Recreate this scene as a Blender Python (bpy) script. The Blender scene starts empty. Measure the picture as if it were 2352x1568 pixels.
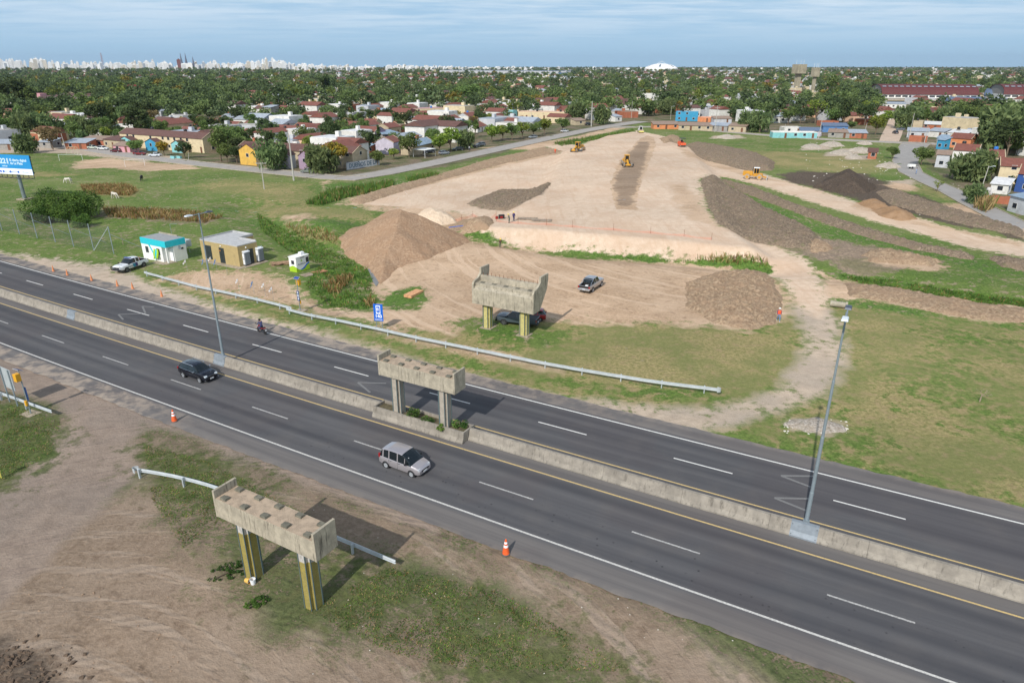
import bpy,math,random
import numpy as np
from mathutils import Vector,Matrix
R=math.radians
PI=math.pi
# -- camera
FPX,PITCH,CAMH=1568.0,math.atan((784-150)/1568.0),29.0
sc=bpy.context.scene
HAZE=3.5e-5
cam=bpy.data.cameras.new("camera");camo=bpy.data.objects.new("camera",cam)
sc.collection.objects.link(camo)
camo.location=(0,0,CAMH);camo.rotation_euler=(PI/2-PITCH,0,0)
cam.sensor_width=36;cam.lens=36*FPX/2352;cam.clip_start=0.5;cam.clip_end=60000
sc.camera=camo
# -- sky and sun
SUN_EL,SUN_AZ=R(39.5),R(25.5+180)
w=bpy.data.worlds.new("World");sc.world=w;w.use_nodes=True
nt=w.node_tree;nt.nodes.clear()
def wn(t,**k):
 n=nt.nodes.new(t)
 for a,b in k.items():setattr(n,a,b)
 return n
wo=wn('ShaderNodeOutputWorld');bg=wn('ShaderNodeBackground');sky=wn('ShaderNodeTexSky')
sky.sky_type='NISHITA';sky.sun_disc=False;sky.sun_elevation=SUN_EL;sky.sun_rotation=SUN_AZ
sky.air_density=1.35;sky.dust_density=0.6;sky.ozone_density=1.6
tc=wn('ShaderNodeTexCoord');sep=wn('ShaderNodeSeparateXYZ');nt.links.new(tc.outputs['Generated'],sep.inputs[0])
def wm(op,a,b=None,c=None):
 n=wn('ShaderNodeMath',operation=op)
 for i,v in enumerate((a,b,c)):
  if v is None:continue
  if isinstance(v,(int,float)):n.inputs[i].default_value=v
  else:nt.links.new(v,n.inputs[i])
 return n.outputs[0]
zz=wm('MAXIMUM',sep.outputs[2],0.012)
cx=wm('DIVIDE',sep.outputs[0],wm('ADD',zz,.03));cy=wm('DIVIDE',sep.outputs[1],wm('ADD',zz,.03))
cmb=wn('ShaderNodeCombineXYZ');nt.links.new(cx,cmb.inputs[0]);nt.links.new(cy,cmb.inputs[1])
n1=wn('ShaderNodeTexNoise');n1.inputs['Scale'].default_value=1.1;n1.inputs['Detail'].default_value=9;n1.inputs['Roughness'].default_value=.62
n2=wn('ShaderNodeTexNoise');n2.inputs['Scale'].default_value=.22;n2.inputs['Detail'].default_value=4
mp=wn('ShaderNodeMapping');mp.inputs['Scale'].default_value=(.55,1.0,1);nt.links.new(cmb.outputs[0],mp.inputs[0])
nt.links.new(mp.outputs[0],n1.inputs[0]);nt.links.new(cmb.outputs[0],n2.inputs[0])
cl=wm('ADD',wm('MULTIPLY',n1.outputs[0],.65),wm('MULTIPLY',n2.outputs[0],.6))
mr=wn('ShaderNodeMapRange',interpolation_type='SMOOTHSTEP');nt.links.new(cl,mr.inputs[0])
mr.inputs[1].default_value=.48;mr.inputs[2].default_value=.74
fz=wn('ShaderNodeMapRange');nt.links.new(sep.outputs[2],fz.inputs[0]);fz.inputs[1].default_value=.02;fz.inputs[2].default_value=.085
cf=wm('MULTIPLY',wm('MULTIPLY',mr.outputs[0],fz.outputs[0]),.8)
mixc=wn('ShaderNodeMix',data_type='RGBA');nt.links.new(cf,mixc.inputs[0])
hs=wn('ShaderNodeHueSaturation');hs.inputs['Saturation'].default_value=.78;hs.inputs['Value'].default_value=1.0
nt.links.new(sky.outputs[0],hs.inputs['Color'])
SKYMUL=(.62,.74,.90,1)
mul=wn('ShaderNodeMix',data_type='RGBA',blend_type='MULTIPLY');mul.inputs[0].default_value=1;mul.inputs[7].default_value=SKYMUL
nt.links.new(hs.outputs[0],mul.inputs[6])
low=wn('ShaderNodeMapRange',interpolation_type='SMOOTHSTEP');nt.links.new(sep.outputs[2],low.inputs[0]);low.inputs[1].default_value=.05;low.inputs[2].default_value=.5;low.inputs[3].default_value=.92;low.inputs[4].default_value=.0
airc=wn('ShaderNodeMix',data_type='RGBA');gz=wn('ShaderNodeMapRange');nt.links.new(sep.outputs[2],gz.inputs[0]);gz.inputs[1].default_value=0;gz.inputs[2].default_value=.09;nt.links.new(gz.outputs[0],airc.inputs[0])
airc.inputs[6].default_value=(3.9,6.1,8.2,1);airc.inputs[7].default_value=(3.7,5.8,8.0,1)
lowm=wn('ShaderNodeMix',data_type='RGBA');nt.links.new(low.outputs[0],lowm.inputs[0]);nt.links.new(mul.outputs[2],lowm.inputs[6]);nt.links.new(airc.outputs[2],lowm.inputs[7])
nt.links.new(lowm.outputs[2],mixc.inputs[6]);mixc.inputs[7].default_value=(7.8,8.7,9.6,1)
nt.links.new(mixc.outputs[2],bg.inputs[0]);bg.inputs[1].default_value=.105
nt.links.new(bg.outputs[0],wo.inputs[0])
sl=bpy.data.lights.new("sun",'SUN');so=bpy.data.objects.new("sun",sl);sc.collection.objects.link(so)
sl.energy=4.0;sl.angle=R(.55);sl.color=(1,.955,.89)
sd=Vector((math.sin(SUN_AZ)*math.cos(SUN_EL),math.cos(SUN_AZ)*math.cos(SUN_EL),math.sin(SUN_EL)))
so.rotation_euler=sd.to_track_quat('Z','Y').to_euler()
sc.view_settings.view_transform='Standard';sc.view_settings.look='None';sc.view_settings.exposure=0.0;sc.view_settings.gamma=1
sc.cycles.max_bounces=5;sc.cycles.transparent_max_bounces=8;sc.cycles.volume_bounces=0;sc.cycles.volume_step_rate=4;sc.cycles.volume_max_steps=64
sc.cycles.diffuse_bounces=3;sc.cycles.glossy_bounces=2
# -- helpers
rnd=random.Random(7)
def G(u,v,z=0.0):
 """a pixel of the 2352 px wide survey of the photo -> the ground point at height z"""
 x=u-1176;y=784-v;c,s=math.cos(PITCH),math.sin(PITCH)
 Y=FPX*c+y*s;Z=-FPX*s+y*c;t=(z-CAMH)/Z
 return(x*t,Y*t)
def HGT(base,v):
 """height of a vertical thing standing at base whose top shows at row v"""
 Y=base[1];k=(784-v)/FPX;c,s=math.cos(PITCH),math.sin(PITCH)
 return(k*Y*c-Y*s)/(c+k*s)+CAMH
def tag(o,label=None,cat=None,group=None,kind=None):
 if label:o['label']=label
 if cat:o['category']=cat
 if group:o['group']=group
 if kind:o['kind']=kind
 return o
def thing(name,label,cat,loc=(0,0,0),rz=0,group=None):
 o=bpy.data.objects.new(name,None);sc.collection.objects.link(o)
 o.location=loc;o.rotation_euler=(0,0,rz);o.empty_display_size=.3
 return tag(o,label,cat,group)
def copy_tree(o,parent=None):
 c=o.copy();sc.collection.objects.link(c);c.parent=parent
 for ch in o.children:copy_tree(ch,c)
 return c
class MB:
 """collects shapes into one mesh"""
 def __init__(s):s.v=[];s.f=[];s.m=[];s.cur=0;s.T=None
 def add(s,vs,fs,m=None):
  b=len(s.v)
  if s.T is not None:vs=[tuple(s.T@Vector(p))for p in vs]
  s.v+=[tuple(p)for p in vs];s.f+=[tuple(i+b for i in f)for f in fs]
  s.m+=[s.cur if m is None else m]*len(fs);return s
 def box(s,x0,x1,y0,y1,z0,z1,m=None,top=None):
  t=top or(0,0);tx,ty=t
  vs=[(x0,y0,z0),(x1,y0,z0),(x1,y1,z0),(x0,y1,z0),(x0+tx,y0+ty,z1),(x1-tx,y0+ty,z1),(x1-tx,y1-ty,z1),(x0+tx,y1-ty,z1)]
  return s.add(vs,[(0,3,2,1),(4,5,6,7),(0,1,5,4),(1,2,6,5),(2,3,7,6),(3,0,4,7)],m)
 def tube(s,p,q,r0,r1=None,n=8,m=None,cap=True):
  r1=r0 if r1 is None else r1;p=Vector(p);q=Vector(q);d=(q-p).normalized()
  a=d.orthogonal().normalized();b=d.cross(a);vs=[]
  for c,r in((p,r0),(q,r1)):
   for i in range(n):
    t=2*PI*i/n;vs.append(c+a*math.cos(t)*r+b*math.sin(t)*r)
  fs=[(i,(i+1)%n,n+(i+1)%n,n+i)for i in range(n)]
  if cap:fs+=[tuple(range(n-1,-1,-1)),tuple(range(n,2*n))]
  return s.add(vs,fs,m)
 def path(s,pts,r,n=6,m=None):
  for i in range(len(pts)-1):s.tube(pts[i],pts[i+1],r if not isinstance(r,(list,tuple))else r[i],None if not isinstance(r,(list,tuple))else r[i+1],n,m)
  return s
 def lathe(s,prof,c=(0,0,0),n=12,m=None):
  vs=[];k=len(prof)
  for r,z in prof:
   for i in range(n):
    t=2*PI*i/n;vs.append((c[0]+r*math.cos(t),c[1]+r*math.sin(t),c[2]+z))
  fs=[(j*n+i,j*n+(i+1)%n,(j+1)*n+(i+1)%n,(j+1)*n+i)for j in range(k-1)for i in range(n)]
  fs+=[tuple(range(n-1,-1,-1)),tuple(range((k-1)*n,k*n))]
  return s.add(vs,fs,m)
 def prism(s,poly,z0,z1,m=None):
  n=len(poly);vs=[(x,y,z0)for x,y in poly]+[(x,y,z1)for x,y in poly]
  return s.add(vs,[tuple(range(n-1,-1,-1)),tuple(range(n,2*n))]+[(i,(i+1)%n,n+(i+1)%n,n+i)for i in range(n)],m)
 def prismy(s,poly,y0,y1,m=None):
  """profile in x,z extruded along y"""
  n=len(poly);vs=[(x,y0,z)for x,z in poly]+[(x,y1,z)for x,z in poly]
  return s.add(vs,[tuple(range(n)),tuple(range(2*n-1,n-1,-1))]+[((i+1)%n,i,n+i,n+(i+1)%n)for i in range(n)],m)
 def build(s,name,mats,parent=None,smooth=False,bevel=0,label=None):
  me=bpy.data.meshes.new(name);me.from_pydata(s.v,[],s.f)
  for m_ in(mats if isinstance(mats,(list,tuple))else[mats]):me.materials.append(m_)
  if any(s.m):me.polygons.foreach_set('material_index',s.m)
  me.validate();me.update()
  if smooth:me.shade_smooth()if smooth is True else me.shade_smooth()
  o=bpy.data.objects.new(name,me);sc.collection.objects.link(o);o.parent=parent
  if smooth=='auto':
   me.set_sharp_from_angle(angle=R(38))
  if bevel:
   b=o.modifiers.new('bevel','BEVEL');b.width=bevel;b.segments=2;b.limit_method='ANGLE';b.angle_limit=R(40)
  if label:o['label']=label
  return o
# ---- materials
M={}
def newmat(name):
 m=bpy.data.materials.new(name);m.use_nodes=True;M[name]=m
 return m,m.node_tree,m.node_tree.nodes['Principled BSDF']
class NT:
 """terse node graph helper"""
 def __init__(s,t):s.t=t
 def n(s,ty,ins=None,**k):
  o=s.t.nodes.new(ty)
  for a,b in k.items():setattr(o,a,b)
  for a,b in(ins or{}).items():
   if isinstance(b,bpy.types.NodeSocket):s.t.links.new(b,o.inputs[a])
   else:o.inputs[a].default_value=b
  return o
 def m(s,op,a,b=0.0,c=0.0,clamp=False):
  return s.n('ShaderNodeMath',{0:a,1:b,2:c},operation=op,use_clamp=clamp).outputs[0]
 def noise(s,vec,scale,detail=4,rough=.55,dist=0):
  return s.n('ShaderNodeTexNoise',{'Vector':vec,'Scale':scale,'Detail':detail,'Roughness':rough,'Distortion':dist}).outputs[0]
 def ss(s,v,a,b,o0=0.0,o1=1.0):
  return s.n('ShaderNodeMapRange',{0:v,1:a,2:b,3:o0,4:o1},interpolation_type='SMOOTHSTEP').outputs[0]
 def mix(s,f,a,b,bt='MIX'):
  return s.n('ShaderNodeMix',{0:f,6:a,7:b},data_type='RGBA',blend_type=bt).outputs[2]
 def bump(s,h,d=.05,st=1.0,nrm=None):
  o=s.n('ShaderNodeBump',{'Height':h,'Distance':d,'Strength':st})
  if nrm is not None:s.t.links.new(nrm,o.inputs['Normal'])
  return o.outputs[0]
def c4(r,g=None,b=None):
 if g is None:r,g,b=r
 return(r,g,b,1)
def srgb(r,g,b):
 f=lambda c:((c/255+.055)/1.055)**2.4 if c>10 else c/255/12.92
 return(f(r),f(g),f(b))
def simple(name,col,rough=.6,metal=0.0,var=0.0,scale=3.0,coat=0.0,bump=0.0,emit=0,spec=.5,dirt=0.0):
 m,t,p=newmat(name);p.inputs['Roughness'].default_value=rough;p.inputs['Metallic'].default_value=metal
 p.inputs['Base Color'].default_value=c4(col);p.inputs['Coat Weight'].default_value=coat;p.inputs['Specular IOR Level'].default_value=spec
 if coat:p.inputs['Coat Roughness'].default_value=.08
 if var or bump or dirt:
  g=NT(t);co=g.n('ShaderNodeTexCoord').outputs['Object']
  nz=g.noise(co,scale,6,.6)
  f=g.ss(nz,.3,.7)
  c=g.mix(f,c4([max(0,x*(1-var))for x in col]),c4([min(1,x*(1+var))for x in col]))
  if dirt:
   d=g.ss(g.noise(co,scale*.7,8,.7),.52,.68)
   c=g.mix(g.m('MULTIPLY',d,dirt),c,c4(.12,.10,.08))
  t.links.new(c,p.inputs['Base Color'])
  if bump:t.links.new(g.bump(nz,bump),p.inputs['Normal'])
 return m
# -- numpy noise
def _hash(ix,iy,seed):
 h=(ix.astype(np.int64)*374761393+iy.astype(np.int64)*668265263+seed*69069)&0xffffffff
 h=((h^(h>>13))*1274126177)&0xffffffff
 return((h^(h>>16))&0xffff)/65535.0
def vnoise(x,y,seed=0):
 ix=np.floor(x);iy=np.floor(y);fx=x-ix;fy=y-iy;u=fx**3*(fx*(fx*6-15)+10);v=fy**3*(fy*(fy*6-15)+10)
 def gd(jx,jy,dx,dy):a=_hash(jx,jy,seed)*6.2832;return np.cos(a)*dx+np.sin(a)*dy
 a=gd(ix,iy,fx,fy);b=gd(ix+1,iy,fx-1,fy);c=gd(ix,iy+1,fx,fy-1);d=gd(ix+1,iy+1,fx-1,fy-1)
 return .5+.75*((a*(1-u)+b*u)*(1-v)+(c*(1-u)+d*u)*v)
def fbm(x,y,sc_,oct=4,seed=0,gain=.5):
 x=x/sc_;y=y/sc_;s=0;a=1;t=0
 for i in range(oct):
  x,y=.8*x-.6*y,.6*x+.8*y
  s=s+a*vnoise(x+i*17.3,y-i*9.1,seed+i);t+=a;a*=gain;x=x*2.03;y=y*2.03
 return s/t*2-1
def sstep(a,b,x):
 t=np.clip((x-a)/(b-a),0,1);return t*t*(3-2*t)
def sdf(poly,X,Y,pad=14.0):
 """signed distance, positive inside, -pad far away"""
 P_=np.array(poly,float);out=np.full(X.shape,-float(pad))
 x0,y0=P_.min(0)-pad;x1,y1=P_.max(0)+pad
 k=(X>x0)&(X<x1)&(Y>y0)&(Y<y1)
 if not k.any():return out
 x=X[k];y=Y[k];d2=np.full(x.shape,1e9);ins=np.zeros(x.shape,bool)
 for i in range(len(P_)):
  ax,ay=P_[i];bx,by=P_[(i+1)%len(P_)]
  ex,ey=bx-ax,by-ay;L=ex*ex+ey*ey+1e-9
  t=np.clip(((x-ax)*ex+(y-ay)*ey)/L,0,1)
  d2=np.minimum(d2,(x-ax-t*ex)**2+(y-ay-t*ey)**2)
  if ay!=by:ins^=((ay>y)!=(by>y))&(x<(bx-ax)*(y-ay)/(by-ay)+ax)
 d=np.sqrt(d2);out[k]=np.maximum(np.where(ins,d,-d),-pad);return out
def pdist(pts,X,Y):
 d2=np.full(X.shape,1e9)
 for(ax,ay),(bx,by)in zip(pts[:-1],pts[1:]):
  ex,ey=bx-ax,by-ay;L=ex*ex+ey*ey+1e-9
  t=np.clip(((X-ax)*ex+(Y-ay)*ey)/L,0,1)
  d2=np.minimum(d2,(X-ax-t*ex)**2+(Y-ay-t*ey)**2)
 return np.sqrt(d2)
# -- the road frame: s along the motorway, n across it (away from the camera)
RA=R(-29.75);RD=(math.cos(RA),math.sin(RA));RN=(-RD[1],RD[0])
def sn(x,y):return(x*RD[0]+y*RD[1],x*RN[0]+y*RN[1])
_L={'fw':[(0,600.6),(333,689),(624,766),(867,829.5),(1176,909),(1764,1058),(2352,1203)],'nw':[(0,786),(588,1003),(831.6,1091),(1047.4,1169.4),(1635.4,1375),(1764,1416.5),(2206,1568)],'ny':[(0,696),(588,883.4),(1158.7,1062.3),(1635.4,1204),(1764,1243),(2352,1416.5)],'fy':[(105,689),(588,831.3),(1176,1003.8),(1379.6,1062.3),(1764,1168.7),(2352,1330.6)]}
_A=[];_B=[]
for i,k in enumerate(_L):
 for q in _L[k]:
  s_,n_=sn(*G(*q));_A.append([float(i==j)for j in range(4)]+[s_,s_*s_]);_B.append(n_)
_c=np.linalg.lstsq(np.array(_A),np.array(_B),rcond=None)[0]
N_FW,N_NW,N_NY,N_FY=_c[:4];RB,RC=_c[4:]
def road(s,n):
 """s along, n = offset -> world; n in the units of N_FW etc."""
 m_=n+RB*s+RC*s*s
 return(s*RD[0]+m_*RN[0],s*RD[1]+m_*RN[1])
def road_n(X,Y):
 s=X*RD[0]+Y*RD[1];return X*RN[0]+Y*RN[1]-RB*s-RC*s*s
SH_N,SH_F=N_NW-2.35,N_FW+2.3
# -- heights
PLAT=[G(u,v,1.8)for u,v in[(1085,512),(1130,520),(1250,525),(1400,537),(1560,550),(1660,562),(1715,566),(1650,520),(1612,440),(1625,405),(1570,335),(1455,303),(1400,312),(1310,345),(1270,425),(1200,478),(1150,497)]]
D1=[G(u,v,-.5)for u,v in[(1075,530),(1100,540),(1150,556),(1300,582),(1450,592),(1600,604),(1680,612),(1775,622)]]
D2=[G(u,v,-.5)for u,v in[(560,470),(610,520),(680,548),(760,580),(820,610),(860,650),(845,690),(780,700)]]
D3=[G(u,v,-.5)for u,v in[(1925,640),(2060,655),(2200,678),(2352,700),(2500,720)]]
HUM=[G(u,v,1)for u,v in[(640,498),(700,492),(780,500),(830,512),(800,545),(740,545),(660,525)]]
def HT(X,Y):
 X=np.asarray(X,float);Y=np.asarray(Y,float)
 r=road_n(X,Y);off=np.maximum(SH_N-.4-r,r-SH_F-.4)
 f=sstep(0,3,off)*sstep(0,12,np.minimum(np.minimum(X+255,275-X),np.minimum(395-Y,600+Y)))
 pl=sdf(PLAT,X,Y,30);h=1.8*sstep(-5.2,-.2,pl)
 for d_,w_,dep in((D1,4.0,-1.1),(D2,5.0,-1.0),(D3,3.5,-.8)):
  h=h+dep*np.exp(-(pdist(d_,X,Y)/w_)**2)*(1-sstep(-2.5,-.2,pl))
 h=h+1.5*sstep(-2,6,sdf(HUM,X,Y))+(.10*fbm(X,Y,14,3,5)+.03*fbm(X,Y,2.5,2,9))*(1-.7*sstep(-1,1,pl))
 return h*f-.06*(1-sstep(-.2,1.2,off))
def HZ(x,y):return float(HT(np.array([x]),np.array([y]))[0])
def P(u,v):
 """pixel -> point on the terrain"""
 z=0.0
 for _ in range(4):
  x,y=G(u,v,z);z=.5*z+.5*HZ(x,y)if _ else HZ(x,y)
 x,y=G(u,v,z);return(x,y)
def P3(u,v,dz=0.0):
 x,y=P(u,v);return(x,y,HZ(x,y)+dz)
# -- what grows or lies where: painted zones
GRASS,LUSH,DRY,PATCHY,CLAY,SOIL,GREY,CLOD,DARK=range(9)
Z=[]
def zone(kind,feather,pts,w=1.0):Z.append((kind,feather,[P(u,v)for u,v in pts],w))
zone(PATCHY,3,[(-900,352),(215,352),(700,410),(1000,388),(1240,330),(1480,282),(2060,326),(2100,350),(2170,420),(2352,500),(3200,700),(3200,151),(-900,151)])
zone(GREY,3,[(-300,352),(150,352),(330,372),(400,360),(150,330),(-300,330)])
zone(SOIL,2.5,[(175,372),(240,362),(330,372),(440,378),(455,388),(330,392),(230,386),(180,388)])
zone(DRY,3,[(180,425),(290,422),(330,438),(300,452),(190,448)])
zone(DRY,4,[(-100,400),(100,395),(180,402),(90,408),(-100,420)])
zone(DRY,4,[(530,415),(700,425),(720,470),(640,470),(560,445),(420,430)],.7)
zone(CLOD,3,[(230,475),(420,485),(520,500),(470,512),(250,500)],.8)
zone(SOIL,1.5,[(735,418),(760,412),(765,430),(800,445),(795,462),(760,460),(742,440)])
zone(DRY,4,[(560,480),(700,470),(860,490),(870,512),(700,500),(600,500)])
zone(LUSH,2.5,[(740,420),(860,412),(960,402),(1100,382),(1220,345),(1240,352),(1100,392),(960,425),(860,460),(780,468),(735,455)])
zone(LUSH,3,[(1240,322),(1450,296),(1465,302),(1380,322),(1290,335)])
zone(SOIL,2,[(1100,340),(1250,325),(1330,312),(1420,290),(1440,294),(1340,318),(1260,336),(1220,345)],.8)
zone(DRY,5,[(1690,335),(1850,330),(2000,350),(2040,390),(1990,400),(1870,395),(1760,380)],.8)
zone(GRASS,3,[(1560,305),(1750,310),(2060,330),(2060,360),(1900,352),(1700,345)])
for a,b,c,d in((1850,1900,334,344),(1900,1960,350,358),(1930,2005,342,353),(1950,2000,358,366),(2040,2100,415,424),(1640,1700,312,318),(2020,2050,376,384)):
 zone(GREY,2,[(a,c),(b,c-2),(b+12,d),(a-8,d+1)])
zone(DARK,3,[(1790,400),(1850,392),(1990,400),(2060,430),(2150,462),(2250,490),(2352,520),(2600,580),(2600,620),(2352,552),(2200,518),(2060,480),(1900,440),(1800,412)])
zone(SOIL,2,[(2140,470),(2200,465),(2260,480),(2352,520),(2500,560),(2352,548),(2230,505),(2150,480)])
zone(SOIL,2,[(2030,425),(2060,420),(2100,425),(2120,438),(2080,442)],.8)
zone(DRY,3,[(2100,420),(2160,430),(2240,455),(2200,462),(2120,445)],.6)
zone(LUSH,2,[(1605,405),(1760,465),(1900,515),(2100,562),(2250,595),(2352,620),(2600,670),(2600,700),(2352,655),(2200,615),(2150,592),(1990,562),(1890,542),(1790,505),(1700,490)])
zone(CLOD,2,[(1605,410),(1650,408),(1700,455),(1760,500),(1850,520),(1880,545),(1990,565),(2100,580),(2165,600),(2090,612),(2020,640),(1920,638),(1895,612),(1840,585),(1760,555),(1690,540),(1640,510)])
zone(GRASS,3,[(2160,600),(2352,640),(2600,690),(2600,740),(2352,700),(2100,660),(2010,640),(2080,612)])
zone(SOIL,2,[(1985,598),(2060,592),(2170,612),(2140,620),(2060,612)],.9)
zone(LUSH,1.5,[(1930,630),(2060,643),(2200,668),(2352,688),(2600,720),(2600,745),(2352,708),(2150,682),(2000,655),(1935,645)])
zone(SOIL,1.5,[(1885,628),(1935,645),(2060,660),(2200,686),(2352,706),(2600,750),(2600,790),(2352,742),(2240,738),(2120,716),(2060,700),(2000,692),(1910,690),(1890,650)])
zone(DRY,5,[(1880,700),(1990,700),(2070,712),(2240,745),(2352,750),(2700,800),(2700,1300),(2352,1155),(2050,1085),(1760,1012),(1650,985),(1890,900),(1940,800)])
zone(LUSH,2,[(1908,688),(2000,692),(2070,704),(2240,740),(2352,745),(2352,755),(2200,742),(2060,718),(1910,702)])
zone(GRASS,5,[(1690,985),(1760,960),(1830,955),(1900,975),(2020,1010),(2000,1040),(1900,1030),(1760,1005)],.8)
zone(GRASS,6,[(2060,860),(2170,830),(2300,900),(2352,960),(2352,1010),(2230,950)],.6)
zone(GRASS,6,[(2130,740),(2352,790),(2352,830),(2180,790)],.5)
zone(GREY,1.5,[(1800,968),(1850,958),(1940,968),(1950,992),(1890,1000),(1820,985)],.7)
zone(DRY,2.5,[(330,640),(700,700),(870,770),(1085,742),(1250,732),(1500,740),(1760,760),(1850,690),(1860,830),(1790,890),(1650,930),(1450,940),(1100,870),(870,800),(600,730)])
zone(SOIL,2.5,[(855,600),(960,560),(1080,548),(1180,568),(1300,590),(1500,600),(1680,615),(1790,640),(1830,690),(1790,740),(1700,758),(1500,748),(1350,742),(1250,738),(1090,742),(1050,770),(900,760),(720,712),(690,690),(760,708),(850,712),(870,690),(850,655)])
zone(SOIL,2,[(350,645),(420,620),(560,622),(660,640),(700,690),(690,700),(520,690)],.75)
zone(SOIL,2,[(870,745),(1080,800),(1300,850),(1290,858),(1060,812),(860,760)],.6)
zone(GRASS,2,[(340,648),(500,692),(700,740),(900,795),(1100,850),(1400,905),(1650,915),(1650,903),(1400,892),(1100,838),(900,780),(700,722),(500,680)],.8)
zone(GRASS,2.5,[(1050,740),(1110,732),(1200,738),(1310,762),(1330,782),(1260,800),(1130,782),(1070,768)])
zone(LUSH,1.2,[(1075,742),(1120,738),(1190,752),(1240,770),(1200,785),(1110,770)],.7)
zone(LUSH,1.5,[(860,700),(900,672),(960,662),(985,680),(960,708),(900,718)])
zone(GREY,2.5,[(-300,520),(0,580),(150,598),(250,612),(300,628),(345,648),(500,698),(700,752),(900,806),(1100,868),(1300,912),(1450,930),(1600,938),(1700,926),(1790,890),(1835,830),(1838,760),(1822,700),(1908,700),(1940,760),(1938,840),(1900,910),(1790,952),(1680,988),(1483,990),(1176,900),(600,780),(0,620),(-300,540)])
zone(LUSH,2,[(590,490),(650,525),(720,550),(790,590),(840,610),(862,640),(850,655),(868,690),(850,712),(760,706),(700,660),(735,610),(660,575),(600,530),(560,500)])
zone(SOIL,2,[(640,500),(700,490),(730,500),(720,512),(660,510)],.6)
zone(LUSH,2,[(690,510),(760,502),(822,512),(800,530),(730,528)],.8)
zone(DRY,2,[(650,520),(720,530),(790,545),(780,565),(700,550)],.8)
zone(LUSH,2,[(700,640),(740,620),(800,635),(760,700),(705,668)])
zone(SOIL,3,[(770,470),(850,440),(1000,412),(1150,372),(1285,345),(1300,355),(1050,480),(1140,500),(1085,540),(1010,520),(940,500),(860,480)],.8)
zone(CLAY,2,[(835,468),(900,446),(1000,422),(1150,383),(1290,352),(1250,335),(1300,330),(1330,334),(1400,308),(1462,300),(1540,316),(1600,352),(1700,385),(1800,414),(1950,458),(2100,500),(2200,528),(2352,556),(2600,610),(2600,650),(2352,592),(2200,562),(2000,506),(1850,460),(1740,424),(1660,406),(1610,410),(1622,480),(1650,518),(1750,553),(1845,590),(1888,640),(1905,700),(1880,730),(1830,702),(1790,645),(1740,612),(1690,590),(1500,592),(1300,576),(1120,553),(1085,532),(1140,503),(1050,488),(960,478),(880,472)])
zone(CLOD,1.5,[(1070,468),(1140,440),(1268,420),(1245,445),(1195,475),(1120,480)])
zone(SOIL,.8,[(1402,420),(1418,378),(1440,350),(1470,318),(1500,318),(1506,335),(1500,352),(1482,395),(1466,440),(1462,482),(1418,480),(1408,455)])
zone(DARK,1.2,[(1410,425),(1424,385),(1445,352),(1470,326),(1492,326),(1476,385),(1458,440),(1452,474),(1422,474)],.03)
zone(SOIL,2,[(1540,425),(1580,425),(1620,480),(1640,515),(1580,505),(1555,470)],.45)
zone(SOIL,2,[(1560,340),(1640,372),(1740,400),(1800,418),(1740,412),(1650,385),(1580,362)],.55)
zone(SOIL,2,[(1950,462),(2100,505),(2352,560),(2352,570),(2150,525),(1960,475)],.6)
zone(LUSH,1.0,[(1070,530),(1100,533),(1160,553),(1130,555),(1085,545)])
zone(LUSH,1.0,[(1290,577),(1400,588),(1500,592),(1600,592),(1700,590),(1775,612),(1780,628),(1700,618),(1560,604),(1400,592)])
zone(GRASS,1.5,[(1870,600),(1900,600),(1905,622),(1880,618)])
zone(PATCHY,2,[(-900,560),(0,720),(588,930),(1047,1080),(1635,1270),(2352,1500),(3200,1900),(-900,2200)])
zone(SOIL,4,[(560,1090),(760,1160),(960,1225),(1180,1300),(1400,1385),(1560,1445),(1750,1568),(1900,1750),(1500,1750),(1350,1500),(1180,1370),(1000,1300),(930,1290),(820,1235),(640,1150)])
zone(SOIL,4,[(-900,1500),(0,1340),(130,1240),(330,1080),(380,1180),(400,1290),(540,1345),(650,1440),(780,1470),(900,1530),(1050,1700),(-900,2200)])
zone(GREY,2,[(-500,720),(0,788),(110,822),(260,890),(420,950),(640,1035),(830,1110),(1040,1190),(1000,1225),(800,1150),(600,1075),(430,1010),(330,975),(310,1030),(330,1085),(230,1180),(130,1270),(60,1340),(0,1390),(-500,1700),(-500,1500),(0,1130),(75,1070),(130,1015),(148,965),(120,935),(60,905),(0,892),(-400,800)])
zone(LUSH,2.5,[(-300,900),(0,925),(60,945),(20,960),(-300,950)],.6)
zone(LUSH,2.5,[(-300,1040),(0,1030),(60,1000),(90,1040),(40,1080),(0,1100),(-300,1200)],.9)
zone(DARK,2.5,[(-200,1500),(0,1460),(50,1480),(120,1530),(160,1580),(100,1800),(-300,1800)],.8)
for q in([(330,1020),(430,1040),(600,1110),(560,1150),(420,1150),(350,1110)],[(560,1260),(640,1290),(700,1400),(620,1400),(560,1340)],[(730,1300),(900,1290),(1050,1350),(1180,1400),(1150,1450),(980,1430),(800,1480),(720,1420)],[(1080,1470),(1300,1470),(1450,1568),(1200,1640)],[(0,930),(130,965),(140,1010),(60,1060),(0,1120),(-200,1100),(-200,950)]):zone(GRASS,4,q,.5)
AMP={CLOD:.16,DARK:.12,SOIL:.035,GRASS:.03,LUSH:.05,PATCHY:.03,DRY:.02,GREY:.008,CLAY:.004}
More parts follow.
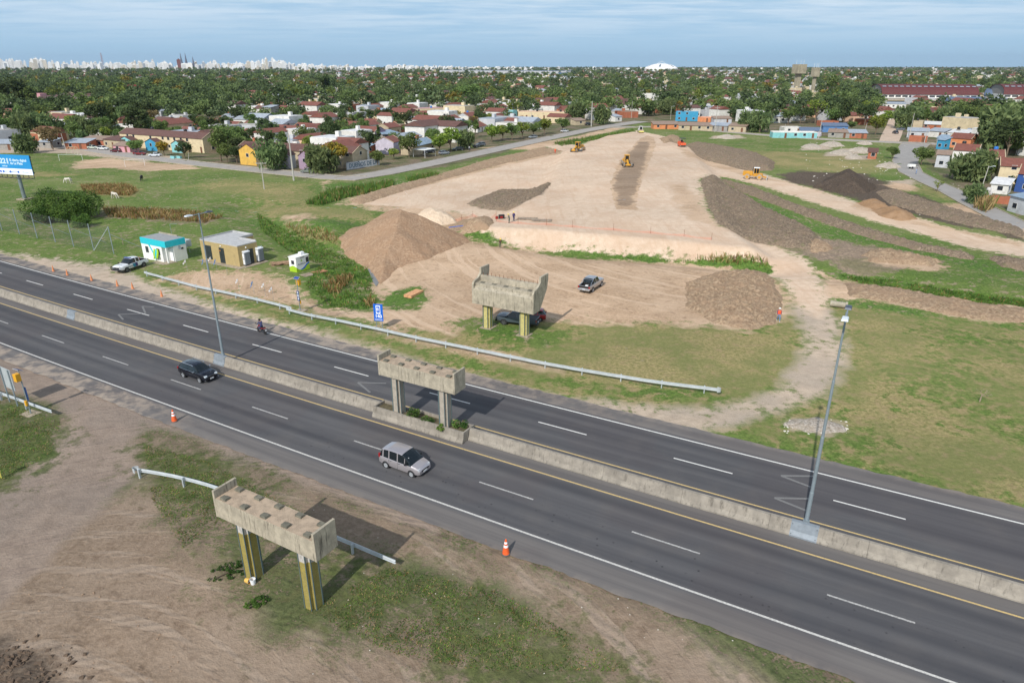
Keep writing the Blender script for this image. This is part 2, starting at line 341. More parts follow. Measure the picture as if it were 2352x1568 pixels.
def fields(X,Y):
 F=np.full((9,)+X.shape,-1.5);F[GRASS]=1.5
 J1=fbm(X,Y,9,3,71,.6);J2=fbm(X,Y,2.2,3,72,.6);J3=fbm(X+50,Y,9,3,73,.6)
 for q,(k,fe,poly,w_)in enumerate(Z):
  s_=sdf(poly,X,Y,fe*1.6+5)+(J1 if q%2 else J3)*min(fe,3)*(.5 if k in(CLAY,GREY)else 1.15)+J2*min(fe,2)*(.4 if k in(CLAY,GREY)else .8)
  s_=np.clip(s_/fe,-1.5,1.5)
  s_=np.where(s_>0,s_*w_,s_)if w_<1 else s_
  for j in range(9):
   F[j]=np.maximum(F[j],s_)if j==k else np.minimum(F[j],np.maximum(-s_,-1.5)if w_==1 else np.maximum(-s_*w_,-1.5))
 return F
def sheet(name,xs,ys,hole,mat_,heights=True):
 X,Y=np.meshgrid(xs,ys);nx,ny=len(xs),len(ys)
 x=X.ravel();y=Y.ravel();F=fields(x,y)
 if heights:
  W=sstep(-1,1,F);W=W/np.maximum(W.sum(0),1e-3);amp=sum(AMP[k]*W[k]for k in range(9))
  r=road_n(x,y);off=np.maximum(SH_N-.4-r,r-SH_F-.4)
  e=sstep(.3,2.5,off)*sstep(0,10,np.minimum(np.minimum(x+255,275-x),395-y))
  step=xs[1]-xs[0]
  lump=fbm(x,y,1.6,4,31,.65)*(1+.8*(step<1))
  z=HT(x,y)+amp*e*lump*1.6
 else:z=np.zeros(x.shape)
 I=np.arange(nx*ny).reshape(ny,nx)
 f=np.stack([I[:-1,:-1],I[:-1,1:],I[1:,1:],I[1:,:-1]],-1).reshape(-1,4)
 if hole:
  mx=x[f].mean(1);my=y[f].mean(1);f=f[~((mx>hole[0])&(mx<hole[1])&(my>hole[2])&(my<hole[3]))]
 me=bpy.data.meshes.new(name);me.vertices.add(len(x));me.vertices.foreach_set('co',np.stack([x,y,z],-1).ravel())
 me.loops.add(f.size);me.loops.foreach_set('vertex_index',f.ravel().astype(np.int32));me.polygons.add(len(f))
 me.polygons.foreach_set('loop_start',np.arange(0,f.size,4,dtype=np.int32));me.polygons.foreach_set('loop_total',np.full(len(f),4,np.int32))
 me.update(calc_edges=True);me.validate();me.shade_smooth()
 for i in range(3):
  a=me.attributes.new('zone%d'%i,'FLOAT_VECTOR','POINT');a.data.foreach_set('vector',F[3*i:3*i+3].T.astype(np.float32).ravel())
 me.materials.append(mat_);o=bpy.data.objects.new(name,me);sc.collection.objects.link(o);o['kind']='structure'
 return o
def terrain_material():
 m,t,p=newmat('ground');g=NT(t)
 pos=g.n('ShaderNodeNewGeometry').outputs['Position']
 nA=g.noise(pos,.9,5,.62);nB=g.noise(pos,.12,4,.55);nC=g.noise(pos,6.0,5,.7);nD=g.noise(pos,.035,3,.5)
 nE=g.noise(pos,2.6,5,.68)
 mixn=g.m('ADD',g.m('MULTIPLY',nA,.55),g.m('MULTIPLY',nC,.25));mixn=g.m('ADD',mixn,g.m('MULTIPLY',nB,.2))
 wob=g.m('MULTIPLY',g.m('SUBTRACT',mixn,.5),9.0)
 cols={}
 def two(a,b,f,lo=.38,hi=.62):return g.mix(g.ss(f,lo,hi),c4(a),c4(b))
 S=srgb
 def amt(c,f,lo,hi,k,col):return g.mix(g.m('MULTIPLY',g.ss(f,lo,hi),k),c,c4(col))
 def tracks(cx,cy,f,lug):
  v=g.n('ShaderNodeVectorMath',{0:pos,1:(cx,cy,0)},operation='SUBTRACT').outputs[0];q=g.n('ShaderNodeSeparateXYZ',{0:v}).outputs
  d=g.m('SQRT',g.m('ADD',g.m('MULTIPLY',q[0],q[0]),g.m('MULTIPLY',q[1],q[1])));a=g.m('ARCTAN2',q[1],q[0])
  d=g.m('ADD',d,g.m('MULTIPLY',nB,2.0))
  cv=g.n('ShaderNodeCombineXYZ',{0:g.m('MULTIPLY',d,f),1:g.m('MULTIPLY',a,1.3),2:0.0}).outputs[0]
  band=g.noise(cv,1.0,3,.6);lg=g.m('SINE',g.m('ADD',g.m('MULTIPLY',a,lug),g.m('MULTIPLY',d,9.0)))
  return band,lg
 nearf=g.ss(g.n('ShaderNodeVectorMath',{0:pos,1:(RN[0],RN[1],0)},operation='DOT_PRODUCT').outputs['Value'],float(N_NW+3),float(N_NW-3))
 b1,l1=tracks(-27,12,.85,95.0);b2,l2=tracks(40,122,.8,260.0)
 band=g.mix(nearf,b2,b1);lugs=g.mix(nearf,l2,l1);lugm=g.m('MULTIPLY',lugs,g.ss(band,.5,.56))
 cols[GRASS]=amt(amt(amt(two(S(80,102,46),S(106,128,62),nE),nB,.44,.64,.45,S(124,128,78)),nA,.56,.72,.45,S(66,82,40)),nC,.60,.72,.25,S(136,132,92))
 cols[GRASS]=amt(amt(cols[GRASS],nD,.46,.62,.45,S(120,124,78)),g.noise(pos,.3,5,.65),.54,.68,.5,S(64,82,42))
 cols[LUSH]=amt(amt(two(S(70,98,42),S(102,130,60),nE),nA,.46,.66,.5,S(58,78,38)),nB,.5,.66,.4,S(112,122,66))
 cols[DRY]=amt(amt(amt(two(S(130,124,80),S(164,150,106),nE),nB,.40,.60,.7,S(112,120,70)),nA,.50,.68,.55,S(158,136,106)),nC,.53,.68,.45,S(92,98,56))
 pt=g.m('ADD',g.m('MULTIPLY',nC,.5),g.m('MULTIPLY',nB,.55));pt=g.m('ADD',pt,g.m('MULTIPLY',nE,.35))
 cols[PATCHY]=g.mix(g.ss(pt,.665,.73),g.mix(g.ss(nA,.35,.65),c4(S(112,98,84)),c4(S(136,120,102))),g.mix(g.ss(nE,.35,.62),c4(S(72,80,50)),c4(S(98,104,68))))
 mpg=g.n('ShaderNodeMapping',{'Vector':pos,'Scale':(1.3,.10,1),'Rotation':(0,0,-.05)}).outputs[0]
 st=g.noise(mpg,.8,5,.6);mp2=g.n('ShaderNodeMapping',{'Vector':pos,'Scale':(.12,.8,1),'Rotation':(0,0,.3)}).outputs[0];st2=g.noise(mp2,.6,5,.6)
 cols[CLAY]=amt(amt(amt(amt(two(S(208,187,166),S(222,203,184),nA,.3,.7),nB,.42,.62,.5,S(202,175,152)),st,.5,.66,.42,S(200,172,148)),st2,.54,.7,.28,S(194,166,142)),b2,.52,.6,.2,S(196,170,146))
 cols[CLAY]=g.mix(1.0,cols[CLAY],c4(.93,.90,.86),'MULTIPLY')
 cols[SOIL]=amt(amt(amt(two(S(166,140,114),S(196,168,140),nE,.3,.7),nB,.40,.62,.6,S(206,179,152)),nA,.52,.7,.6,S(142,116,94)),band,.53,.6,.6,S(210,184,158))
 cols[GREY]=amt(amt(amt(two(S(172,155,137),S(196,178,158),nA,.3,.7),nB,.42,.6,.4,S(160,150,138)),nC,.58,.7,.3,S(136,122,106)),band,.53,.6,.3,S(176,158,142))
 nmul=g.mix(nearf,c4(1,1,1),c4(.56,.59,.64));cols[SOIL]=g.mix(1.0,cols[SOIL],nmul,'MULTIPLY');cols[GREY]=g.mix(1.0,cols[GREY],g.mix(nearf,c4(1,1,1),c4(.62,.60,.62)),'MULTIPLY')  # near soils are a darker brown; lens vignetting is also put into the colour
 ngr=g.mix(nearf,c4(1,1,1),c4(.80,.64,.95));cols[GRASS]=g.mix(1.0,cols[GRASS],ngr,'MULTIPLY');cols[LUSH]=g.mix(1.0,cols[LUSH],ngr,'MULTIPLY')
 cols[CLOD]=amt(amt(two(S(116,102,88),S(158,140,122),nE,.3,.7),nA,.5,.7,.5,S(178,156,132)),nB,.52,.64,.5,S(104,108,68))
 cols[DARK]=amt(two(S(70,60,52),S(108,96,84),nE,.3,.7),nA,.55,.7,.4,S(130,112,94))
 tot=None;acc=None
 for i in range(3):
  at=g.n('ShaderNodeAttribute',attribute_name='zone%d'%i).outputs['Vector'];sp=g.n('ShaderNodeSeparateXYZ',{0:at}).outputs
  for j in range(3):
   k=3*i+j
   wgt=g.ss(g.m('ADD',sp[j],g.m('MULTIPLY',wob,(-.8 if k in(GRASS,LUSH)else .35 if k in(PATCHY,DRY)else .16))),-.35,.35)
   wgt=g.m('ADD',wgt,.0004)
   v=g.n('ShaderNodeVectorMath',{0:cols[k],'Scale':wgt},operation='SCALE').outputs[0]
   acc=v if acc is None else g.n('ShaderNodeVectorMath',{0:acc,1:v},operation='ADD').outputs[0]
   tot=wgt if tot is None else g.m('ADD',tot,wgt)
 col=g.n('ShaderNodeVectorMath',{0:acc,'Scale':g.m('DIVIDE',1.0,tot)},operation='SCALE').outputs[0]
 hv=g.n('ShaderNodeMix',{0:g.ss(nD,.3,.7),6:(.90,.90,.90,1),7:(1.06,1.05,1.04,1)},data_type='RGBA').outputs[2]
 col=g.mix(1.0,col,hv,'MULTIPLY')
 t.links.new(col,p.inputs['Base Color']);p.inputs['Roughness'].default_value=.95;p.inputs['Specular IOR Level'].default_value=.15
 b=g.bump(g.m('ADD',g.m('ADD',g.m('MULTIPLY',nE,.6),g.m('MULTIPLY',nC,.35)),g.m('ADD',g.m('MULTIPLY',g.m('MULTIPLY',lugm,nearf),.12),g.m('MULTIPLY',band,.3))),.17,.85);t.links.new(b,p.inputs['Normal'])
 return m
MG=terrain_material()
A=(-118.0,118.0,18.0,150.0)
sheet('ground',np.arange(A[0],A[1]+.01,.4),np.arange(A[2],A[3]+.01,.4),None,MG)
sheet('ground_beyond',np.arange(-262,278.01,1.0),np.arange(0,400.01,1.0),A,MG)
sheet('plain',np.concatenate([np.arange(-3000,-262,37),np.arange(-262,278.1,27),np.arange(278,3000,37)]),np.concatenate([np.arange(-600,0,50),np.arange(0,400.1,20),np.arange(420,3500,40)]),(-262,278,0,400),MG,False)
sheet('far_plain',np.array([-12000.,-2997,2979,12000]),np.array([-2000.,-600,3460,12000]),(-2997,2979,-600,3460),MG,False)
# -- motorway
def asphalt_material():
 m,t,p=newmat('asphalt');g=NT(t)
 uv=g.n('ShaderNodeUVMap').outputs[0];su=g.n('ShaderNodeSeparateXYZ',{0:uv}).outputs
 s_,n_=su[0],su[1]
 pos=g.n('ShaderNodeNewGeometry').outputs['Position']
 st=g.n('ShaderNodeMapping',{'Vector':uv,'Scale':(.018,.75,1)}).outputs[0]
 streak=g.noise(st,1.0,5,.6);fine=g.noise(pos,24,3,.7);mid=g.noise(pos,.35,5,.6)
 base=g.mix(g.ss(streak,.3,.7),c4(srgb(68,68,72)),c4(srgb(90,89,91)))
 base=g.mix(g.m('MULTIPLY',g.ss(fine,.35,.75),.3),base,c4(srgb(128,125,122)))
 base=g.mix(g.m('MULTIPLY',g.ss(mid,.45,.7),.25),base,c4(srgb(108,103,99)))
 wp=None
 for c in WHEELS:
  d=g.m('ABSOLUTE',g.m('SUBTRACT',n_,float(c)));k=g.ss(d,.0,.85,1.0,0.0);wp=k if wp is None else g.m('MAXIMUM',wp,k)
 base=g.mix(g.m('MULTIPLY',wp,g.m('MULTIPLY',g.ss(g.noise(st,.7,3),.3,.6),.55)),base,c4(srgb(56,57,62)))
 vo=g.n('ShaderNodeTexVoronoi',{'Vector':pos,'Scale':1.7,'Randomness':1.0}).outputs
 near=g.ss(g.m('ABSOLUTE',g.m('SUBTRACT',n_,float(N_NW+1.9))),.3,2.6,1.0,0.0)
 spot=g.m('MULTIPLY',g.ss(vo[0],.06,.17,1.0,0.0),g.ss(g.noise(pos,.9,2),.40,.54))
 base=g.mix(g.m('MULTIPLY',g.m('MULTIPLY',spot,near),.8),base,c4(.018,.018,.02))
 e1=g.ss(g.m('SUBTRACT',n_,float(N_FW)),.1,.6);e2=g.ss(g.m('SUBTRACT',float(N_NW),n_),.1,.6)
 mdn=g.ss(g.m('ABSOLUTE',g.m('SUBTRACT',n_,float((N_NY+N_BAR)/2))),.55,1.1,1.0,0.0)
 e=g.m('MAXIMUM',g.m('MAXIMUM',e1,e2),g.m('MULTIPLY',mdn,.8))
 sh=g.mix(g.ss(g.noise(st,1.6,6,.65),.3,.7),c4(srgb(98,94,93)),c4(srgb(120,115,111)))
 base=g.mix(g.m('MULTIPLY',e,.85),base,sh)
 ed=g.m('MAXIMUM',g.ss(g.m('SUBTRACT',n_,float(SH_F-.9)),0.0,1.0),g.ss(g.m('SUBTRACT',float(SH_N+.7),n_),0.0,1.0))
 dn=g.noise(pos,.6,6,.65)
 leftf=g.ss(s_,-5.0,-45.0);
 dust=g.m('MULTIPLY',g.m('ADD',g.m('MULTIPLY',ed,.35),g.m('MAXIMUM',g.m('MULTIPLY',e1,g.m('MULTIPLY',leftf,.75)),g.m('MULTIPLY',e2,g.m('MULTIPLY',g.ss(s_,-46.0,-62.0),.9)))),g.ss(dn,.40,.62))
 base=g.mix(g.m('MULTIPLY',g.ss(g.noise(pos,.11,2,.4),.50,.56),.16),base,c4(srgb(84,74,74)))
 base=g.mix(dust,base,c4(srgb(160,146,132)))
 t.links.new(base,p.inputs['Base Color']);p.inputs['Roughness'].default_value=.88;p.inputs['Specular IOR Level'].default_value=.3
 t.links.new(g.bump(fine,.012,.5),p.inputs['Normal'])
 return m
N_BAR=N_FY-1.0
_b=sn(*G(1764,1215));_bb=_b[1]-RB*_b[0]-RC*_b[0]**2
N_BAR=_bb+.32
LW_N=(N_NY-N_NW)/2;LW_F=(N_FW-N_FY)/2
WHEELS=[N_NW+LW_N*(i+.5)+q for i in(0,1)for q in(-.85,.85)]+[N_FY+LW_F*(i+.5)+q for i in(0,1)for q in(-.85,.85)]
MA=asphalt_material()
S0,S1=-230,150
def strip(name,n0,n1,s0,s1,z,mat_,ds=2.0,dn=None,jit=0.0,uvs=True,build=True,parent=None,seed=1):
 ns=np.linspace(n0,n1,dn or 2);ss_=np.arange(s0,s1+1e-6,ds)if s1-s0>ds else np.array([s0,s1]);v=[];uv=[]
 rr=random.Random(seed)
 for s in ss_:
  j0=jit*float(fbm(np.array([s]),np.array([3.1]),1.8,4,5,.7)[0]);j1=jit*float(fbm(np.array([s]),np.array([9.1]),1.8,4,8,.7)[0])
  for k,n in enumerate(ns):
   nn=n+(j0 if k==0 else j1 if k==len(ns)-1 else 0);x,y=road(s,nn);v.append((x,y,z));uv.append((s,nn))
 a=len(ns);f=[(i*a+k,(i+1)*a+k,(i+1)*a+k+1,i*a+k+1)for i in range(len(ss_)-1)for k in range(a-1)]
 b=MB();b.add(v,f);o=b.build(name,mat_,parent)
 me=o.data;u=me.uv_layers.new(name='UVMap')
 li=np.zeros(len(me.loops),np.int32);me.loops.foreach_get('vertex_index',li)
 u.data.foreach_set('uv',np.array(uv,np.float32)[li].ravel())
 return o
tag(strip('motorway',SH_N,SH_F,S0,S1,0.0,MA,.5,16,.35),kind='structure')
def paint(name,col,wear=.4,sc_=9):
 m,t,p=newmat(name);g=NT(t);pos=g.n('ShaderNodeNewGeometry').outputs['Position']
 f=g.ss(g.noise(pos,sc_,6,.75),.5-wear*.25,.62)
 t.links.new(g.mix(g.m('MULTIPLY',f,min(1,wear*1.5)),c4(col),c4(srgb(110,108,106))),p.inputs['Base Color']);p.inputs['Roughness'].default_value=.7
 return m
PW,PY,PW2,PA=paint('white_paint',srgb(222,220,215),.25),paint('yellow_paint',srgb(206,178,118),.3),paint('worn_white_paint',srgb(190,188,184),.5),paint('faded_paint',srgb(128,128,127),.8)
for nm,n,w_,mt in(('far_edge_line',N_FW,.16,PW),('near_edge_line',N_NW,.16,paint('dusty_white_paint',srgb(205,202,196),.35)),('near_yellow_line',N_NY,.14,PY),('far_yellow_line',N_FY,.14,PY)):
 tag(strip(nm,n-w_/2,n+w_/2,S0,S1,.004,mt,2),kind='structure')
def sof(u,v):return sn(*G(u,v))[0]
dn_=[(97,770,146,786),(236,818,292,835),(393,871,466,895),(579,934,664,964),(811,1013,890,1040),(1100,1107,1228,1150),(1450,1222,1608,1273),(1900,1362,2100,1427)]
df_=[(60,644,102,657),(166,676,218,690),(293,710,342,724),(422,746,479,762),(581,790,652,809),(770,841,837,860),(984,903,1075,926),(1236,969,1339,998),(1547,1052,1689,1090),(1914,1148,2081,1192)]
bd={}
for lab,L_,nn,mt in(('near',dn_,(N_NW+N_NY)/2,PW2),('far',df_,(N_FW+N_FY)/2,PW)):
 starts=[sof(q[0],q[1])for q in L_];lens=[sof(q[2],q[3])-sof(q[0],q[1])for q in L_]
 per=np.polyfit(range(len(starts)),starts,1);ln=float(np.median(lens));ofs=float(np.median([sn(*G(q[0],q[1]))[1]-RB*s-RC*s*s for q,s in zip(L_,starts)]))
 v=[];f=[]
 for k in range(-14,16):
  s0=per[1]+per[0]*k
  if 0<=k<len(starts):s0=starts[k]
  b=len(v)
  for s in(s0,s0+ln):v+=[(*road(s,ofs-.07),.004),(*road(s,ofs+.07),.004)]
  f.append((b,b+2,b+3,b+1))
 o=MB();o.add(v,f);tag(o.build(lab+'_lane_dashes',mt),kind='structure')
def chevron(a,apex,b,w_=.22):
 mb=MB();A_,X_,B_=[Vector(G(*q))for q in(a,apex,b)]
 for q in(A_,B_):
  d=(q-X_).normalized();n=Vector((-d.y,d.x))*w_/2;v=[X_-n,q-n,q+n,X_+n]
  mb.add([(p.x,p.y,.005+.001*(q is B_))for p in v],[(0,1,2,3)])
 return mb
cv=MB()
for a,x,b in(((354,705),(327,703),(334,719)),((325,720),(272,722),(283,734)),((887,880),(822,878),(850,901)),((1870,1093),(1794,1092),(1862,1118)),((1865,1145),(1779,1143),(1862,1176))):
 c=chevron(a,x,b);cv.add(c.v,c.f)
tag(cv.build('chevron_markings',PA),kind='structure')
# -- materials for built things
def concrete(name,c1,c2,stain=.6,sc_=1.0,drip=True):
 m,t,p=newmat(name);g=NT(t);co=g.n('ShaderNodeTexCoord').outputs['Object']
 a=g.noise(co,2.2*sc_,6,.65);b=g.noise(co,.7*sc_,4,.6)
 c=g.mix(g.ss(a,.3,.7),c4(c1),c4(c2))
 c=g.mix(g.m('MULTIPLY',g.ss(b,.45,.65),.45),c,c4([x*.72 for x in c1]))
 if drip:
  mp_=g.n('ShaderNodeMapping',{'Vector':co,'Scale':(5,5,.5)}).outputs[0]
  d=g.ss(g.noise(mp_,1.0*sc_,6,.7),.52,.68)
  c=g.mix(g.m('MULTIPLY',d,stain),c,c4(srgb(70,66,58)))
 sp=g.ss(g.noise(co,26,3,.6),.60,.72);c=g.mix(g.m('MULTIPLY',sp,.3),c,c4(srgb(80,74,66)))
 t.links.new(c,p.inputs['Base Color']);p.inputs['Roughness'].default_value=.9;p.inputs['Specular IOR Level'].default_value=.25
 t.links.new(g.bump(a,.03,.6),p.inputs['Normal']);return m
m_conc=concrete('pier_concrete',srgb(156,148,132),srgb(184,174,154),.8)
m_concy=concrete('pier_deck_concrete',srgb(150,138,120),srgb(176,162,142),.25)
m_barr=concrete('barrier_concrete',srgb(138,131,121),srgb(160,152,140),.5,.8)
m_bars=concrete('mossy_concrete',srgb(96,94,84),srgb(124,120,106),.3)
m_steel=simple('galvanised_steel',srgb(188,194,197),.5,.25,.08,2);m_cover=simple('cover_plate',srgb(132,140,147),.6,.1,.12,3)
m_pole=simple('pole_steel',srgb(142,154,160),.5,.35,.08,1.5)
m_dark=simple('dark_steel',srgb(62,66,70),.55,.3)
m_rust=simple('rusty_rebar',srgb(120,66,44),.8,.2)
m_soilb=simple('planter_soil',srgb(92,84,62),.95,0,.3,4)
m_white=simple('white_wall_paint',srgb(232,232,228),.7,0,.03,2)
m_black=simple('black_plastic',srgb(30,31,33),.5)
m_orange=simple('orange_cone_plastic',srgb(226,96,44),.5,0,.12,3)
m_coneold=simple('faded_orange_plastic',srgb(214,136,90),.6,0,.12,3)
m_wood=simple('weathered_timber',srgb(164,134,108),.8,0,.3,2.5)
m_newwood=simple('fresh_timber',srgb(214,160,116),.7,0,.18,3)
def road_rz(s):return RA+math.atan(RB+2*RC*s)
# -- median barrier
def barrier(s0,s1,nc,label):
 x0,y0=road((s0+s1)/2,nc)
 t=thing('median_barrier',label,'concrete barrier',(x0,y0,0),0,'concrete median barrier runs')
 prof=[(-.42,0),(-.42,.10),(-.26,.38),(-.12,.98),(.12,.98),(.26,.38),(.42,.10),(.42,0)]
 k=0;s=s0
 b=MB()
 while s<s1-.1:
  e=min(s+6.0,s1);n_=4;vs=[]
  for i in range(n_+1):
   q=s+(e-.015-s)*i/n_;rr=.012*math.sin(q*7.1)
   for a,h in prof:
    x,y=road(q,nc+a);vs.append((x-x0,y-y0,h+rr))
  m_=len(prof);f=[(i*m_+j,(i+1)*m_+j,(i+1)*m_+j+1,i*m_+j+1)for i in range(n_)for j in range(m_-1)]
  f+=[tuple(range(m_-1,-1,-1)),tuple(range(n_*m_,n_*m_+m_))]
  b.add(vs,f);s=e
 b.build('wall',m_barr,t);return t
SP0,SP1=-37.5,-27.9
lampR=(-1.67,42.25);lampL=(-58.9,42.2)
barrier(-225,SP0,42.0,'long concrete median barrier running left from the planted box')
barrier(SP1+.05,145,42.0,'concrete median barrier running right from the planted box past the tall lamp')
def cover(s,label):
 x,y=road(s,42.0);t=thing('barrier_cover',label,'steel cover',(x,y,0),road_rz(s),'steel covers over the barrier at lamp bases')
 b=MB();pr=[(-.455,.0),(-.455,.11),(-.29,.40),(-.15,1.01),(.15,1.01),(.29,.40),(.455,.11),(.455,0)]
 n=len(pr);b.add([(-.85,a,h)for a,h in pr]+[(.85,a,h)for a,h in pr],[(i,n+i,n+i+1,i+1)for i in range(n-1)]+[tuple(range(n-1,-1,-1)),tuple(range(n,2*n))])
 b.build('plate',m_cover,t)
 for sx in(-.75,.75):
  for h,a in((.2,-.42),(.85,-.2)):MB().tube((sx,a,h),(sx,a-.03,h),.03,n=6).build('bolt',m_dark,t)
cover(-1.67,'galvanised plate over the barrier under the right-hand tall lamp post');cover(-58.9,'galvanised plate over the barrier under the left-hand tall lamp post');cover(sof(172,730),'galvanised plate on the barrier far to the left without a lamp')
x,y=road((SP0+SP1)/2,41.75);rzp=road_rz((SP0+SP1)/2);L2=(SP1-SP0)/2
pt_=thing('planter_box','concrete planter box in the median around the middle pier','planter box',(x,y,0),rzp)
b=MB();pr=[(-.95,0),(-.95,.12),(-.78,.42),(-.72,.98),(-.56,.98),(-.56,.1)]
n=len(pr);b.add([(-L2,a,h)for a,h in pr]+[(L2,a,h)for a,h in pr],[(i,n+i,n+i+1,i+1)for i in range(n-1)]+[tuple(range(n-1,-1,-1)),tuple(range(n,2*n))]);b.build('front_wall',m_barr,pt_)
for a,c in((-L2+.14,-3.0),(-1.05,1.3),(3.05,L2-.14)):MB().box(a,c,.72,.88,0,.95).build('back_wall',m_barr,pt_)
MB().box(-L2,-L2+.13,-.55,.90,0,.96).build('end_wall',m_barr,pt_);MB().box(L2-.13,L2,-.55,.90,0,.96).build('end_wall',m_barr,pt_);MB().box(2.75,2.87,-.55,.71,0,.8).build('cross_wall',m_barr,pt_)
b=MB();b.box(-L2+.14,L2-.14,-.55,.71,.05,.70);b.build('soil',m_soilb,pt_)
# -- unfinished bridge piers
def mesh_paint(name,low,high,split):
 m,t,p=newmat(name);g=NT(t);co=g.n('ShaderNodeTexCoord').outputs['Object'];z=g.n('ShaderNodeSeparateXYZ',{0:co}).outputs[2]
 f=g.ss(g.m('ADD',z,g.m('MULTIPLY',g.noise(co,2.5,4),.5)),split,split+.08)
 c=g.mix(f,g.mix(g.ss(g.noise(co,3,5),.3,.7),c4(low),c4([q*.72 for q in low])),g.mix(g.ss(g.noise(co,5,5),.4,.65),c4(high),c4([q*.68 for q in high])))
 wv=g.n('ShaderNodeMapping',{'Vector':co,'Rotation':(0,.785,.785)}).outputs[0]
 a=g.n('ShaderNodeTexWave',{'Vector':wv,'Scale':4.5}).outputs[1]
 c=g.mix(g.m('MULTIPLY',g.ss(a,.82,.95),.4),c,c4(srgb(206,202,188)))
 t.links.new(c,p.inputs['Base Color']);p.inputs['Roughness'].default_value=.85;return m
m_yel=mesh_paint('yellow_painted_pillar',srgb(150,134,46),srgb(186,182,178),3.55)
m_yel2=mesh_paint('pale_yellow_pillar',srgb(196,184,110),srgb(196,184,110),9)
m_gry=mesh_paint('grey_meshed_pillar',srgb(168,158,144),srgb(168,158,144),9)
m_rail=simple('weathered_corner_steel',srgb(96,112,114),.6,.2)
def pillar(t,cx_,cy_,z0,z1,mat_,hw=.46):
 b=MB();c=hw*.56
 poly=[(-c,-hw),(c,-hw),(c,-c),(hw,-c),(hw,c),(c,c),(c,hw),(-c,hw),(-c,c),(-hw,c),(-hw,-c),(-c,-c)]
 b.prism([(cx_+px_*.97,cy_+py_*.97)for px_,py_ in poly],z0,z1)
 o=b.build('pillar',mat_,t);r=MB();e=.026
 for px_,py_ in poly:
  sx=1 if px_>0 else-1;sy=1 if py_>0 else-1
  if abs(px_)==c and abs(py_)==c:continue
  r.box(cx_+px_-e,cx_+px_+e,cy_+py_-e,cy_+py_+e,z0,z1-.06)
 r.build('corner_rail',m_rail,o)
def pier(label,s0,s1,n0,n1,zb,zd,zp,pcs,pn,pz0,pmat,rz,hw=.46,footing=False):
 x,y=road((s0+s1)/2,n0);h=(s1-s0)/2;dpt=n1-n0;sc0=(s0+s1)/2
 t=thing('bridge_pier',label,'bridge pier',(x,y,0),rz,'unfinished bridge piers')
 b=MB();b.box(-h+.16,h-.16,0,dpt,zb,zd);b.build('cap_beam',m_conc,t)
 b=MB()
 for sx in(-1,1):b.box(min(sx*h,sx*(h-.16)),max(sx*h,sx*(h-.16)),-.02,dpt+.02,zb-.01,zp)
 for e,sx in((0,-1),(1,1)):
  w_=MB();w_.box(min(sx*h,sx*(h-.16)),max(sx*h,sx*(h-.16)),-.02,dpt+.02,zb-.01,zp);w_.build('end_wall',m_conc,t,bevel=.015)
 d=MB();d.box(-h+.17,h-.17,.03,dpt-.03,zd,zd+.012)
 d.build('beam_top',m_brick_top,t)
 for k in range(5):
  cx_=-h+.72+k*(2*h-1.44)/4
  for cy_ in(.26,dpt-.30):
   q=MB();q.box(cx_-.24,cx_+.24,cy_-.17,cy_+.17,zd+.013,zd+.15,top=(.02,.02));q.build('bearing_pad',m_bars,t)
 for pc in pcs:pillar(t,pc-sc0,pn-n0,pz0,zb-.002,pmat,hw)
 if footing:
  for pc in pcs:
   q=MB();q.box(pc-sc0-.62,pc-sc0+.62,pn-n0-.6,pn-n0+.6,-.05,.10);q.build('footing',m_concy,t)
 return t
def brick_top():
 m,t,p=newmat('formwork_print');g=NT(t);co=g.n('ShaderNodeTexCoord').outputs['Object']
 br=g.n('ShaderNodeTexBrick',{'Vector':co,'Scale':4.0,'Mortar Size':.03,'Color1':c4(srgb(178,158,136)),'Color2':c4(srgb(162,144,124)),'Mortar':c4(srgb(122,108,92))}).outputs[0]
 c=g.mix(g.ss(g.noise(co,2,5),.4,.62),br,c4(srgb(176,156,134)))
 t.links.new(c,p.inputs['Base Color']);p.inputs['Roughness'].default_value=.95;return m
m_brick_top=brick_top()
rzn=road_rz(-27.5)
pier('near concrete bridge pier on yellow pillars beside the broken guardrail',-31.85,-23.75,20.72,22.3,4.28,5.55,6.08,(-30.35,-25.35),21.5,-.05,m_yel,math.atan2(*(lambda a,b:(b[1]-a[1],b[0]-a[0]))(road(-30.35,21.55),road(-25.35,21.5))))
pier('middle concrete bridge pier standing on grey pillars in the planted median box',-36.5,-28.6,41.0,42.55,4.3,5.62,6.15,(-35.1,-30.15),41.72,.6,m_gry,rzp)
x,y=road(-37.75,64.0);ft=thing('bridge_pier','far concrete abutment pier with raised wing walls and two parked vehicles beneath','bridge pier',(x,y,0),road_rz(-37.7),'unfinished bridge piers')
h=4.05
b=MB();b.prismy([(-h+.2,3.1),(h-.2,3.1),(h-.2,4.9),(-h+.2,4.9)],0,2.2);b.build('cap_beam',m_conc,ft)
b=MB();b.add([(sx*(h-.2),yy,zz_)for sx in(-1,1)for yy,zz_ in((.0,4.9),(.45,5.15),(.46,5.5),(1.6,5.5),(1.6,4.9))],[(0,1,6,5),(1,2,7,6),(2,3,8,7),(3,4,9,8)]);b.build('bearing_shelf',m_conc,ft)
b=MB();b.box(-h+.2,h-.2,1.6,2.0,4.9,6.15);b.build('back_wall',m_conc,ft)
for sx in(-1,1):
 pr=[(0,3.08),(1.6,3.08),(3.3,5.2),(3.6,6.3),(3.6,7.0),(1.75,7.0),(1.7,6.4),(1.2,6.0),(.9,5.9),(.25,5.75),(.0,5.4)]
 b=MB();b.T=Matrix.Translation((sx*(h-.1),0,0))@Matrix.Rotation(PI/2,4,'Z');b.prismy([(a,c)for a,c in pr],-.12,.12);b.build('wing_wall',m_conc,ft,bevel=.02)
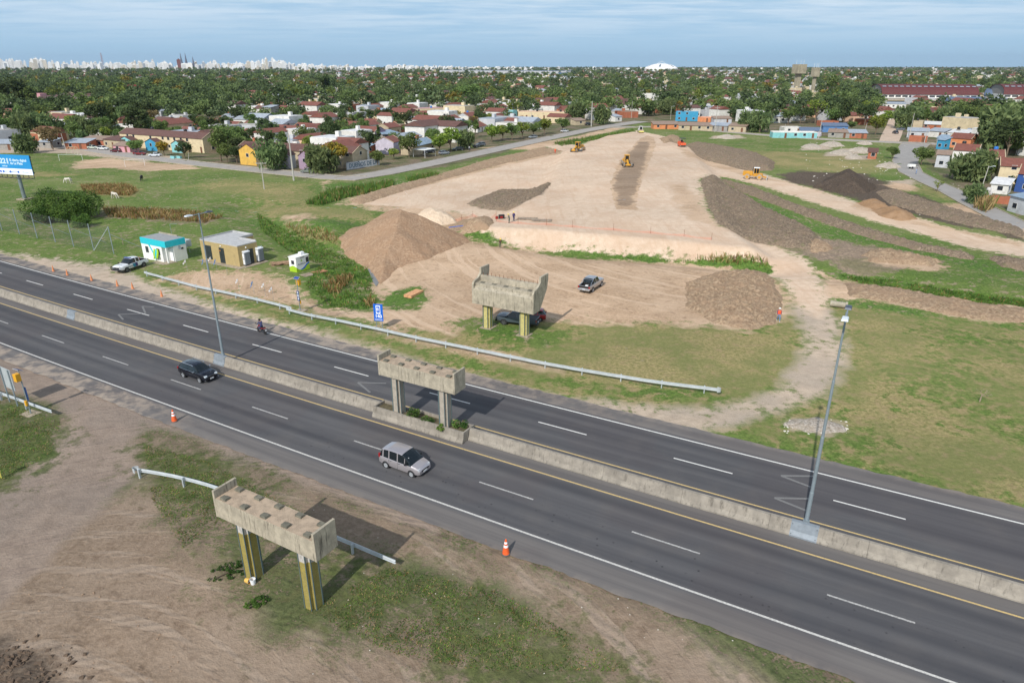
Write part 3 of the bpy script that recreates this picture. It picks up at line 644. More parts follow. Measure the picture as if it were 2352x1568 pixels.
for i in range(14):MB().tube((-h+.5+i*.55,1.8,6.15),(-h+.5+i*.55,1.8,6.15+rnd.uniform(.25,.5)),.022,n=4).build('rebar_stub',m_rust,ft)
for k in range(5):
 cx_=-h+.9+k*1.56;q=MB();q.box(cx_-.26,cx_+.26,.75,1.2,5.5,5.55);q.build('bearing_pad',m_bars,ft)
for pc in(-40.3,-35.35):
 pillar(ft,pc+37.75,1.0,0,3.1,m_yel2,.5);q=MB();q.box(pc+37.75-.75,pc+37.75+.75,.35,1.75,-.1,.09);q.build('footing',m_concy,ft)
# -- guardrails
def railsweep(pts,zc,side=-1):
 """W profile swept along pts; side = which way the valley faces"""
 pr=[(0,.155),(.075,.12),(.075,.07),(.012,.02),(.012,-.02),(.075,-.07),(.075,-.12),(0,-.155)]
 b=MB();n=len(pr);vs=[]
 for i,p in enumerate(pts):
  a=Vector(pts[max(0,i-1)]);c=Vector(pts[min(len(pts)-1,i+1)]);d=(c-a);d.z=0;d.normalize();nn=Vector((-d.y,d.x,0))*side
  for o_,h_ in pr:q=Vector(p)+nn*o_;vs.append((q.x,q.y,zc+h_+(p[2]if len(p)>2 else 0)))
 b.add(vs,[(i*n+j,(i+1)*n+j,(i+1)*n+j+1,i*n+j+1)for i in range(len(pts)-1)for j in range(n-1)])
 return b
def guardrail(label,pts,spacing=4.0,zc=.62,side=-1,ends=(0,0),group='steel guardrails'):
 pts=[Vector((p[0],p[1],0))for p in pts];o0=pts[0].copy();pl=[]
 for i in range(len(pts)-1):
  k=max(1,int((pts[i+1]-pts[i]).length/1.0))
  for j in range(k):pl.append(pts[i].lerp(pts[i+1],j/k))
 pl.append(pts[-1]);
 for _ in range(6):
  pl=[pl[0]]+[(pl[i-1]+pl[i]*2+pl[i+1])/4 for i in range(1,len(pl)-1)]+[pl[-1]]
 pl=[p-o0+Vector((0,0,HZ(p.x,p.y)))for p in pl]
 t=thing('guardrail',label,'guardrail',(o0.x,o0.y,0),0,group)
 o=railsweep([tuple(p)for p in pl],zc,side).build('rail',m_steel,t)
 sm=o.modifiers.new('thickness','SOLIDIFY');sm.thickness=.012
 d=0;nxt=.3
 for i in range(len(pl)-1):
  seg=(pl[i+1]-pl[i]).length
  while d+seg>=nxt:
   p=pl[i].lerp(pl[i+1],(nxt-d)/seg);dr=(pl[i+1]-pl[i]);dr.z=0;dr.normalize()
   q=MB();q.T=Matrix.Translation(p)@Matrix.Rotation(math.atan2(dr.y,dr.x),4,'Z')
   yy=-side*.14;q.box(-.05,.05,yy-.075,yy+.075,-.2,zc+.17);q.box(-.07,.07,min(0,-side*.07),max(0,-side*.07),zc-.17,zc+.13)
   q.build('post',m_steel,t);nxt+=spacing
  d+=seg
 for e,i,j in((ends[0],0,1),(ends[1],-1,-2)):
  if e:
   dr=(pl[i]-pl[j]);dr.z=0;dr.normalize();q=MB();nn=Vector((-dr.y,dr.x,0));vs=[]
   for k in range(9):
    a=-PI/2+PI*k/8;c=pl[i]+dr*.35*math.cos(a)+nn*(.22*math.sin(a)+.0);vs+=[(c.x,c.y,c.z+zc-.19),(c.x,c.y,c.z+zc+.19)]
   q.add(vs,[(2*k,2*k+2,2*k+3,2*k+1)for k in range(8)]);oo=q.build('end_shoe',m_steel,t);oo.modifiers.new('t','SOLIDIFY').thickness=.015
 return t
RB_=lambda s,n:road(s,n)
guardrail('long guardrail running in front of the flags from the police hut',[RB_(-95.5,57.4),RB_(-85,56.9),RB_(-75,57.1),RB_(-65.0,57.5)],side=-1)
guardrail('long guardrail starting by the emergency post and curving away to its rounded end',[RB_(-65.2,56.85),RB_(-60,56.7),RB_(-52.7,56.72),RB_(-42.2,56.95),RB_(-36.4,57.25),RB_(-29.2,57.6),RB_(-22.1,58.3),RB_(-16.5,59.2),RB_(-12.0,60.2)],side=-1,ends=(0,1))
guardrail('short guardrail behind the near bridge pier with a rounded left end',[RB_(-46.6,24.6),RB_(-43.5,25.5),RB_(-40.2,26.0),RB_(-34,26.1),RB_(-28.4,26.1),RB_(-23.1,26.1)],side=1,ends=(1,0))
guardrail('guardrail stub at the left edge beside the yellow emergency box',[RB_(-90,24.5),RB_(-80,25.6),RB_(-69,26.25),RB_(-62.1,26.6)],side=1)
# -- tall lamps
def lamp(s,n,h,label):
 x,y=road(s,n);t=thing('street_lamp',label,'street lamp',(x,y,0),road_rz(s),'tall double motorway lamps')
 b=MB();z=.9;segs=[(.9,.14),(3.2,.135),(3.25,.12),(7.3,.11),(7.35,.095),(11.2,.085),(11.25,.07),(h,.06)]
 for(a,r0),(c,r1)in zip(segs[:-1],segs[1:]):b.tube((0,0,a),(0,0,c),r0,r1,12,cap=False)
 b.build('pole',m_pole,t,smooth=True)
 b=MB();b.box(-.2,.2,-.12,.12,.88,1.05);b.build('base',m_pole,t)
 b=MB();b.tube((0,-.95,h-.02),(0,.95,h-.02),.04,n=8);b.tube((0,0,h-.3),(0,0,h+.05),.075,n=8);b.build('crossarm',m_pole,t)
 for sy,m_ in((-1,m_lum),(1,m_lumd)):
  q=MB();q.box(-.19,.19,min(sy*.75,sy*1.5),max(sy*.75,sy*1.5),h-.04,h+.06,top=(.04,.06))
  for k in range(5):q.box(-.13+k*.06,-.10+k*.06,min(sy*.9,sy*1.25),max(sy*.9,sy*1.25),h+.06,h+.09)
  q.build('luminaire',m_,t)
 return t
m_lum=simple('luminaire_grey',srgb(206,214,220),.5);m_lumd=simple('luminaire_dark',srgb(78,86,100),.5)
lamp(-1.67,42.35,15.6,'tall double-arm lamp post rising from the barrier at the right')
lamp(-58.9,42.3,15.7,'tall double-arm lamp post rising from the barrier in front of the tan hut')
# -- writing
def text_mesh(name,s,size,mat_,parent,loc,rot,bold=.0,align='CENTER',ext=.004,sx=1.0,kind=None):
 cu=bpy.data.curves.new(name,'FONT');cu.body=s;cu.size=size;cu.extrude=ext;cu.offset=bold;cu.align_x=align;cu.align_y='CENTER';cu.resolution_u=3;cu.space_line=.95
 tmp=bpy.data.objects.new('tmp',cu);sc.collection.objects.link(tmp)
 bpy.context.view_layer.update();me=bpy.data.meshes.new_from_object(tmp.evaluated_get(bpy.context.evaluated_depsgraph_get()))
 bpy.data.objects.remove(tmp);me.name=name;me.materials.clear();me.materials.append(mat_)
 o=bpy.data.objects.new(name,me);sc.collection.objects.link(o);o.parent=parent;o.location=loc;o.rotation_euler=rot;o.scale=(sx,1,1)
 return o
m_blue=simple('sign_blue',srgb(18,98,200),.45);m_navy=simple('sign_navy',srgb(36,66,118),.5);m_wpaint=simple('sign_white',srgb(240,242,244),.5)
m_ybox=simple('emergency_yellow',srgb(222,164,40),.5,0,.06);m_solar=simple('solar_panel',srgb(54,74,150),.25,.1,.2,8)
bx,by=G(872,757);t=thing('information_sign','blue panel sign reading 140 with a phone symbol behind the guardrail','road sign',(bx,by,0),R(-12))
ht=HGT((bx,by),698)
b=MB();b.box(-.58,.58,-.03,.0,ht-2.1,ht);b.build('panel',m_blue,t,bevel=.01)
for sx in(-.36,.36):q=MB();q.tube((sx,.05,-.2),(sx,.05,ht-.3),.045,n=8);q.build('post',m_pole,t)
q=MB();q.box(-.27,.27,-.036,-.031,ht-1.22,ht-.18);q.box(-.2,.2,-.042,-.037,ht-1.05,ht-.30,m=1);q.box(-.05,.05,-.042,-.037,ht-1.17,ht-1.1,m=1);q.build('phone_symbol',[m_wpaint,m_blue],t)
q=MB();q.path([(-.02+.11*math.cos(a),-.045,ht-.66+.17*math.sin(a))for a in[R(d)for d in(110,70,30,-10,-50,-90,-120)]],.03,5);q.build('handset_symbol',m_wpaint,t)
text_mesh('at_mark','@',.26,m_wpaint,t,(-.1,-.044,ht-.6),(PI/2,0,0),.006)
text_mesh('number','140',.56,m_wpaint,t,(0,-.036,ht-1.52),(PI/2,0,0),.012)
text_mesh('small_text','EMERGENCIAS',.135,m_wpaint,t,(0,-.036,ht-1.93),(PI/2,0,0),.004)
def sos(u,v,label,rz,face=True,topv=None):
 x,y=G(u,v);h=HGT((x,y),topv)-.15
 t=thing('emergency_phone',label,'emergency phone',(x,y,HZ(x,y)),rz,'emergency phone posts')
 b=MB();b.tube((0,0,-.2),(0,0,h),.06,.05,10);b.build('post',m_pole,t)
 b=MB();b.box(-.22,.22,.04,.46,h-1.0,h-.28);b.build('battery_box',m_ybox,t,bevel=.02)
 b=MB();b.T=Matrix.Translation((0,0,h+.02))@Matrix.Rotation(R(28),4,'X');b.box(-.38,.38,-.24,.24,-.03,.0,m=1);b.box(-.35,.35,-.21,.21,.0,.008);b.build('solar_panel',[m_solar,m_steel],t)
 b=MB();b.box(-.19,.19,-.09,-.06,h-3.0,h-1.7);o=b.build('sign_panel',m_navy,t)
 for i,c in enumerate('SOS'):text_mesh('letter',c,.38,m_wpaint,o,(0,-.095,h-1.95-i*.4),(PI/2,0,0),.012)
 b=MB();b.box(-.12,.12,.06,.22,.85,1.35);b.build('phone_box',m_ybox,t,bevel=.015)
 b=MB();b.prism([(-.7,-.55),(.75,-.5),(.7,.6),(-.65,.55)],-.15,.035);b.build('slab',m_concy,t)
sos(689,706,'grey emergency phone post with vertical SOS panel where two guardrails meet',R(-25),True,629)
sos(71,949,'emergency phone post seen from behind with big yellow box at left edge',PI-.45,False,845)
x,y=G(41,932);t=thing('road_sign','back of a tall grey road sign on posts at the left frame edge','road sign',(x,y,0),R(-32))
b=MB();b.box(-1.7,.25,.06,.10,1.55,3.6);b.build('panel',m_steel,t)
for sx in(0,-1.5):b=MB();b.tube((sx,0,-.2),(sx,0,3.6),.06,n=8);b.build('post',m_pole,t)
x,y=G(4,1098);t=thing('marker_post','short yellow and white marker post in grass at left edge','marker post',(x,y,0),0)
b=MB();b.tube((0,0,-.2),(0,0,1.1),.05,n=8);b.build('post',simple('marker_yellow',srgb(206,196,96),.6),t)
b=MB();b.box(-.28,.1,-.02,.02,1.1,1.5);b.build('plate',m_wpaint,t)
# -- cones
def cone_proto(old):
 t=thing('traffic_cone','x','traffic cone');pr=[(.19,.05),(.175,.12),(.03,1.0),(.02,1.0)]if old else[(.22,.06),(.21,.14),(.05,1.02),(.03,1.06)]
 b=MB();b.lathe(pr,n=14);b.build('cone',m_coneold if old else m_orange,t,smooth='auto')
 b=MB();b.lathe([(.27,0),(.27,.05),(.2,.06)],n=8 if not old else 4);b.build('base',m_coneold if old else simple('cone_base_grey',srgb(96,94,92),.8),t)
 if not old:
  for z0,z1 in((.52,.66),(.76,.88)):
   f=lambda z:.21+(z-.14)*(.05-.21)/.88+.004
   b=MB();b.lathe([(f(z0),z0),(f(z1),z1)],n=14);b.build('white_band',m_wpaint,t,smooth='auto')
 return t
pr_=cone_proto(True);first=True
for(u,v),lab in zip([(123,623),(155,632),(211,644),(270,657),(305,663),(372,681)],['faded orange cone, first in the row from the left','faded orange cone, second in the row from the left','faded orange cone nearest the nose of the police pickup','faded orange cone beside the start of the guardrail','faded orange cone second from the right end of the row','faded orange cone at the right end of the row']):
 o=pr_ if first else copy_tree(pr_);first=False;x,y=G(u,v);o.location=(x,y,HZ(x,y));o['label']=lab;o['group']='faded cones along the hard shoulder';o.rotation_euler.z=rnd.uniform(0,6)
pr_=cone_proto(False);x,y=G(1162,1271);pr_.location=(x,y,0);pr_['label']='orange cone with white bands on the near shoulder right of the near pier';pr_['group']='banded cones on the near shoulder';pr_.scale=(1.08,)*3
o=copy_tree(pr_);x,y=G(401,967);o.location=(x,y,0);o['label']='orange cone with white bands on the near shoulder below the black car';o.rotation_euler.z=1
# -- buckets, pipe
def bucket(u,v,col,label,tip=0):
 x,y=P(u,v);t=thing('bucket',label,'bucket',(x,y,HZ(x,y)+(.16 if tip else 0)),.4)
 b=MB();b.lathe([(.14,0),(.18,.38),(.165,.38),(.13,.03)],n=14);o=b.build('pail',simple('bucket_paint',col,.5),t,smooth='auto')
 b=MB();b.path([(.18*math.cos(a),.02+.05*math.sin(a),.34+.10*math.sin(a))for a in[PI*i/8 for i in range(9)]],.008,4);h_=b.build('handle',m_steel,t)
 if tip:t.rotation_euler=(R(80),0,R(60))
bucket(582,1340,srgb(232,234,236),'white bucket standing at the foot of the near pier');bucket(566,1336,srgb(222,176,90),'orange bucket tipped over at the foot of the near pier',1);bucket(430,591,srgb(220,222,222),'white bucket standing behind the police hut')
x,y=P(1925,706);t=thing('concrete_pipe','short concrete drain pipe with socket end lying in grass','concrete pipe',(x,y,HZ(x,y)+.42),R(-26))
m_pipe=concrete('pipe_concrete',srgb(150,142,126),srgb(176,168,150),.2)
b=MB();b.T=Matrix.Rotation(PI/2,4,'Y');N_=24
for(r,z),(r2,z2)in zip([(.38,-1.0),(.38,.75),(.46,.8),(.46,1.05),(.38,1.05),(.36,.8),(.30,.78),(.30,-1.0),(.38,-1.0)][:-1],[(.38,-1.0),(.38,.75),(.46,.8),(.46,1.05),(.38,1.05),(.36,.8),(.30,.78),(.30,-1.0),(.38,-1.0)][1:]):
 vs=[(rr_*math.cos(2*PI*i/N_),rr_*math.sin(2*PI*i/N_),zz2)for rr_,zz2 in((r,z),(r2,z2))for i in range(N_)]
 b.add(vs,[(i,(i+1)%N_,N_+(i+1)%N_,N_+i)for i in range(N_)])
b.build('pipe',m_pipe,t,smooth='auto')
# -- buildings by the motorway
def frame(A,B):
 return(A[0],A[1]),math.atan2(B[1]-A[1],B[0]-A[0]),math.hypot(B[0]-A[0],B[1]-A[1])
m_turq=simple('turquoise_band',srgb(38,190,204),.6,0,.05,3);m_roofg=simple('grey_roofing',srgb(146,148,150),.85,0,.12,2);m_glass=simple('window_glass',srgb(46,54,60),.12,0)
m_tan=simple('tan_render',srgb(172,152,106),.9,0,.07,1.5,dirt=.25);m_door=simple('dark_green_doors',srgb(48,56,58),.5,.1,.1,4);m_lroof=simple('pale_roof',srgb(176,176,176),.9,0,.1,1.5)
m_lime=simple('lime_green_cloth',srgb(158,194,38),.7,0,.1,6);m_gwin=simple('window_frame_grey',srgb(120,124,126),.5)
def wallbox(b,x0,x1,y0,y1,z0,z1,m=None):return b.box(x0,x1,y0,y1,z0,z1,m)
A_,B_,C_=G(331,593),G(387.5,605.5),G(428.8,593.5)
o_,rz_,L_=frame(A_,B_);H_=HGT(B_,556);D_=max(3.0,((C_[0]-B_[0])**2+(C_[1]-B_[1])**2)**.5)
t=thing('police_hut','small white police hut with turquoise band and satellite dish','building',(*o_,0),rz_)
b=MB();b.box(0,L_-1.15,0,D_,-.1,H_-.25,0);b.box(L_-1.15,L_,1.25,D_,-.1,H_-.25,0);b.box(L_-.22,L_,0,.22,0,H_-.8,0);b.build('wall',m_white,t)
b=MB();b.box(-.03,L_+.03,-.03,D_+.03,H_-.95,H_+.02);b.build('band',m_turq,t)
b=MB();b.box(.12,L_-.12,.12,D_-.12,H_+.021,H_+.05);b.build('roof',m_roofg,t)
b=MB();b.box(0,L_*.75,D_-.15,D_,H_+.03,H_+.22);b.build('parapet',m_conc,t)
for x0,x1 in((1.0,1.75),(L_-2.5,L_-1.7)):
 b=MB();b.box(x0,x1,-.02,.01,1.15,2.15);o=b.build('window',m_glass,t)
 b=MB();[b.box(x0+q,x0+q+.05,-.045,-.021,1.15,2.15)for q in(0,.33,.70)];b.build('window_bars',m_gwin,o)
b=MB();b.box(L_-1.02,L_-.32,1.22,1.249,.05,2.1);b.build('door',m_wpaint,t)
b=MB();b.box(L_-2.9,L_+.3,-1.0,1.2,-.05,.07);b.build('step',m_concy,t)
b=MB();b.add([(1.9,-.012,H_-.95),(2.3,-.012,H_-.95),(3.1,-.012,1.2),(2.75,-.012,1.2)],[(0,1,2,3)]);b.build('wall_stripe',m_turq,t)
b=MB();b.T=Matrix.Translation((L_+.22,2.2,2.15))@Matrix.Rotation(R(70),4,'Y')@Matrix.Rotation(R(-20),4,'X');b.lathe([(.02,-.09),(.2,-.06),(.34,0),(.33,.012),(.02,-.07)],n=16);b.build('satellite_dish',m_steel,t)
b=MB();b.tube((L_,2.2,1.9),(L_+.3,2.2,2.1),.03,n=6);b.tube((L_+.2,2.2,1.95),(L_+.6,2.0,1.75),.02,n=6);b.build('dish_arm',m_steel,t)
b=MB();b.box(L_-.01,L_+.02,3.1 if D_>3.9 else D_-.9,3.5 if D_>3.9 else D_-.5,1.75,2.05);b.build('vent_window',m_glass,t)
t2=thing('banner','lime green and blue cloth banner hanging from the police hut window','banner',(*o_,0),rz_)
b=MB();vs=[];N_=14
for i in range(N_+1):
 a=i/N_;xx=L_-3.0+1.15*a
 for k in range(6):
  h_=k/5;vs.append((xx+(.15-.55*(1-a))*h_*.6,-.16-.14*math.sin(a*16+k)*h_-.25*h_,2.05-1.35*h_-.3*(1-a)*h_))
fs=[(i*6+k,i*6+k+1,(i+1)*6+k+1,(i+1)*6+k)for i in range(N_)for k in range(5)]
for j,f_ in enumerate(fs):b.add([vs[q]for q in f_],[(0,1,2,3)],1 if 5<=j//5<=8 else 0)
b.build('cloth',[m_lime,m_turq],t2)
x,y=G(424,577);t=thing('water_tank_cage','white slatted crate on legs standing behind the police hut','crate',(x,y,0),rz_)
for k in range(7):b=MB();b.box(k*.22,k*.22+.14,-.45,-.40,.9,2.2);b.build('slat',m_white,t)
b=MB();b.box(0,1.5,-.39,.5,1.0,2.1);b.build('tank',m_steel,t)
for q in(.05,1.4):b=MB();b.tube((q,0,0),(q,0,1),.04,n=6);b.build('leg',m_steel,t)
x,y=G(401,567);t=thing('antenna_mast','thin bent antenna mast behind the police hut','antenna',(x,y,0),0)
b=MB();h_=HGT((x,y),515);b.path([(0,0,0),(-.1,0,h_),(1.1,0,h_+.05)],.03,6);b.build('mast',m_pole,t)
A_,B_=G(466.2,596),G(551.9,613.5);o_,rz_,L_=frame(A_,B_);H_=HGT(B_,565.5);D1_=6.0
t=thing('utility_building','tan flat-roofed utility building with dark steel doors','building',(*o_,0),rz_);W2=3.7
b=MB();b.box(0,L_,0,W2,-.1,H_-.12);b.box(0,L_*.55,W2+.001,6.4,-.1,H_-.12);b.build('wall',m_tan,t)
b=MB();b.box(.1,L_-.1,.1,W2-.1,H_-.12,H_-.03);b.box(.1,L_*.55-.1,W2-.09,6.3,H_-.12,H_-.03);b.build('roof',m_lroof,t)
for q in((0,L_,0,.1),(L_-.1,L_,.1,W2),(0,.1,.1,6.4),(.1,L_*.55,6.3,6.4),(L_*.55+.001,L_-.1,W2-.1,W2),(L_*.55-.1,L_*.55,W2+.001,6.3)):
 b=MB();b.box(*q,H_-.119,H_+(.03 if q[2]==0 or q[0]==L_-.1 else .22));b.build('parapet',m_lroof,t)
for x0,x1,z0 in((.95,2.55,.35),(L_*.50,L_*.50+1.15,.12)):
 b=MB();b.box(x0,x1,-.05,-.001,z0,2.55);o=b.build('door',m_door,t)
 b=MB();b.box((x0+x1)/2-.015,(x0+x1)/2+.015,-.062,-.051,z0+.03,2.5);b.box(x0+.05,x1-.05,-.061,-.051,1.42,1.46);b.build('door_seam',m_black,o)
b=MB();b.box(L_+.001,L_+.05,1.35,2.75,.1,2.4);b.build('door',m_door,t)
for p_ in((L_*.56,-.06,2.85),(L_+.06,1.5,2.8)):b=MB();b.T=Matrix.Translation(p_);b.lathe([(.02,-.1),(.1,-.05),(.1,.05),(.02,.1)],n=10);b.build('lamp',m_wpaint,t)
b=MB();b.T=Matrix.Translation((L_*.5+.25,-.056,2.1))@Matrix.Rotation(PI/2,4,'X');b.lathe([(.1,-.003),(.1,.003)],n=16);b.build('warning_disc',simple('warning_orange',srgb(230,140,30),.5),t)
b=MB();b.box(-.3,L_+.9,-.95,-.001,-.05,.06);b.box(L_+.001,L_+1.2,0,4.6,-.05,.06);b.build('footpath',m_concy,t)
m_tgrey=simple('toilet_grey',srgb(128,134,142),.5,0,.08,3);m_twhite=simple('toilet_white',srgb(222,226,230),.5)
def toilet(u,v,label,rz):
 x,y=G(u,v);t=thing('portable_toilet',label,'portable toilet',(x,y,.05),rz,'portable toilets beside the utility building')
 b=MB();b.box(-.55,.55,-.55,.55,0,.16);b.build('base',m_black,t)
 b=MB();b.box(-.53,.53,-.53,.53,.16,2.1,top=(.02,.02));[b.box(-.54,.54,s_-.03,s_+.03,.2,2.05)for s_ in(-.4,0,.4)];b.build('wall',m_tgrey,t,bevel=.02)
 b=MB();b.box(-.42,.42,-.56,-.53,.2,1.98);o=b.build('door',m_twhite,t,bevel=.01)
 b=MB();b.box(.26,.34,-.60,-.56,1.0,1.15);b.build('handle',m_black,o);b=MB();b.box(-.25,.25,-.572,-.561,1.5,1.75);b.build('notice',m_wpaint,o)
 b=MB();pr=[(-.57,2.1),(.57,2.1),(.5,2.22),(.25,2.3),(-.25,2.3),(-.5,2.22)];b.prismy(pr,-.57,.57);b.build('roof',m_twhite,t)
 b=MB();b.tube((.4,.4,2.2),(.4,.4,2.5),.05,n=8);b.build('vent_pipe',m_tgrey,t)
toilet(566,609,'portable toilet at the corner of the tan building',rz_+.05);toilet(597,600.5,'portable toilet right of the open dark side door',rz_+.12)
A_,B_,C_=G(682.5,625),G(711.8,615.5),G(671.8,622);o_,rz_,L_=frame(A_,B_);H_=HGT(A_,592)
D_=1.5;t=thing('site_booth','small white site booth with lime and blue swoosh and air conditioner','booth',(*o_,HZ(*A_)-.02),rz_)
b=MB();b.box(0,L_,0,D_,0,H_);b.build('wall',m_white,t,bevel=.03)
b=MB();b.box(-.08,L_+.08,-.08,D_+.08,H_,H_+.1);b.build('roof',m_white,t,bevel=.02)
q=[(0,.02),(L_,.02),(L_,.95),(L_*.8,.75),(L_*.6,.35),(L_*.4,.22),(L_*.2,.35),(0,.75)]
b=MB();b.add([(a,-.012,c)for a,c in q],[tuple(range(len(q)))]);b.build('lime_swoosh',m_lime,t)
q=[(L_*.25,.30),(L_*.42,.22),(L_*.62,.36),(L_*.8,.76),(L_,.96),(L_,1.15),(L_*.78,.98),(L_*.6,.62),(L_*.42,.40)]
b=MB();b.add([(a,-.018,c)for a,c in q],[tuple(range(len(q)))]);b.build('blue_swoosh',m_blue,t)
b=MB();b.add([(-.012,a,c)for a,c in((0,.02),(0,.8),(D_*.5,1.0),(D_,.7),(D_,.02))],[(0,1,2,3,4)]);b.build('lime_side',m_lime,t)
b=MB();b.box(L_*.76,L_*.97,-.02,.0,1.15,1.95);b.build('window',m_glass,t);b=MB();b.box(-.02,.0,.4,1.0,1.2,1.8);b.build('window',m_glass,t)
b=MB();b.box(L_*.52,L_*.8,.3,.8,H_+.1,H_+.55);b.build('air_conditioner',m_wpaint,t,bevel=.02)
m_logo=simple('logo_grey',srgb(110,118,120),.6)
text_mesh('logo_text','AUBASA',.42,m_logo,t,(L_*.42,-.014,1.15),(PI/2,0,0),.004);text_mesh('logo_text','AUBASA',.24,m_logo,t,(L_*.5,-.014,H_-.16),(PI/2,0,0),.003)
b=MB();b.add([(L_*.42+a,-.014,1.45+c)for a,c in((-.18,0),(-.06,0),(.0,.22),(.06,0),(.18,0),(.05,.38),(-.05,.38))],[(0,1,2,6),(2,3,4,5),(2,5,6)]);b.build('logo_mark',m_lime,t)
# -- timber
def planks(u,v,label,cat,rz,n,L,w_,layers,mat_,spread=.0,grp=None,hgt=.05):
 x,y=P(u,v);t=thing('timber_stack',label,'timber',(x,y,HZ(x,y)),rz,grp);r_=random.Random(int(u))
 for l in range(layers):
  for i in range(n):
   b=MB();a=r_.uniform(-1,1)*spread;c=(i-n/2)*(w_+.02);ln=L*r_.uniform(.8,1.0)if spread else L*r_.uniform(.97,1)
   b.T=Matrix.Translation((r_.uniform(-1,1)*spread*L*.5,c,l*(hgt+.005)+.01+(r_.uniform(0,.25)*spread if spread else 0)))@Matrix.Rotation(a*1.2,4,'Z')@Matrix.Rotation(r_.uniform(-.08,.08)*spread*2,4,'Y')
   b.box(-ln/2,ln/2,-w_/2,w_/2,0,hgt);b.build('plank',mat_,t)
m_plank=simple('stained_boards',srgb(150,134,116),.85,0,.35,1.2);m_plank2=simple('red_boards',srgb(168,118,86),.8,0,.35,1.2)
planks(650,607,'loose heap of weathered poles and boards beside the white booth','timber',R(18),7,3.4,.12,7,m_wood,.3)
planks(705,631,'grey boards laid side by side on grass behind the emergency post','timber',R(48),7,1.7,.22,1,m_plank)
planks(728,625,'reddish boards laid flat on grass right of the white booth','timber',R(48),6,3.0,.2,1,m_plank2)
planks(949,677,'neat stack of fresh orange timber on the grass patch','timber',R(62),6,2.9,.19,5,m_newwood,0,None,.07)
# -- little flags
m_flagw=simple('faded_white_cloth',srgb(196,192,190),.9);m_flagb=simple('faded_blue_cloth',srgb(96,122,160),.9,0,.2,6)
fl=[(491,622,'w','white flag hanging by the police hut step'),(554,655,'b','blue flag drooping nearest the police pickup'),(594,646,'w','white flag, second from the hut among the front flags'),(603,651,'b','small dark blue flag between two white flags'),(549,690,'w','white flag left of the tall lamp pole'),(640,670,'w','white flag at the centre of the row'),(585,680,'b','faded blue flag right of the tall lamp pole'),(608,690,'w','white flag, second from the emergency post'),(630,699,'w','white flag closest to the emergency post')]
fpos=[(493,646,'w'),(553,651,'b'),(580,644,'w'),(578,641,'b')]
base=[(432,620,'w',607),(471,619,'b',600),(481,619,'w',602),(486,617,'b',605)]
FL=[(431,624,596,'w','white flag hanging close to the hut step'),(471,622,602,'b','first drooping blue flag behind the guardrail'),(512-24,617,598,'w','white flag in the back row behind the guardrail'),(503-4,622,602,'b','second blue flag, thinner, behind the guardrail'),(521+29,670,649,'w','white flag right of the lamp pole'),(584,675,652,'b','faded blue flag in the front row'),(601+9,680,656,'w','white flag between the blue flag and the emergency post'),(629,693,658,'w','white flag nearest the emergency post'),(522,629,608,'n','bare flag stick without cloth')]
for u,v,tv,k,lab in FL:
 x,y=P(u,v);z=HZ(x,y);h_=max(1.9,HGT((x,y),tv)-z);t=thing('flag',lab,'flag',(x,y,z),R(rnd.uniform(-30,10)),'little flags on sticks behind the guardrail')
 b=MB();b.tube((0,0,0),(0,0,h_),.018,.012,6);b.build('stick',m_pole,t)
 if k!='n':
  b=MB();vs=[(-.02-(.42+.1*math.sin(j*2))*i/5,.09*math.sin(i*1.7+j),h_-.02-j*.10-(.5 if k=='w' else .75)*(i/5)**1.3)for i in range(6)for j in range(5)]
  b.add(vs,[(i*5+j,i*5+j+1,(i+1)*5+j+1,(i+1)*5+j)for i in range(5)for j in range(4)]);b.build('cloth',m_flagw if k=='w' else m_flagb,t)
# -- tall mesh fence at the left
m_mesh=bpy.data.materials.new('chain_link');m_mesh.use_nodes=True
tt=m_mesh.node_tree;g=NT(tt);pp=tt.nodes['Principled BSDF'];co=g.n('ShaderNodeTexCoord').outputs['Object']
pp.inputs['Base Color'].default_value=c4(.12,.12,.12);pp.inputs['Alpha'].default_value=.16;pp.inputs['Roughness'].default_value=.6
posts=[(-60,556,478),(10,563,490),(79,545,480),(147,548,488),(85,546,482)]
FP=[(-85,500,None),(12.5,531,466),(79.5,538,481),(148,548,489),(222,557,497),(296,566,505),(373,576,514),(455,583,522)]
FP=[(-60,518,455),(5,529.5,466),(45,537.5,481),(86,547,488.5),(127.5,556.5,497),(169.5,566.5,505),(216,576,514),(262,583,522)]
fp_=[G(u,v)for u,v,_ in FP];hh=[HGT(G(u,v),tv)for u,v,tv in FP];hf=float(np.median(hh))
t=thing('mesh_fence','tall wire mesh fence on steel posts in front of the big bush','fence',(*fp_[0],0),0)
for i,p in enumerate(fp_):
 q=(p[0]-fp_[0][0],p[1]-fp_[0][1]);b=MB();b.box(q[0]-.05,q[0]+.05,q[1]-.05,q[1]+.05,-.2,hf);b.build('post',m_pole,t)
p,p1=fp_[-1],fp_[-2];q=(p[0]-fp_[0][0],p[1]-fp_[0][1]);q1=(p1[0]-fp_[0][0],p1[1]-fp_[0][1])
b=MB();b.tube((*q,hf-.1),(*q1,.05),.06,n=6);b.build('brace',m_steel,t)
for i in(1,3,5,7):
 q=(fp_[i][0]-fp_[0][0],fp_[i][1]-fp_[0][1]);b=MB();b.tube((*q,hf*.72),(q[0]+4.2,q[1]+2.6,.05),.035,n=6);b.build('stay',m_pole,t)
for i in range(len(fp_)-1):
 a=(fp_[i][0]-fp_[0][0],fp_[i][1]-fp_[0][1]);c=(fp_[i+1][0]-fp_[0][0],fp_[i+1][1]-fp_[0][1])
 b=MB();b.add([(*a,.1),(*c,.1),(*c,hf),(*a,hf)],[(0,1,2,3)]);b.build('mesh_panel',m_mesh,t)
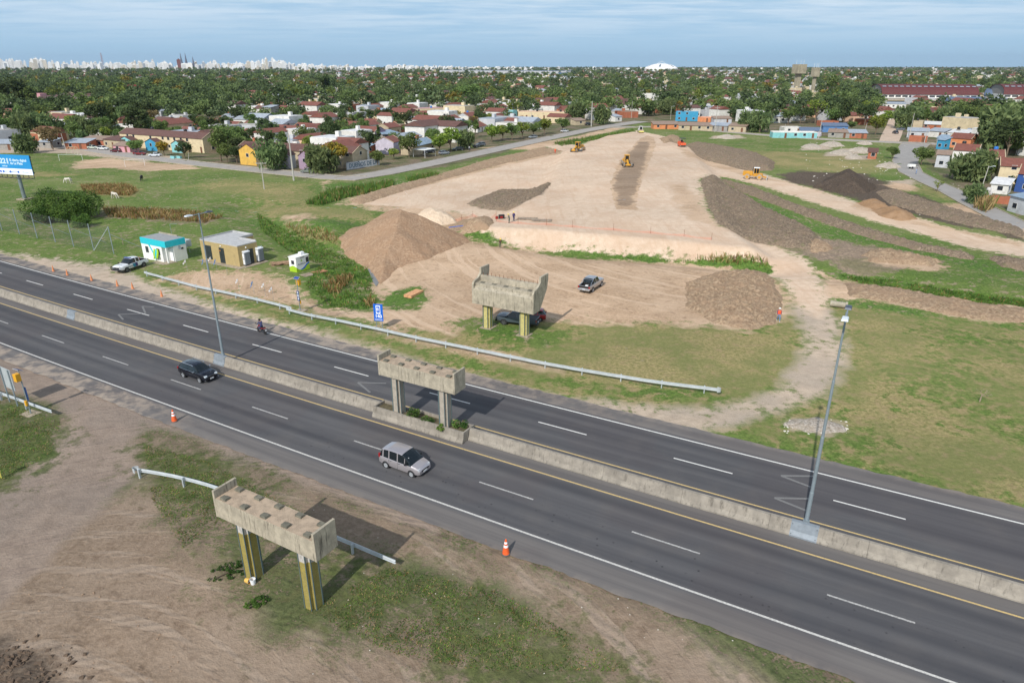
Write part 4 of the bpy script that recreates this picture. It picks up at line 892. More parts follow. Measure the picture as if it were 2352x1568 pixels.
# -- billboard
px_,py_=G(57,458);h1=HGT((px_,py_),400)
t=thing('billboard','blue and white billboard on one steel column in the green field','billboard',(px_,py_,0),R(-16))
sc_m=(py_/29.0)
ztop,zbot=HGT((px_,py_-1),356),HGT((px_,py_-1),401)
Wd=13.0;xr=5.4
b=MB();b.tube((0,0,-.2),(0,0,zbot+.6),.42,.36,14);b.build('column',simple('billboard_column',srgb(120,132,132),.7,.1,.3,.6),t,smooth='auto')
b=MB();b.box(xr-Wd,xr,-.75,-.62,zbot,ztop);o=b.build('panel',simple('billboard_blue',srgb(34,142,206),.6,0,.06,.5),t)
b=MB();b.box(xr-Wd,xr,-.765,-.751,zbot+.0,zbot+(ztop-zbot)*.30);b.build('white_band',m_wpaint,o)
hb=ztop-zbot;m_ptxt=simple('pale_lettering',srgb(196,222,240),.6);zc=zbot+hb*.66
text_mesh('headline','0221',hb*.36,m_ptxt,o,(xr-Wd*.62,-.757,zc),(PI/2,0,0),.07,sx=1.2)
text_mesh('web_suffix','.com.ar',hb*.13,m_ptxt,o,(xr-Wd*.60,-.757,zc-hb*.24),(PI/2,0,0),.02)
text_mesh('slogan','El diario digital\nde La Plata',hb*.17,m_ptxt,o,(xr-Wd*.46,-.757,zc-.05),(PI/2,0,0),.03,align='LEFT',sx=1.12)
b=MB();b.box(xr-Wd*.495,xr-Wd*.492,-.757,-.751,zbot+hb*.42,ztop-hb*.15);b.build('divider',m_ptxt,o)
for k in range(4):
 b=MB();b.T=Matrix.Translation((xr-Wd*(.72,.66,.5,.32)[k],-.78,zbot+hb*.13))@Matrix.Rotation(PI/2,4,'X');b.lathe([(.26,-.01),(.26,.01)],n=16);b.build('icon',m_blue,o)
for k,s_ in enumerate(('@0221.com.ar','@0221online','0221.com.ar')):text_mesh('contact',s_,hb*.085,simple('contact_blue',srgb(90,150,200),.6)if k==0 else M['contact_blue'],o,(xr-Wd*(.6,.44,.2)[k]+.9-.4,-.772,zbot+hb*.13),(PI/2,0,0),.0)
b=MB();b.box(xr-Wd,xr+.3,-1.7,-1.62,zbot-.75,zbot-.68);b.box(xr-Wd,xr+.3,-.9,-.84,zbot-.75,zbot-.68)
for k in range(9):q=xr-Wd+.3+k*(Wd-.3)/8;b.box(q-.04,q+.04,-1.7,-.6,zbot-.78,zbot-.70);b.box(q-.04,q+.04,-.7,-.6,zbot-.74,zbot)
b.build('catwalk',m_dark,t)
b=MB();b.box(xr-Wd+.2,xr-.2,-.4,-.1,zbot+.3,zbot+.6);b.box(xr-Wd+.2,xr-.2,-.4,-.1,ztop-.6,ztop-.3)
for k in range(7):q=xr-Wd+.5+k*(Wd-1)/6;b.box(q-.08,q+.08,-.6,-.1,zbot+.1,ztop-.1)
b.build('back_frame',m_dark,t)
b=MB();b.box(-1.2,1.2,-1.2,1.2,-.1,.25);b.build('footing',m_concy,t)
# -- cars
m_glassc=simple('car_glass',srgb(22,30,34),.05,0,coat=.3);m_tyre=simple('tyre_rubber',srgb(38,38,40),.85);m_rim=simple('wheel_rim',srgb(186,190,194),.4,.25);m_steelrim=simple('dark_steel_rim',srgb(110,112,114),.5,.5)
m_head=simple('headlight_lens',srgb(214,220,222),.1,.2,coat=.5);m_tail=simple('tail_light_red',srgb(150,22,24),.2,coat=.4);m_plate=simple('number_plate',srgb(210,212,214),.5);m_trim=simple('black_trim',srgb(26,27,29),.55);m_chrome=simple('chrome',srgb(210,214,218),.15,.95)
def carpaint(name,r,g_,b_,metal=.35,rough=.3):
 m,t,p=newmat(name);p.inputs['Base Color'].default_value=c4(srgb(r,g_,b_));p.inputs['Metallic'].default_value=metal;p.inputs['Roughness'].default_value=rough;p.inputs['Coat Weight'].default_value=.8;p.inputs['Coat Roughness'].default_value=.04;return m
def wheel(t,x,y,r,w_,rim,spokes=5):
 b=MB();b.T=Matrix.Translation((x,y,r))@Matrix.Rotation(-math.copysign(PI/2,y),4,'X')
 b.lathe([(r*.62,-w_/2),(r*.93,-w_/2),(r,-w_*.35),(r,w_*.35),(r*.93,w_/2),(r*.66,w_/2),(r*.62,w_*.3)],n=20)
 o=b.build('wheel',m_tyre,t,smooth='auto');b=MB();b.T=Matrix.Translation((x,y,r))@Matrix.Rotation(-math.copysign(PI/2,y),4,'X')
 b.lathe([(r*.1,w_*.34),(r*.14,w_*.42),(r*.2,w_*.36)],n=10);b.lathe([(r*.56,w_*.30),(r*.62,w_*.48),(r*.65,w_*.48),(r*.64,w_*.3)],n=20)
 for k in range(spokes):
  a=2*PI*k/spokes+.3;d=Vector((math.cos(a),math.sin(a),0));n=Vector((-d.y,d.x,0))*r*.1;q0=d*r*.12;q1=d*r*.6;z0,z1=w_*.42,w_*.46
  b.add([tuple(q0-n+Vector((0,0,z0))),tuple(q1-n*1.2+Vector((0,0,z1))),tuple(q1+n*1.2+Vector((0,0,z1))),tuple(q0+n+Vector((0,0,z0)))],[(0,1,2,3)])
 b.add([(r*.6*math.cos(2*PI*i/16),r*.6*math.sin(2*PI*i/16),w_*.33)for i in range(16)],[tuple(range(16))],1)
 b.build('rim',[rim,m_steelrim],o)
def interp_st(st,n=4):
 out=[];N_=len(st)
 for i in range(N_-1):
  p0,p1,p2,p3=st[max(0,i-1)],st[i],st[i+1],st[min(N_-1,i+2)];hard=p1[6]in 'rb' or(i and st[i-1][6]in 'rb')
  for k in range(n):
   f=k/n
   if n==1 or hard:v=[p1[q]+(p2[q]-p1[q])*f for q in range(6)]
   else:v=[p1[0]+(p2[0]-p1[0])*f]+[p1[q]+(p2[q]-p1[q])*f+.5*f*(1-f)*((1-f)*((p2[q]-p0[q])*(p2[0]-p1[0])/max(.2,p2[0]-p0[0])-(p2[q]-p1[q]))-f*((p3[q]-p1[q])*(p2[0]-p1[0])/max(.2,p3[0]-p1[0])-(p2[q]-p1[q])))for q in range(1,6)]
   out.append(tuple(v)+(p1[6],))
 out.append(st[-1]);return out
def ring(s):
 x,z0,zb,zr,wb,wr,_=s;hz=zb-z0
 h=[(wb*.90,z0),(wb*.985,z0+hz*.12),(wb,z0+hz*.45),(wb*.995,z0+hz*.72),(wb*.965,zb-hz*.04),(wb*.93,zb),(wr,zr-.035*(zr-zb>.1)),(wr*.86,zr+.005),(wr*.45,zr+.035),(0,zr+.042)]
 return[(x,y,z)for y,z in h]
def car(name,label,cat,st,paint_,rear,front,side,wb_,W,r=.31,group=None,rim=None,spokes=7,pillars=(),bed=None,z=None,extras=None,low=False,arch=True,loc=None,rz=None,sill=None):
 """st: stations rear->front (x, z_bottom, z_belt, z_roof, half belt, half roof, flag)"""
 if loc is None:
  a=P(*rear)if len(rear)==2 else rear;c=P(*front);mx,my=(a[0]+c[0])/2,(a[1]+c[1])/2;rz=math.atan2(c[1]-a[1],c[0]-a[0])
  hw=W-.05;loc=(mx+math.sin(rz)*hw*side,my-math.cos(rz)*hw*side)
 xo=(st[0][0]+st[-1][0])/2
 t=thing(name,label,cat,(loc[0],loc[1],HZ(*loc)if z is None else z),rz,group)
 S_=interp_st(st,1 if low else 4);rg=[ring(s)for s in S_];K=len(rg[0])
 body=MB();gl={'windshield':MB(),'rear_window':MB(),'side_window':MB(),'side_window2':MB()}
 for sgn in(1,-1):
  for i in range(len(rg)-1):
   fl_=S_[i][6]
   for k in range(K-1):
    if fl_=='b' and k>=5:continue
    q=[rg[i][k],rg[i+1][k],rg[i+1][k+1],rg[i][k+1]];q=[(p[0]-xo,p[1]*sgn,p[2])for p in q]
    tgt,mi=body,0
    if k==5 and fl_ in 'cwr' and(fl_=='c' or True):tgt=gl['side_window' if sgn>0 else 'side_window2']
    elif k>=6 and fl_=='w':tgt=gl['windshield']
    elif k>=6 and fl_=='r':tgt=gl['rear_window']
    tgt.add(q,[(0,1,2,3)if sgn<0 else(3,2,1,0)],mi)
 for s,fl_ in((rg[0],0),(rg[-1],1)):
  poly=[(p[0]-xo,p[1],p[2])for p in s]+[(p[0]-xo,-p[1],p[2])for p in s[-2::-1]];body.add(poly,[tuple(range(len(poly)))if fl_ else tuple(range(len(poly)))[::-1]])
 xs=[s[0]for s in S_]
 def at(x):
  for i in range(len(S_)-1):
   if S_[i][0]<=x<=S_[i+1][0]:
    f=(x-S_[i][0])/max(1e-6,S_[i+1][0]-S_[i][0]);return[tuple(a+(b-a)*f for a,b in zip(p,q))for p,q in zip(rg[i],rg[i+1])]
  return rg[-1]
 for x0,x1 in pillars:
  for sgn in(1,-1):
   q=[at(x0)[5],at(x1)[5],at(x1)[6],at(x0)[6]];body.add([(p[0]-xo,(p[1]+.008)*sgn,p[2])for p in q],[(0,1,2,3)if sgn<0 else(3,2,1,0)])
 for wx in(-wb_/2,wb_/2):
  for sgn in(1,-1):
   yy=(W+.004)*sgn;n=14;rr=r*1.14;vs=[(wx+rr*math.cos(PI*i/n),yy,r*1.0+rr*math.sin(PI*i/n))for i in range(n+1)]+[(wx-rr,yy,r*.45),(wx+rr,yy,r*.45)]
   body.add(vs,[tuple(range(len(vs)))if sgn<0 else tuple(range(len(vs)))[::-1]],1)
 bo=body.build('body',[paint_,m_trim],t,smooth='auto')
 for k_,b in gl.items():
  if b.v:b.build(k_.rstrip('2'),m_glassc,t,smooth='auto')
 for wx in(-wb_/2,wb_/2):
  for sgn in(1,-1):wheel(t,wx,(W-.075)*sgn,r,.19,rim or m_rim,spokes)
 f=st[-1];f2=st[-2];L2=(f[0]-st[0][0])/2
 if extras:extras(t,st,W,L2)
 return t
def bx(t,name,mat_,*a,bevel=0,**k):return MB().box(*a,**k).build(name,mat_,t,bevel=bevel)
def lights(t,W,xf,zf,xr_,zr_,dx=.16,w_=.3,h_=.16,th=.2,tw=.08,plate=True,grille=True,gz=None):
 for s in(1,-1):
  y0,y1=sorted((s*(W-.12),s*(W-.12-w_)));b=MB();b.box(xf-dx,xf,y0,y1,zf,zf+h_,top=(.05,.02));b.build('headlight',m_head,t,bevel=.02)
  y0,y1=sorted((s*(W-.02),s*(W-.02-tw*2)));b=MB();b.box(xr_-.02,xr_+.12,y0,y1,zr_,zr_+th);b.build('tail_light',m_tail,t,bevel=.01)
  y0,y1=sorted((s*(W-.02),s*(W+.17)))
 if grille:bx(t,'grille',m_trim,xf-.06,xf+.06,-.42,.42,(gz or zf-.1),(gz or zf-.1)+.13)
 if plate:bx(t,'number_plate',m_plate,xf+.04,xf+.085,-.2,.2,.40,.52);bx(t,'number_plate',m_plate,xr_-.035,xr_-.01,-.2,.2,.55,.66)
def mirrors(t,W,x,z,mat_):
 for s in(1,-1):y0,y1=sorted((s*(W-.03),s*(W+.18)));bx(t,'wing_mirror',mat_,x-.05,x+.07,y0,y1,z,z+.14,bevel=.02)
pS=carpaint('silver_lilac_paint',186,180,182,.55,.3)
ST_VAN=[(-1.96,.45,.62,.62,.72,.64,'t'),(-1.95,.36,.93,.95,.81,.74,'r'),(-1.72,.30,.95,1.52,.84,.66,'c'),(-1.2,.26,.95,1.63,.85,.70,'c'),(-.35,.25,.93,1.66,.85,.71,'c'),(.30,.25,.91,1.60,.85,.69,'w'),(1.22,.26,.90,.97,.85,.74,'h'),(1.55,.28,.84,.90,.83,.70,'h'),(1.82,.30,.74,.79,.77,.64,'h'),(1.95,.33,.60,.63,.66,.56,None)]
def ex_van(t,st,W,L2):
 lights(t,.84,1.90,.60,-1.96,.80,dx=.26,w_=.30,h_=.20,th=.34);mirrors(t,W,.78,.98,m_trim)
 for x0 in(-.72,.12):
  for s in(1,-1):y0,y1=sorted((s*(W-.01),s*(W+.02)));bx(t,'door_handle',m_chrome,x0-.1,x0+.06,y0,y1,.82,.87)
 for xx in(-.92,-.08):
  for s in(1,-1):y0,y1=sorted((s*(W-.02),s*(W+.003)));bx(t,'door_seam',m_trim,xx-.006,xx+.006,y0,y1,.32,.92)
 bx(t,'dashboard',m_trim,.9,1.22,-.6,.6,.90,.93);bx(t,'sticker',m_plate,.74,.80,-.50,-.42,1.36,1.38)
car('minivan','silver compact minivan driving in the near carriageway below the middle pier','car',ST_VAN,pS,(887.8,1074.5),(945.8,1096),-1,2.51,.85,.30,'cars moving on the near carriageway',pillars=((-1.62,-1.50),(-1.0,-.90),(-.16,-.06),(.56,.62)),spokes=9,extras=ex_van)
pB=carpaint('black_blue_paint',14,17,28,.2,.2)
ST_SUV=[(-2.07,.45,.70,.70,.70,.62,'t'),(-2.05,.38,1.02,1.04,.80,.72,'r'),(-1.72,.34,1.06,1.47,.85,.62,'c'),(-1.2,.30,1.05,1.54,.87,.63,'c'),(-.3,.28,1.0,1.56,.87,.63,'c'),(.35,.28,.98,1.49,.87,.60,'w'),(1.05,.28,.96,1.02,.87,.72,'h'),(1.55,.30,.92,.97,.85,.70,'h'),(1.95,.32,.78,.82,.77,.64,'h'),(2.08,.36,.58,.60,.66,.56,None)]
def ex_suv(t,st,W,L2):
 lights(t,.86,2.03,.66,-2.07,.86,dx=.26,w_=.34,h_=.18,th=.2);mirrors(t,W,.62,1.0,m_chrome)
 for s in(1,-1):
  b=MB();b.path([(-1.55,s*.66,1.52),(-1.4,s*.66,1.60),(.1,s*.66,1.60),(.3,s*.65,1.53)],.025,6);b.build('roof_rail',m_chrome,t)
  b=MB();y=s*(W-.02);b.path([(-1.6,s*(W-.015),1.08),(.9,s*(W-.04),.98)],.013,5);b.build('chrome_strip',m_chrome,t)
  y0,y1=sorted((s*.78,s*.52));bx(t,'fog_light',m_chrome,1.98,2.06,y0,y1,.36,.41)
 bx(t,'grille_frame',m_chrome,1.96,2.05,-.40,.40,.72,.75)
xa=sn(*G(422.4,866))
car('crossover_car','black crossover with roof rails driving in the near carriageway','car',ST_SUV,pB,(422.4,867),(460.2,880),-1,2.54,.87,.33,'cars moving on the near carriageway',pillars=((-.55,-.47),),spokes=5,extras=ex_suv)
def pick(L=5.25,W=.92,H=1.80,ext=False):
 h=L/2;c=-h+(1.55 if not ext else 1.85)
 return[(-h,.55,.75,.75,W*.95,W*.85,'b'),(-h+.02,.5,1.08,1.08,W*.97,W*.9,'b'),(c-.08,.46,1.10,1.10,W,W*.9,'r'),(c+.06,.44,1.12,H-.06,W,W*.74,'c'),(c+.7,.42,1.12,H,W,W*.76,'c'),(c+(1.5 if not ext else 1.3),.42,1.10,H-.03,W,W*.74,'w'),(c+(2.15 if not ext else 1.95),.42,1.08,1.14,W,W*.84,'h'),(h-.55,.46,1.05,1.10,W*.98,W*.84,'h'),(h-.10,.5,.96,1.02,W*.93,W*.78,'h'),(h,.5,.86,.90,W*.88,W*.76,None)],c
def bedbox(t,x0,x1,W,mat_):
 b=MB();zt=1.085;zf=.72;y=W-.14
 b.add([(x0,-y,zf),(x1,-y,zf),(x1,y,zf),(x0,y,zf),(x0,-y,zt),(x1,-y,zt),(x1,y,zt),(x0,y,zt)],[(0,1,2,3),(0,4,5,1),(1,5,6,2),(2,6,7,3),(3,7,4,0)]);b.build('load_bed',m_trim,t)
 b=MB();yo=W*.94
 for s in(1,-1):y0,y1=sorted((s*y,s*yo));b.box(x0-.04,x1,y0,y1,zt-.03,zt+.01)
 b.box(x0-.09,x0,-y,y,zt-.03,zt+.009);b.build('bed_rim',mat_,t)
pW=carpaint('police_white_paint',226,228,230,.0,.35);pHi=carpaint('pickup_silver_paint',178,180,184,.6,.35);pDk=carpaint('dull_grey_blue_paint',74,84,94,.2,.5);pRd=carpaint('dark_red_paint',150,22,34,.2,.3)
st,c_=pick()
def ex_pol(t,st,W,L2):
 lights(t,W*.98,2.62,.70,-2.63,.78,dx=.2,w_=.3,h_=.2,th=.3,gz=.72);mirrors(t,W,1.15,1.12,m_trim);bedbox(t,-2.56,c_-.06,W,pW)
 b=MB();b.box(.15,.42,-.6,.6,1.84,1.93);b.build('light_bar',simple('beacon_blue',srgb(60,84,150),.2),t,bevel=.02)
 b=MB()
 for s in(1,-1):b.path([(2.6,s*.82,.45),(2.82,s*.78,.6),(2.84,s*.78,.98),(2.6,s*.78,1.06)],.045,6)
 for z_ in(.55,.8,.98):b.tube((2.83,-.78,z_),(2.83,.78,z_),.04,n=6)
 b.build('bull_bar',m_trim,t);bx(t,'bumper',m_trim,2.35,2.70,-.82,.82,.42,.62,bevel=.04)
 for s in(1,-1):
  y=s*(W+.006);b=MB();q=[(-.18,.50),(.30,.50),(.42,1.08),(-.05,1.08)];b.add([(a,y,z_)for a,z_ in q],[(0,1,2,3)if s<0 else(3,2,1,0)],0);q=[(-.55,.50),(-.18,.50),(-.05,1.08),(-.50,1.08)];b.add([(a,y,z_)for a,z_ in q],[(0,1,2,3)if s<0 else(3,2,1,0)],1)
  b.build('door_livery',[simple('livery_teal',srgb(40,130,160),.4),simple('livery_indigo',srgb(58,50,110),.4)]if s>0 else[M['livery_teal'],M['livery_indigo']],t)
  text_mesh('police_lettering','POLICIA',.26,m_logo,t,(.83,y*1.004,.74),(PI/2,0,PI if s>0 else 0),.008)
 text_mesh('bonnet_lettering','POLICIA',.22,m_logo,t,(1.85,0,1.19),(0,0,PI/2),.004)
car('police_pickup','white double-cab police pickup with black bull bar beside the hut','pickup truck',st,pW,(332.9,612),(290.7,626.5),1,3.2,.92,.38,None,rim=m_steelrim,pillars=((c_+.66,c_+.78),(c_+.06,c_+.14)),spokes=8,extras=ex_pol)
xp,yp=G(322,596)
pol=[o for o in sc.objects if o.name.startswith('police_pickup')][0]
bpy.context.view_layer.update()
for k,(lx,ly)in enumerate(((-1.25,.45),(-1.45,-.3))):
 o=copy_tree([q for q in sc.objects if q.name=='traffic_cone'][0]);p_=pol.matrix_world@Vector((lx,ly,.725));o.location=p_;o['label']=('faded orange cone standing in the police pickup bed, nearer the cab side','faded orange cone standing in the police pickup bed, farther side')[k];o['group']='cones carried in the pickup bed'
def ex_hil(t,st,W,L2):
 lights(t,W*.98,2.62,.70,-2.63,.78,dx=.2,w_=.3,h_=.2,th=.28,gz=.72,tw=.09);mirrors(t,W,1.15,1.12,m_chrome);bedbox(t,-2.56,c_-.06,W,pHi)
 bx(t,'bumper',m_chrome,-2.78,-2.60,-.84,.84,.44,.60,bevel=.03);bx(t,'tow_hitch',m_dark,-2.88,-2.74,-.05,.05,.38,.46)
 b=MB()
 for s in(1,-1):b.path([(-2.0,s*.74,1.1),(-1.25,s*.68,1.62),(-1.1,s*.68,1.66)],.04,6)
 b.tube((-1.2,-.68,1.64),(-1.2,.68,1.64),.04,n=6);b.build('roll_bar',m_chrome,t)
 bx(t,'tool_bag',m_wpaint,-1.5,-1.2,-.1,.3,.73,.85)
car('silver_pickup','silver double-cab pickup with chrome roll bar parked on the bare yard','pickup truck',st,pHi,(1361.5,671),(1380.5,658.5),-1,3.1,.92,.38,None,pillars=((c_+.66,c_+.78),(c_+.06,c_+.14)),spokes=6,extras=ex_hil)
st2,c2_=pick(5.1,.88,1.72,True)
def ex_rng(t,st,W,L2):
 lights(t,W*.98,2.54,.72,-2.56,.72,dx=.2,w_=.28,h_=.2,th=.3,gz=.72);mirrors(t,W,1.2,1.08,m_trim);bedbox(t,-2.48,c2_-.06,W,pDk)
 bx(t,'bumper',m_trim,2.35,2.62,-.84,.84,.40,.66,bevel=.05);bx(t,'bumper',m_dark,-2.72,-2.54,-.8,.8,.42,.56,bevel=.02);bx(t,'tonneau_cover',m_trim,-2.46,c2_-.08,-.74,.74,1.07,1.12)
 y=(W+.02);
 for s in(1,-1):b=MB();b.path([(1.2,s*y,.88),(1.4,s*y,.84),(1.6,s*y,.72)],.015,4);b.build('wheel_flare',m_chrome,t)
car('grey_pickup','dull grey extended-cab pickup parked between the far pier pillars','pickup truck',st2,pDk,(1219,754),(1149.8,745.5),1,3.0,.88,.37,None,rim=m_steelrim,pillars=((c2_+.5,c2_+.62),),spokes=5,extras=ex_rng)
ST_HAT=[(-1.93,.42,.66,.66,.70,.62,'t'),(-1.92,.36,.90,.92,.78,.70,'r'),(-1.55,.30,.93,1.36,.82,.60,'c'),(-.9,.27,.93,1.44,.83,.61,'c'),(-.1,.25,.91,1.45,.83,.61,'c'),(.42,.25,.90,1.38,.83,.58,'w'),(1.08,.26,.88,.94,.83,.68,'h'),(1.6,.29,.80,.84,.78,.64,'h'),(1.88,.32,.64,.67,.70,.58,'h'),(1.95,.36,.5,.52,.62,.52,None)]
ST_SED=[(-2.15,.42,.70,.70,.70,.62,'t'),(-2.13,.36,.92,.95,.80,.70,'t'),(-1.62,.30,.95,.99,.83,.70,'r'),(-1.15,.28,.94,1.36,.83,.60,'c'),(-.3,.26,.92,1.41,.83,.60,'c'),(.3,.25,.90,1.36,.83,.58,'w'),(.95,.26,.89,.94,.83,.70,'h'),(1.7,.30,.82,.86,.79,.66,'h'),(2.08,.33,.66,.69,.70,.58,'h'),(2.15,.36,.5,.52,.62,.52,None)]
def ex_hat(t,st,W,L2):lights(t,.78,L2-.1,.62,-L2,.72,w_=.28,h_=.14,th=.22);mirrors(t,W,.66,.92,m_trim)
car('red_hatchback','dark red hatchback parked behind the grey pickup under the far pier','car',ST_HAT,pRd,(1238,739.5),(1196,737.5),1,2.45,.83,.30,None,pillars=((-.95,-.86),(.0,.09)),spokes=8,extras=ex_hat)
TC=[('white estate car parked first along the street near the playground','white',(226,226,224),'h',(238,344.5),-.12),('pale green old car parked at the left end of the street','pg',(196,204,190),'s',(215,342.5),-.1),('dark red hatchback at the kerb left of the round trees','dr',(96,26,34),'h',(267,350),-.1),('maroon saloon parked near the turquoise gabled house','mr',(120,32,38),'s',(322,356.5),-.1),('white saloon with dark bonnet parked by the turquoise planters','w2',(214,220,226),'s',(357,360),-.1),('silver saloon under the trees beside the playground','sv',(120,126,134),'s',(177,341),-.3),('old grey-green saloon parked by the street corner willow','gg',(118,126,116),'s',(708,397.5),-.12),('silver hatchback on the kerb right of the carport house','sh',(150,158,166),'h',(1020,355),.62),('dark saloon parked under the carport','dk',(30,34,42),'s',(985,352),.62),('dark green saloon under the street trees','dg',(44,54,48),'s',(1052,346),.62),('black saloon parked in tree shade further up the street','bk',(24,26,30),'s',(1086,340),.62),('grey hatchback parked beyond the walking man','gr',(96,102,108),'h',(1104,335.5),.62),('silver car parked on the left side of the upper street','s3',(150,156,160),'h',(1224,318),.62),('white hatchback parked farther up the street','w3',(222,224,226),'h',(1297,304),.62),('dark car at the top of the street by the shacks','d3',(32,34,38),'s',(1352,288),.5),('grey estate parked beside the dirt lane on the right','g4',(104,110,118),'h',(2068,300),-.2),('dark blue car parked in the dirt lane','b4',(50,58,72),'h',(2056,307.5),1.4)]
protos={}
for lab,k,rgb,ty,px,a in TC:
 pm=carpaint('car_paint_'+k,*rgb,.2,.35);x,y=G(*px)
 t=car('parked_car',lab,'car',ST_HAT if ty=='h' else ST_SED,pm,None,None,1,2.5,.83,.30,'cars parked in the town streets',pillars=((-.1,0),),spokes=6,z=.03,low=True,loc=(x,y),rz=a+(PI if rnd.random()<.5 else 0),extras=ex_hat)
# -- plant machines
m_cat=simple('machine_yellow',srgb(206,152,50),.5,0,.1,1.2,dirt=.3);m_catd=simple('machine_dusty_yellow',srgb(196,140,34),.5,0,.1,1.2,dirt=.2);m_dusty=simple('dusty_tyre',srgb(128,122,114),.9,0,.1,4);m_ror=simple('roller_orange',srgb(214,88,44),.5,0,.08,2);m_mud=simple('dusty_drum',srgb(170,150,124),.9,0,.15,4)
def cyl(t,name,x,y,z,r,w_,mat_,n=20,hub=None):
 b=MB();b.T=Matrix.Translation((x,y,z))@Matrix.Rotation(PI/2,4,'X');b.lathe([(r*.5,-w_/2),(r*.92,-w_/2),(r,-w_*.38),(r,w_*.38),(r*.92,w_/2),(r*.5,w_/2)],n=n);o=b.build(name,mat_,t,smooth='auto')
 if hub:b=MB();b.T=Matrix.Translation((x,y,z))@Matrix.Rotation(PI/2,4,'X');b.lathe([(r*.48,-w_/2-.01),(r*.48,w_/2+.01)],n=14);b.build('hub',hub,o)
def grader(u,v,rz,label):
 x,y=P(u,v);z=HZ(x,y);t=thing('road_grader',label,'road grader',(x,y,z),rz,'yellow graders working on the earth platform')
 for s in(1,-1):
  cyl(t,'wheel',3.0,s*1.05,.62,.62,.38,m_dusty,hub=m_cat)
  for xx in(-2.1,-3.6):cyl(t,'wheel',xx,s*1.05,.62,.62,.40,m_dusty,hub=m_cat)
 b=MB();b.box(2.85,3.15,-.95,.95,.52,.78);b.box(3.1,3.5,-.6,.6,.5,.95);b.build('front_axle',m_cat,t)
 b=MB();b.prismy([(3.3,.8),(3.3,1.25),(2.7,1.35),(.9,1.95),(-.9,1.7),(-.9,1.35),(.8,1.6),(2.6,1.0)],-.2,.2);b.build('goose_neck',m_cat,t,bevel=.03)
 b=MB();b.box(-4.3,-1.2,-.55,.55,.9,1.95,top=(.06,.06));b.box(-4.5,-4.3,-.8,.8,.8,1.5);b.build('engine_hood',m_cat,t,bevel=.05)
 b=MB();b.box(-1.2,.45,-.62,.62,.95,1.55);b.build('cab_base',m_cat,t,bevel=.03)
 b=MB();b.box(-1.1,.35,-.55,.55,1.55,2.95);b.build('cab_glass',m_glassc,t)
 b=MB();b.box(-1.3,.6,-.75,.75,2.95,3.12);b.build('cab_roof',m_cat,t,bevel=.04)
 for a in(-1.12,.36):
  for s in(-.56,.56):b=MB();b.box(a-.05,a+.05,s-.05,s+.05,1.5,2.95);b.build('cab_pillar',m_cat,t)
 b=MB();pr=[(.9,.12),(1.05,.1),(1.18,.35),(1.12,.62),(.98,.68),(1.06,.38)];b.T=Matrix.Rotation(.3,4,'Z');b.prismy(pr,-1.8,1.8);b.build('blade',m_dark,t)
 b=MB();b.T=Matrix.Translation((.9,0,0));b.lathe([(.75,.75),(.75,.9)],n=18);b.tube((0,.3,.85),(0,.5,1.7),.07,n=6);b.tube((0,-.3,.85),(0,-.5,1.7),.07,n=6);b.tube((2.0,0,.8),(0,0,.85),.1,n=6);b.build('turntable',m_dark,t)
 b=MB();b.tube((-2.6,.25,1.9),(-2.6,.25,2.6),.07,n=8);b.build('exhaust',m_dark,t)
 return t
grader(1326,348,R(-118),'yellow grader at the left edge of the clay platform');grader(1439,381,R(-92),'yellow grader on the dark soil strip in the middle')
x,y=P(1730,411);z=HZ(x,y);t=thing('soil_compactor','yellow wheeled compactor with dozer blade on the right haul road','soil compactor',(x,y,z),R(-22))
for s in(1,-1):
 for xx in(-1.6,1.6):
  cyl(t,'drum_wheel',xx,s*1.25,.72,.72,.95,m_mud,24,hub=m_catd);
b=MB();b.box(-2.9,-.2,-.7,.7,.9,2.1,top=(.1,.06));b.build('engine_hood',m_catd,t,bevel=.08);b=MB();b.box(-.2,2.4,-.7,.7,.8,1.6,top=(.15,.05));b.build('front_frame',m_catd,t,bevel=.06)
bx(t,'cab',m_glassc,.0,1.3,-.62,.62,1.6,2.95);bx(t,'cab_roof',m_wpaint,-.1,1.42,-.72,.72,2.95,3.08,bevel=.03)
for a in(.02,.65,1.3):
 for s in(-.63,.63):bx(t,'cab_pillar',m_catd,a-.05,a+.05,s-.05,s+.05,1.55,2.95)
b=MB();b.tube((-.4,.4,2.0),(-.4,.4,3.1),.08,n=8);b.build('exhaust',m_dark,t)
b=MB();b.prismy([(3.5,.05),(3.6,.05),(3.55,.5),(3.7,1.05),(3.6,1.05),(3.42,.5)],-1.9,1.9);b.build('dozer_blade',m_steel,t)
for s in(-.8,.8):b=MB();b.tube((1.9,s*.6,.9),(3.5,s,.5),.1,n=6);b.build('blade_arm',m_catd,t)
x,y=P(1565,339);z=HZ(x,y);t=thing('tyre_roller','orange rubber-tyred roller with canopy and driver seat','road roller',(x,y,z),R(-86))
for i in range(4):cyl(t,'wheel',1.5,-.75+i*.5,.45,.45,.36,m_dusty);cyl(t,'wheel',-1.5,-.75+i*.5,.45,.45,.36,m_dusty)
b=MB();b.box(-2.3,2.3,-.95,.95,.8,1.5,top=(.2,.03));b.box(-2.2,-.3,-.85,.85,1.5,1.85,top=(.1,.05));b.box(-1.0,1.0,-.95,.95,.35,.8);b.build('body',m_ror,t,bevel=.05)
b=MB();b.box(-.5,1.6,-.95,.95,2.95,3.07);b.build('canopy',m_dark,t,bevel=.03)
for a in(-.4,1.5):
 for s in(-.85,.85):bx(t,'canopy_post',m_dark,a-.03,a+.03,s-.03,s+.03,1.5,2.95)
bx(t,'seat',m_black,-.2,.3,-.35,.25,1.85,2.4);b=MB();b.tube((.9,0,1.5),(.7,0,2.1),.04,n=6);b.build('steering_column',m_dark,t)
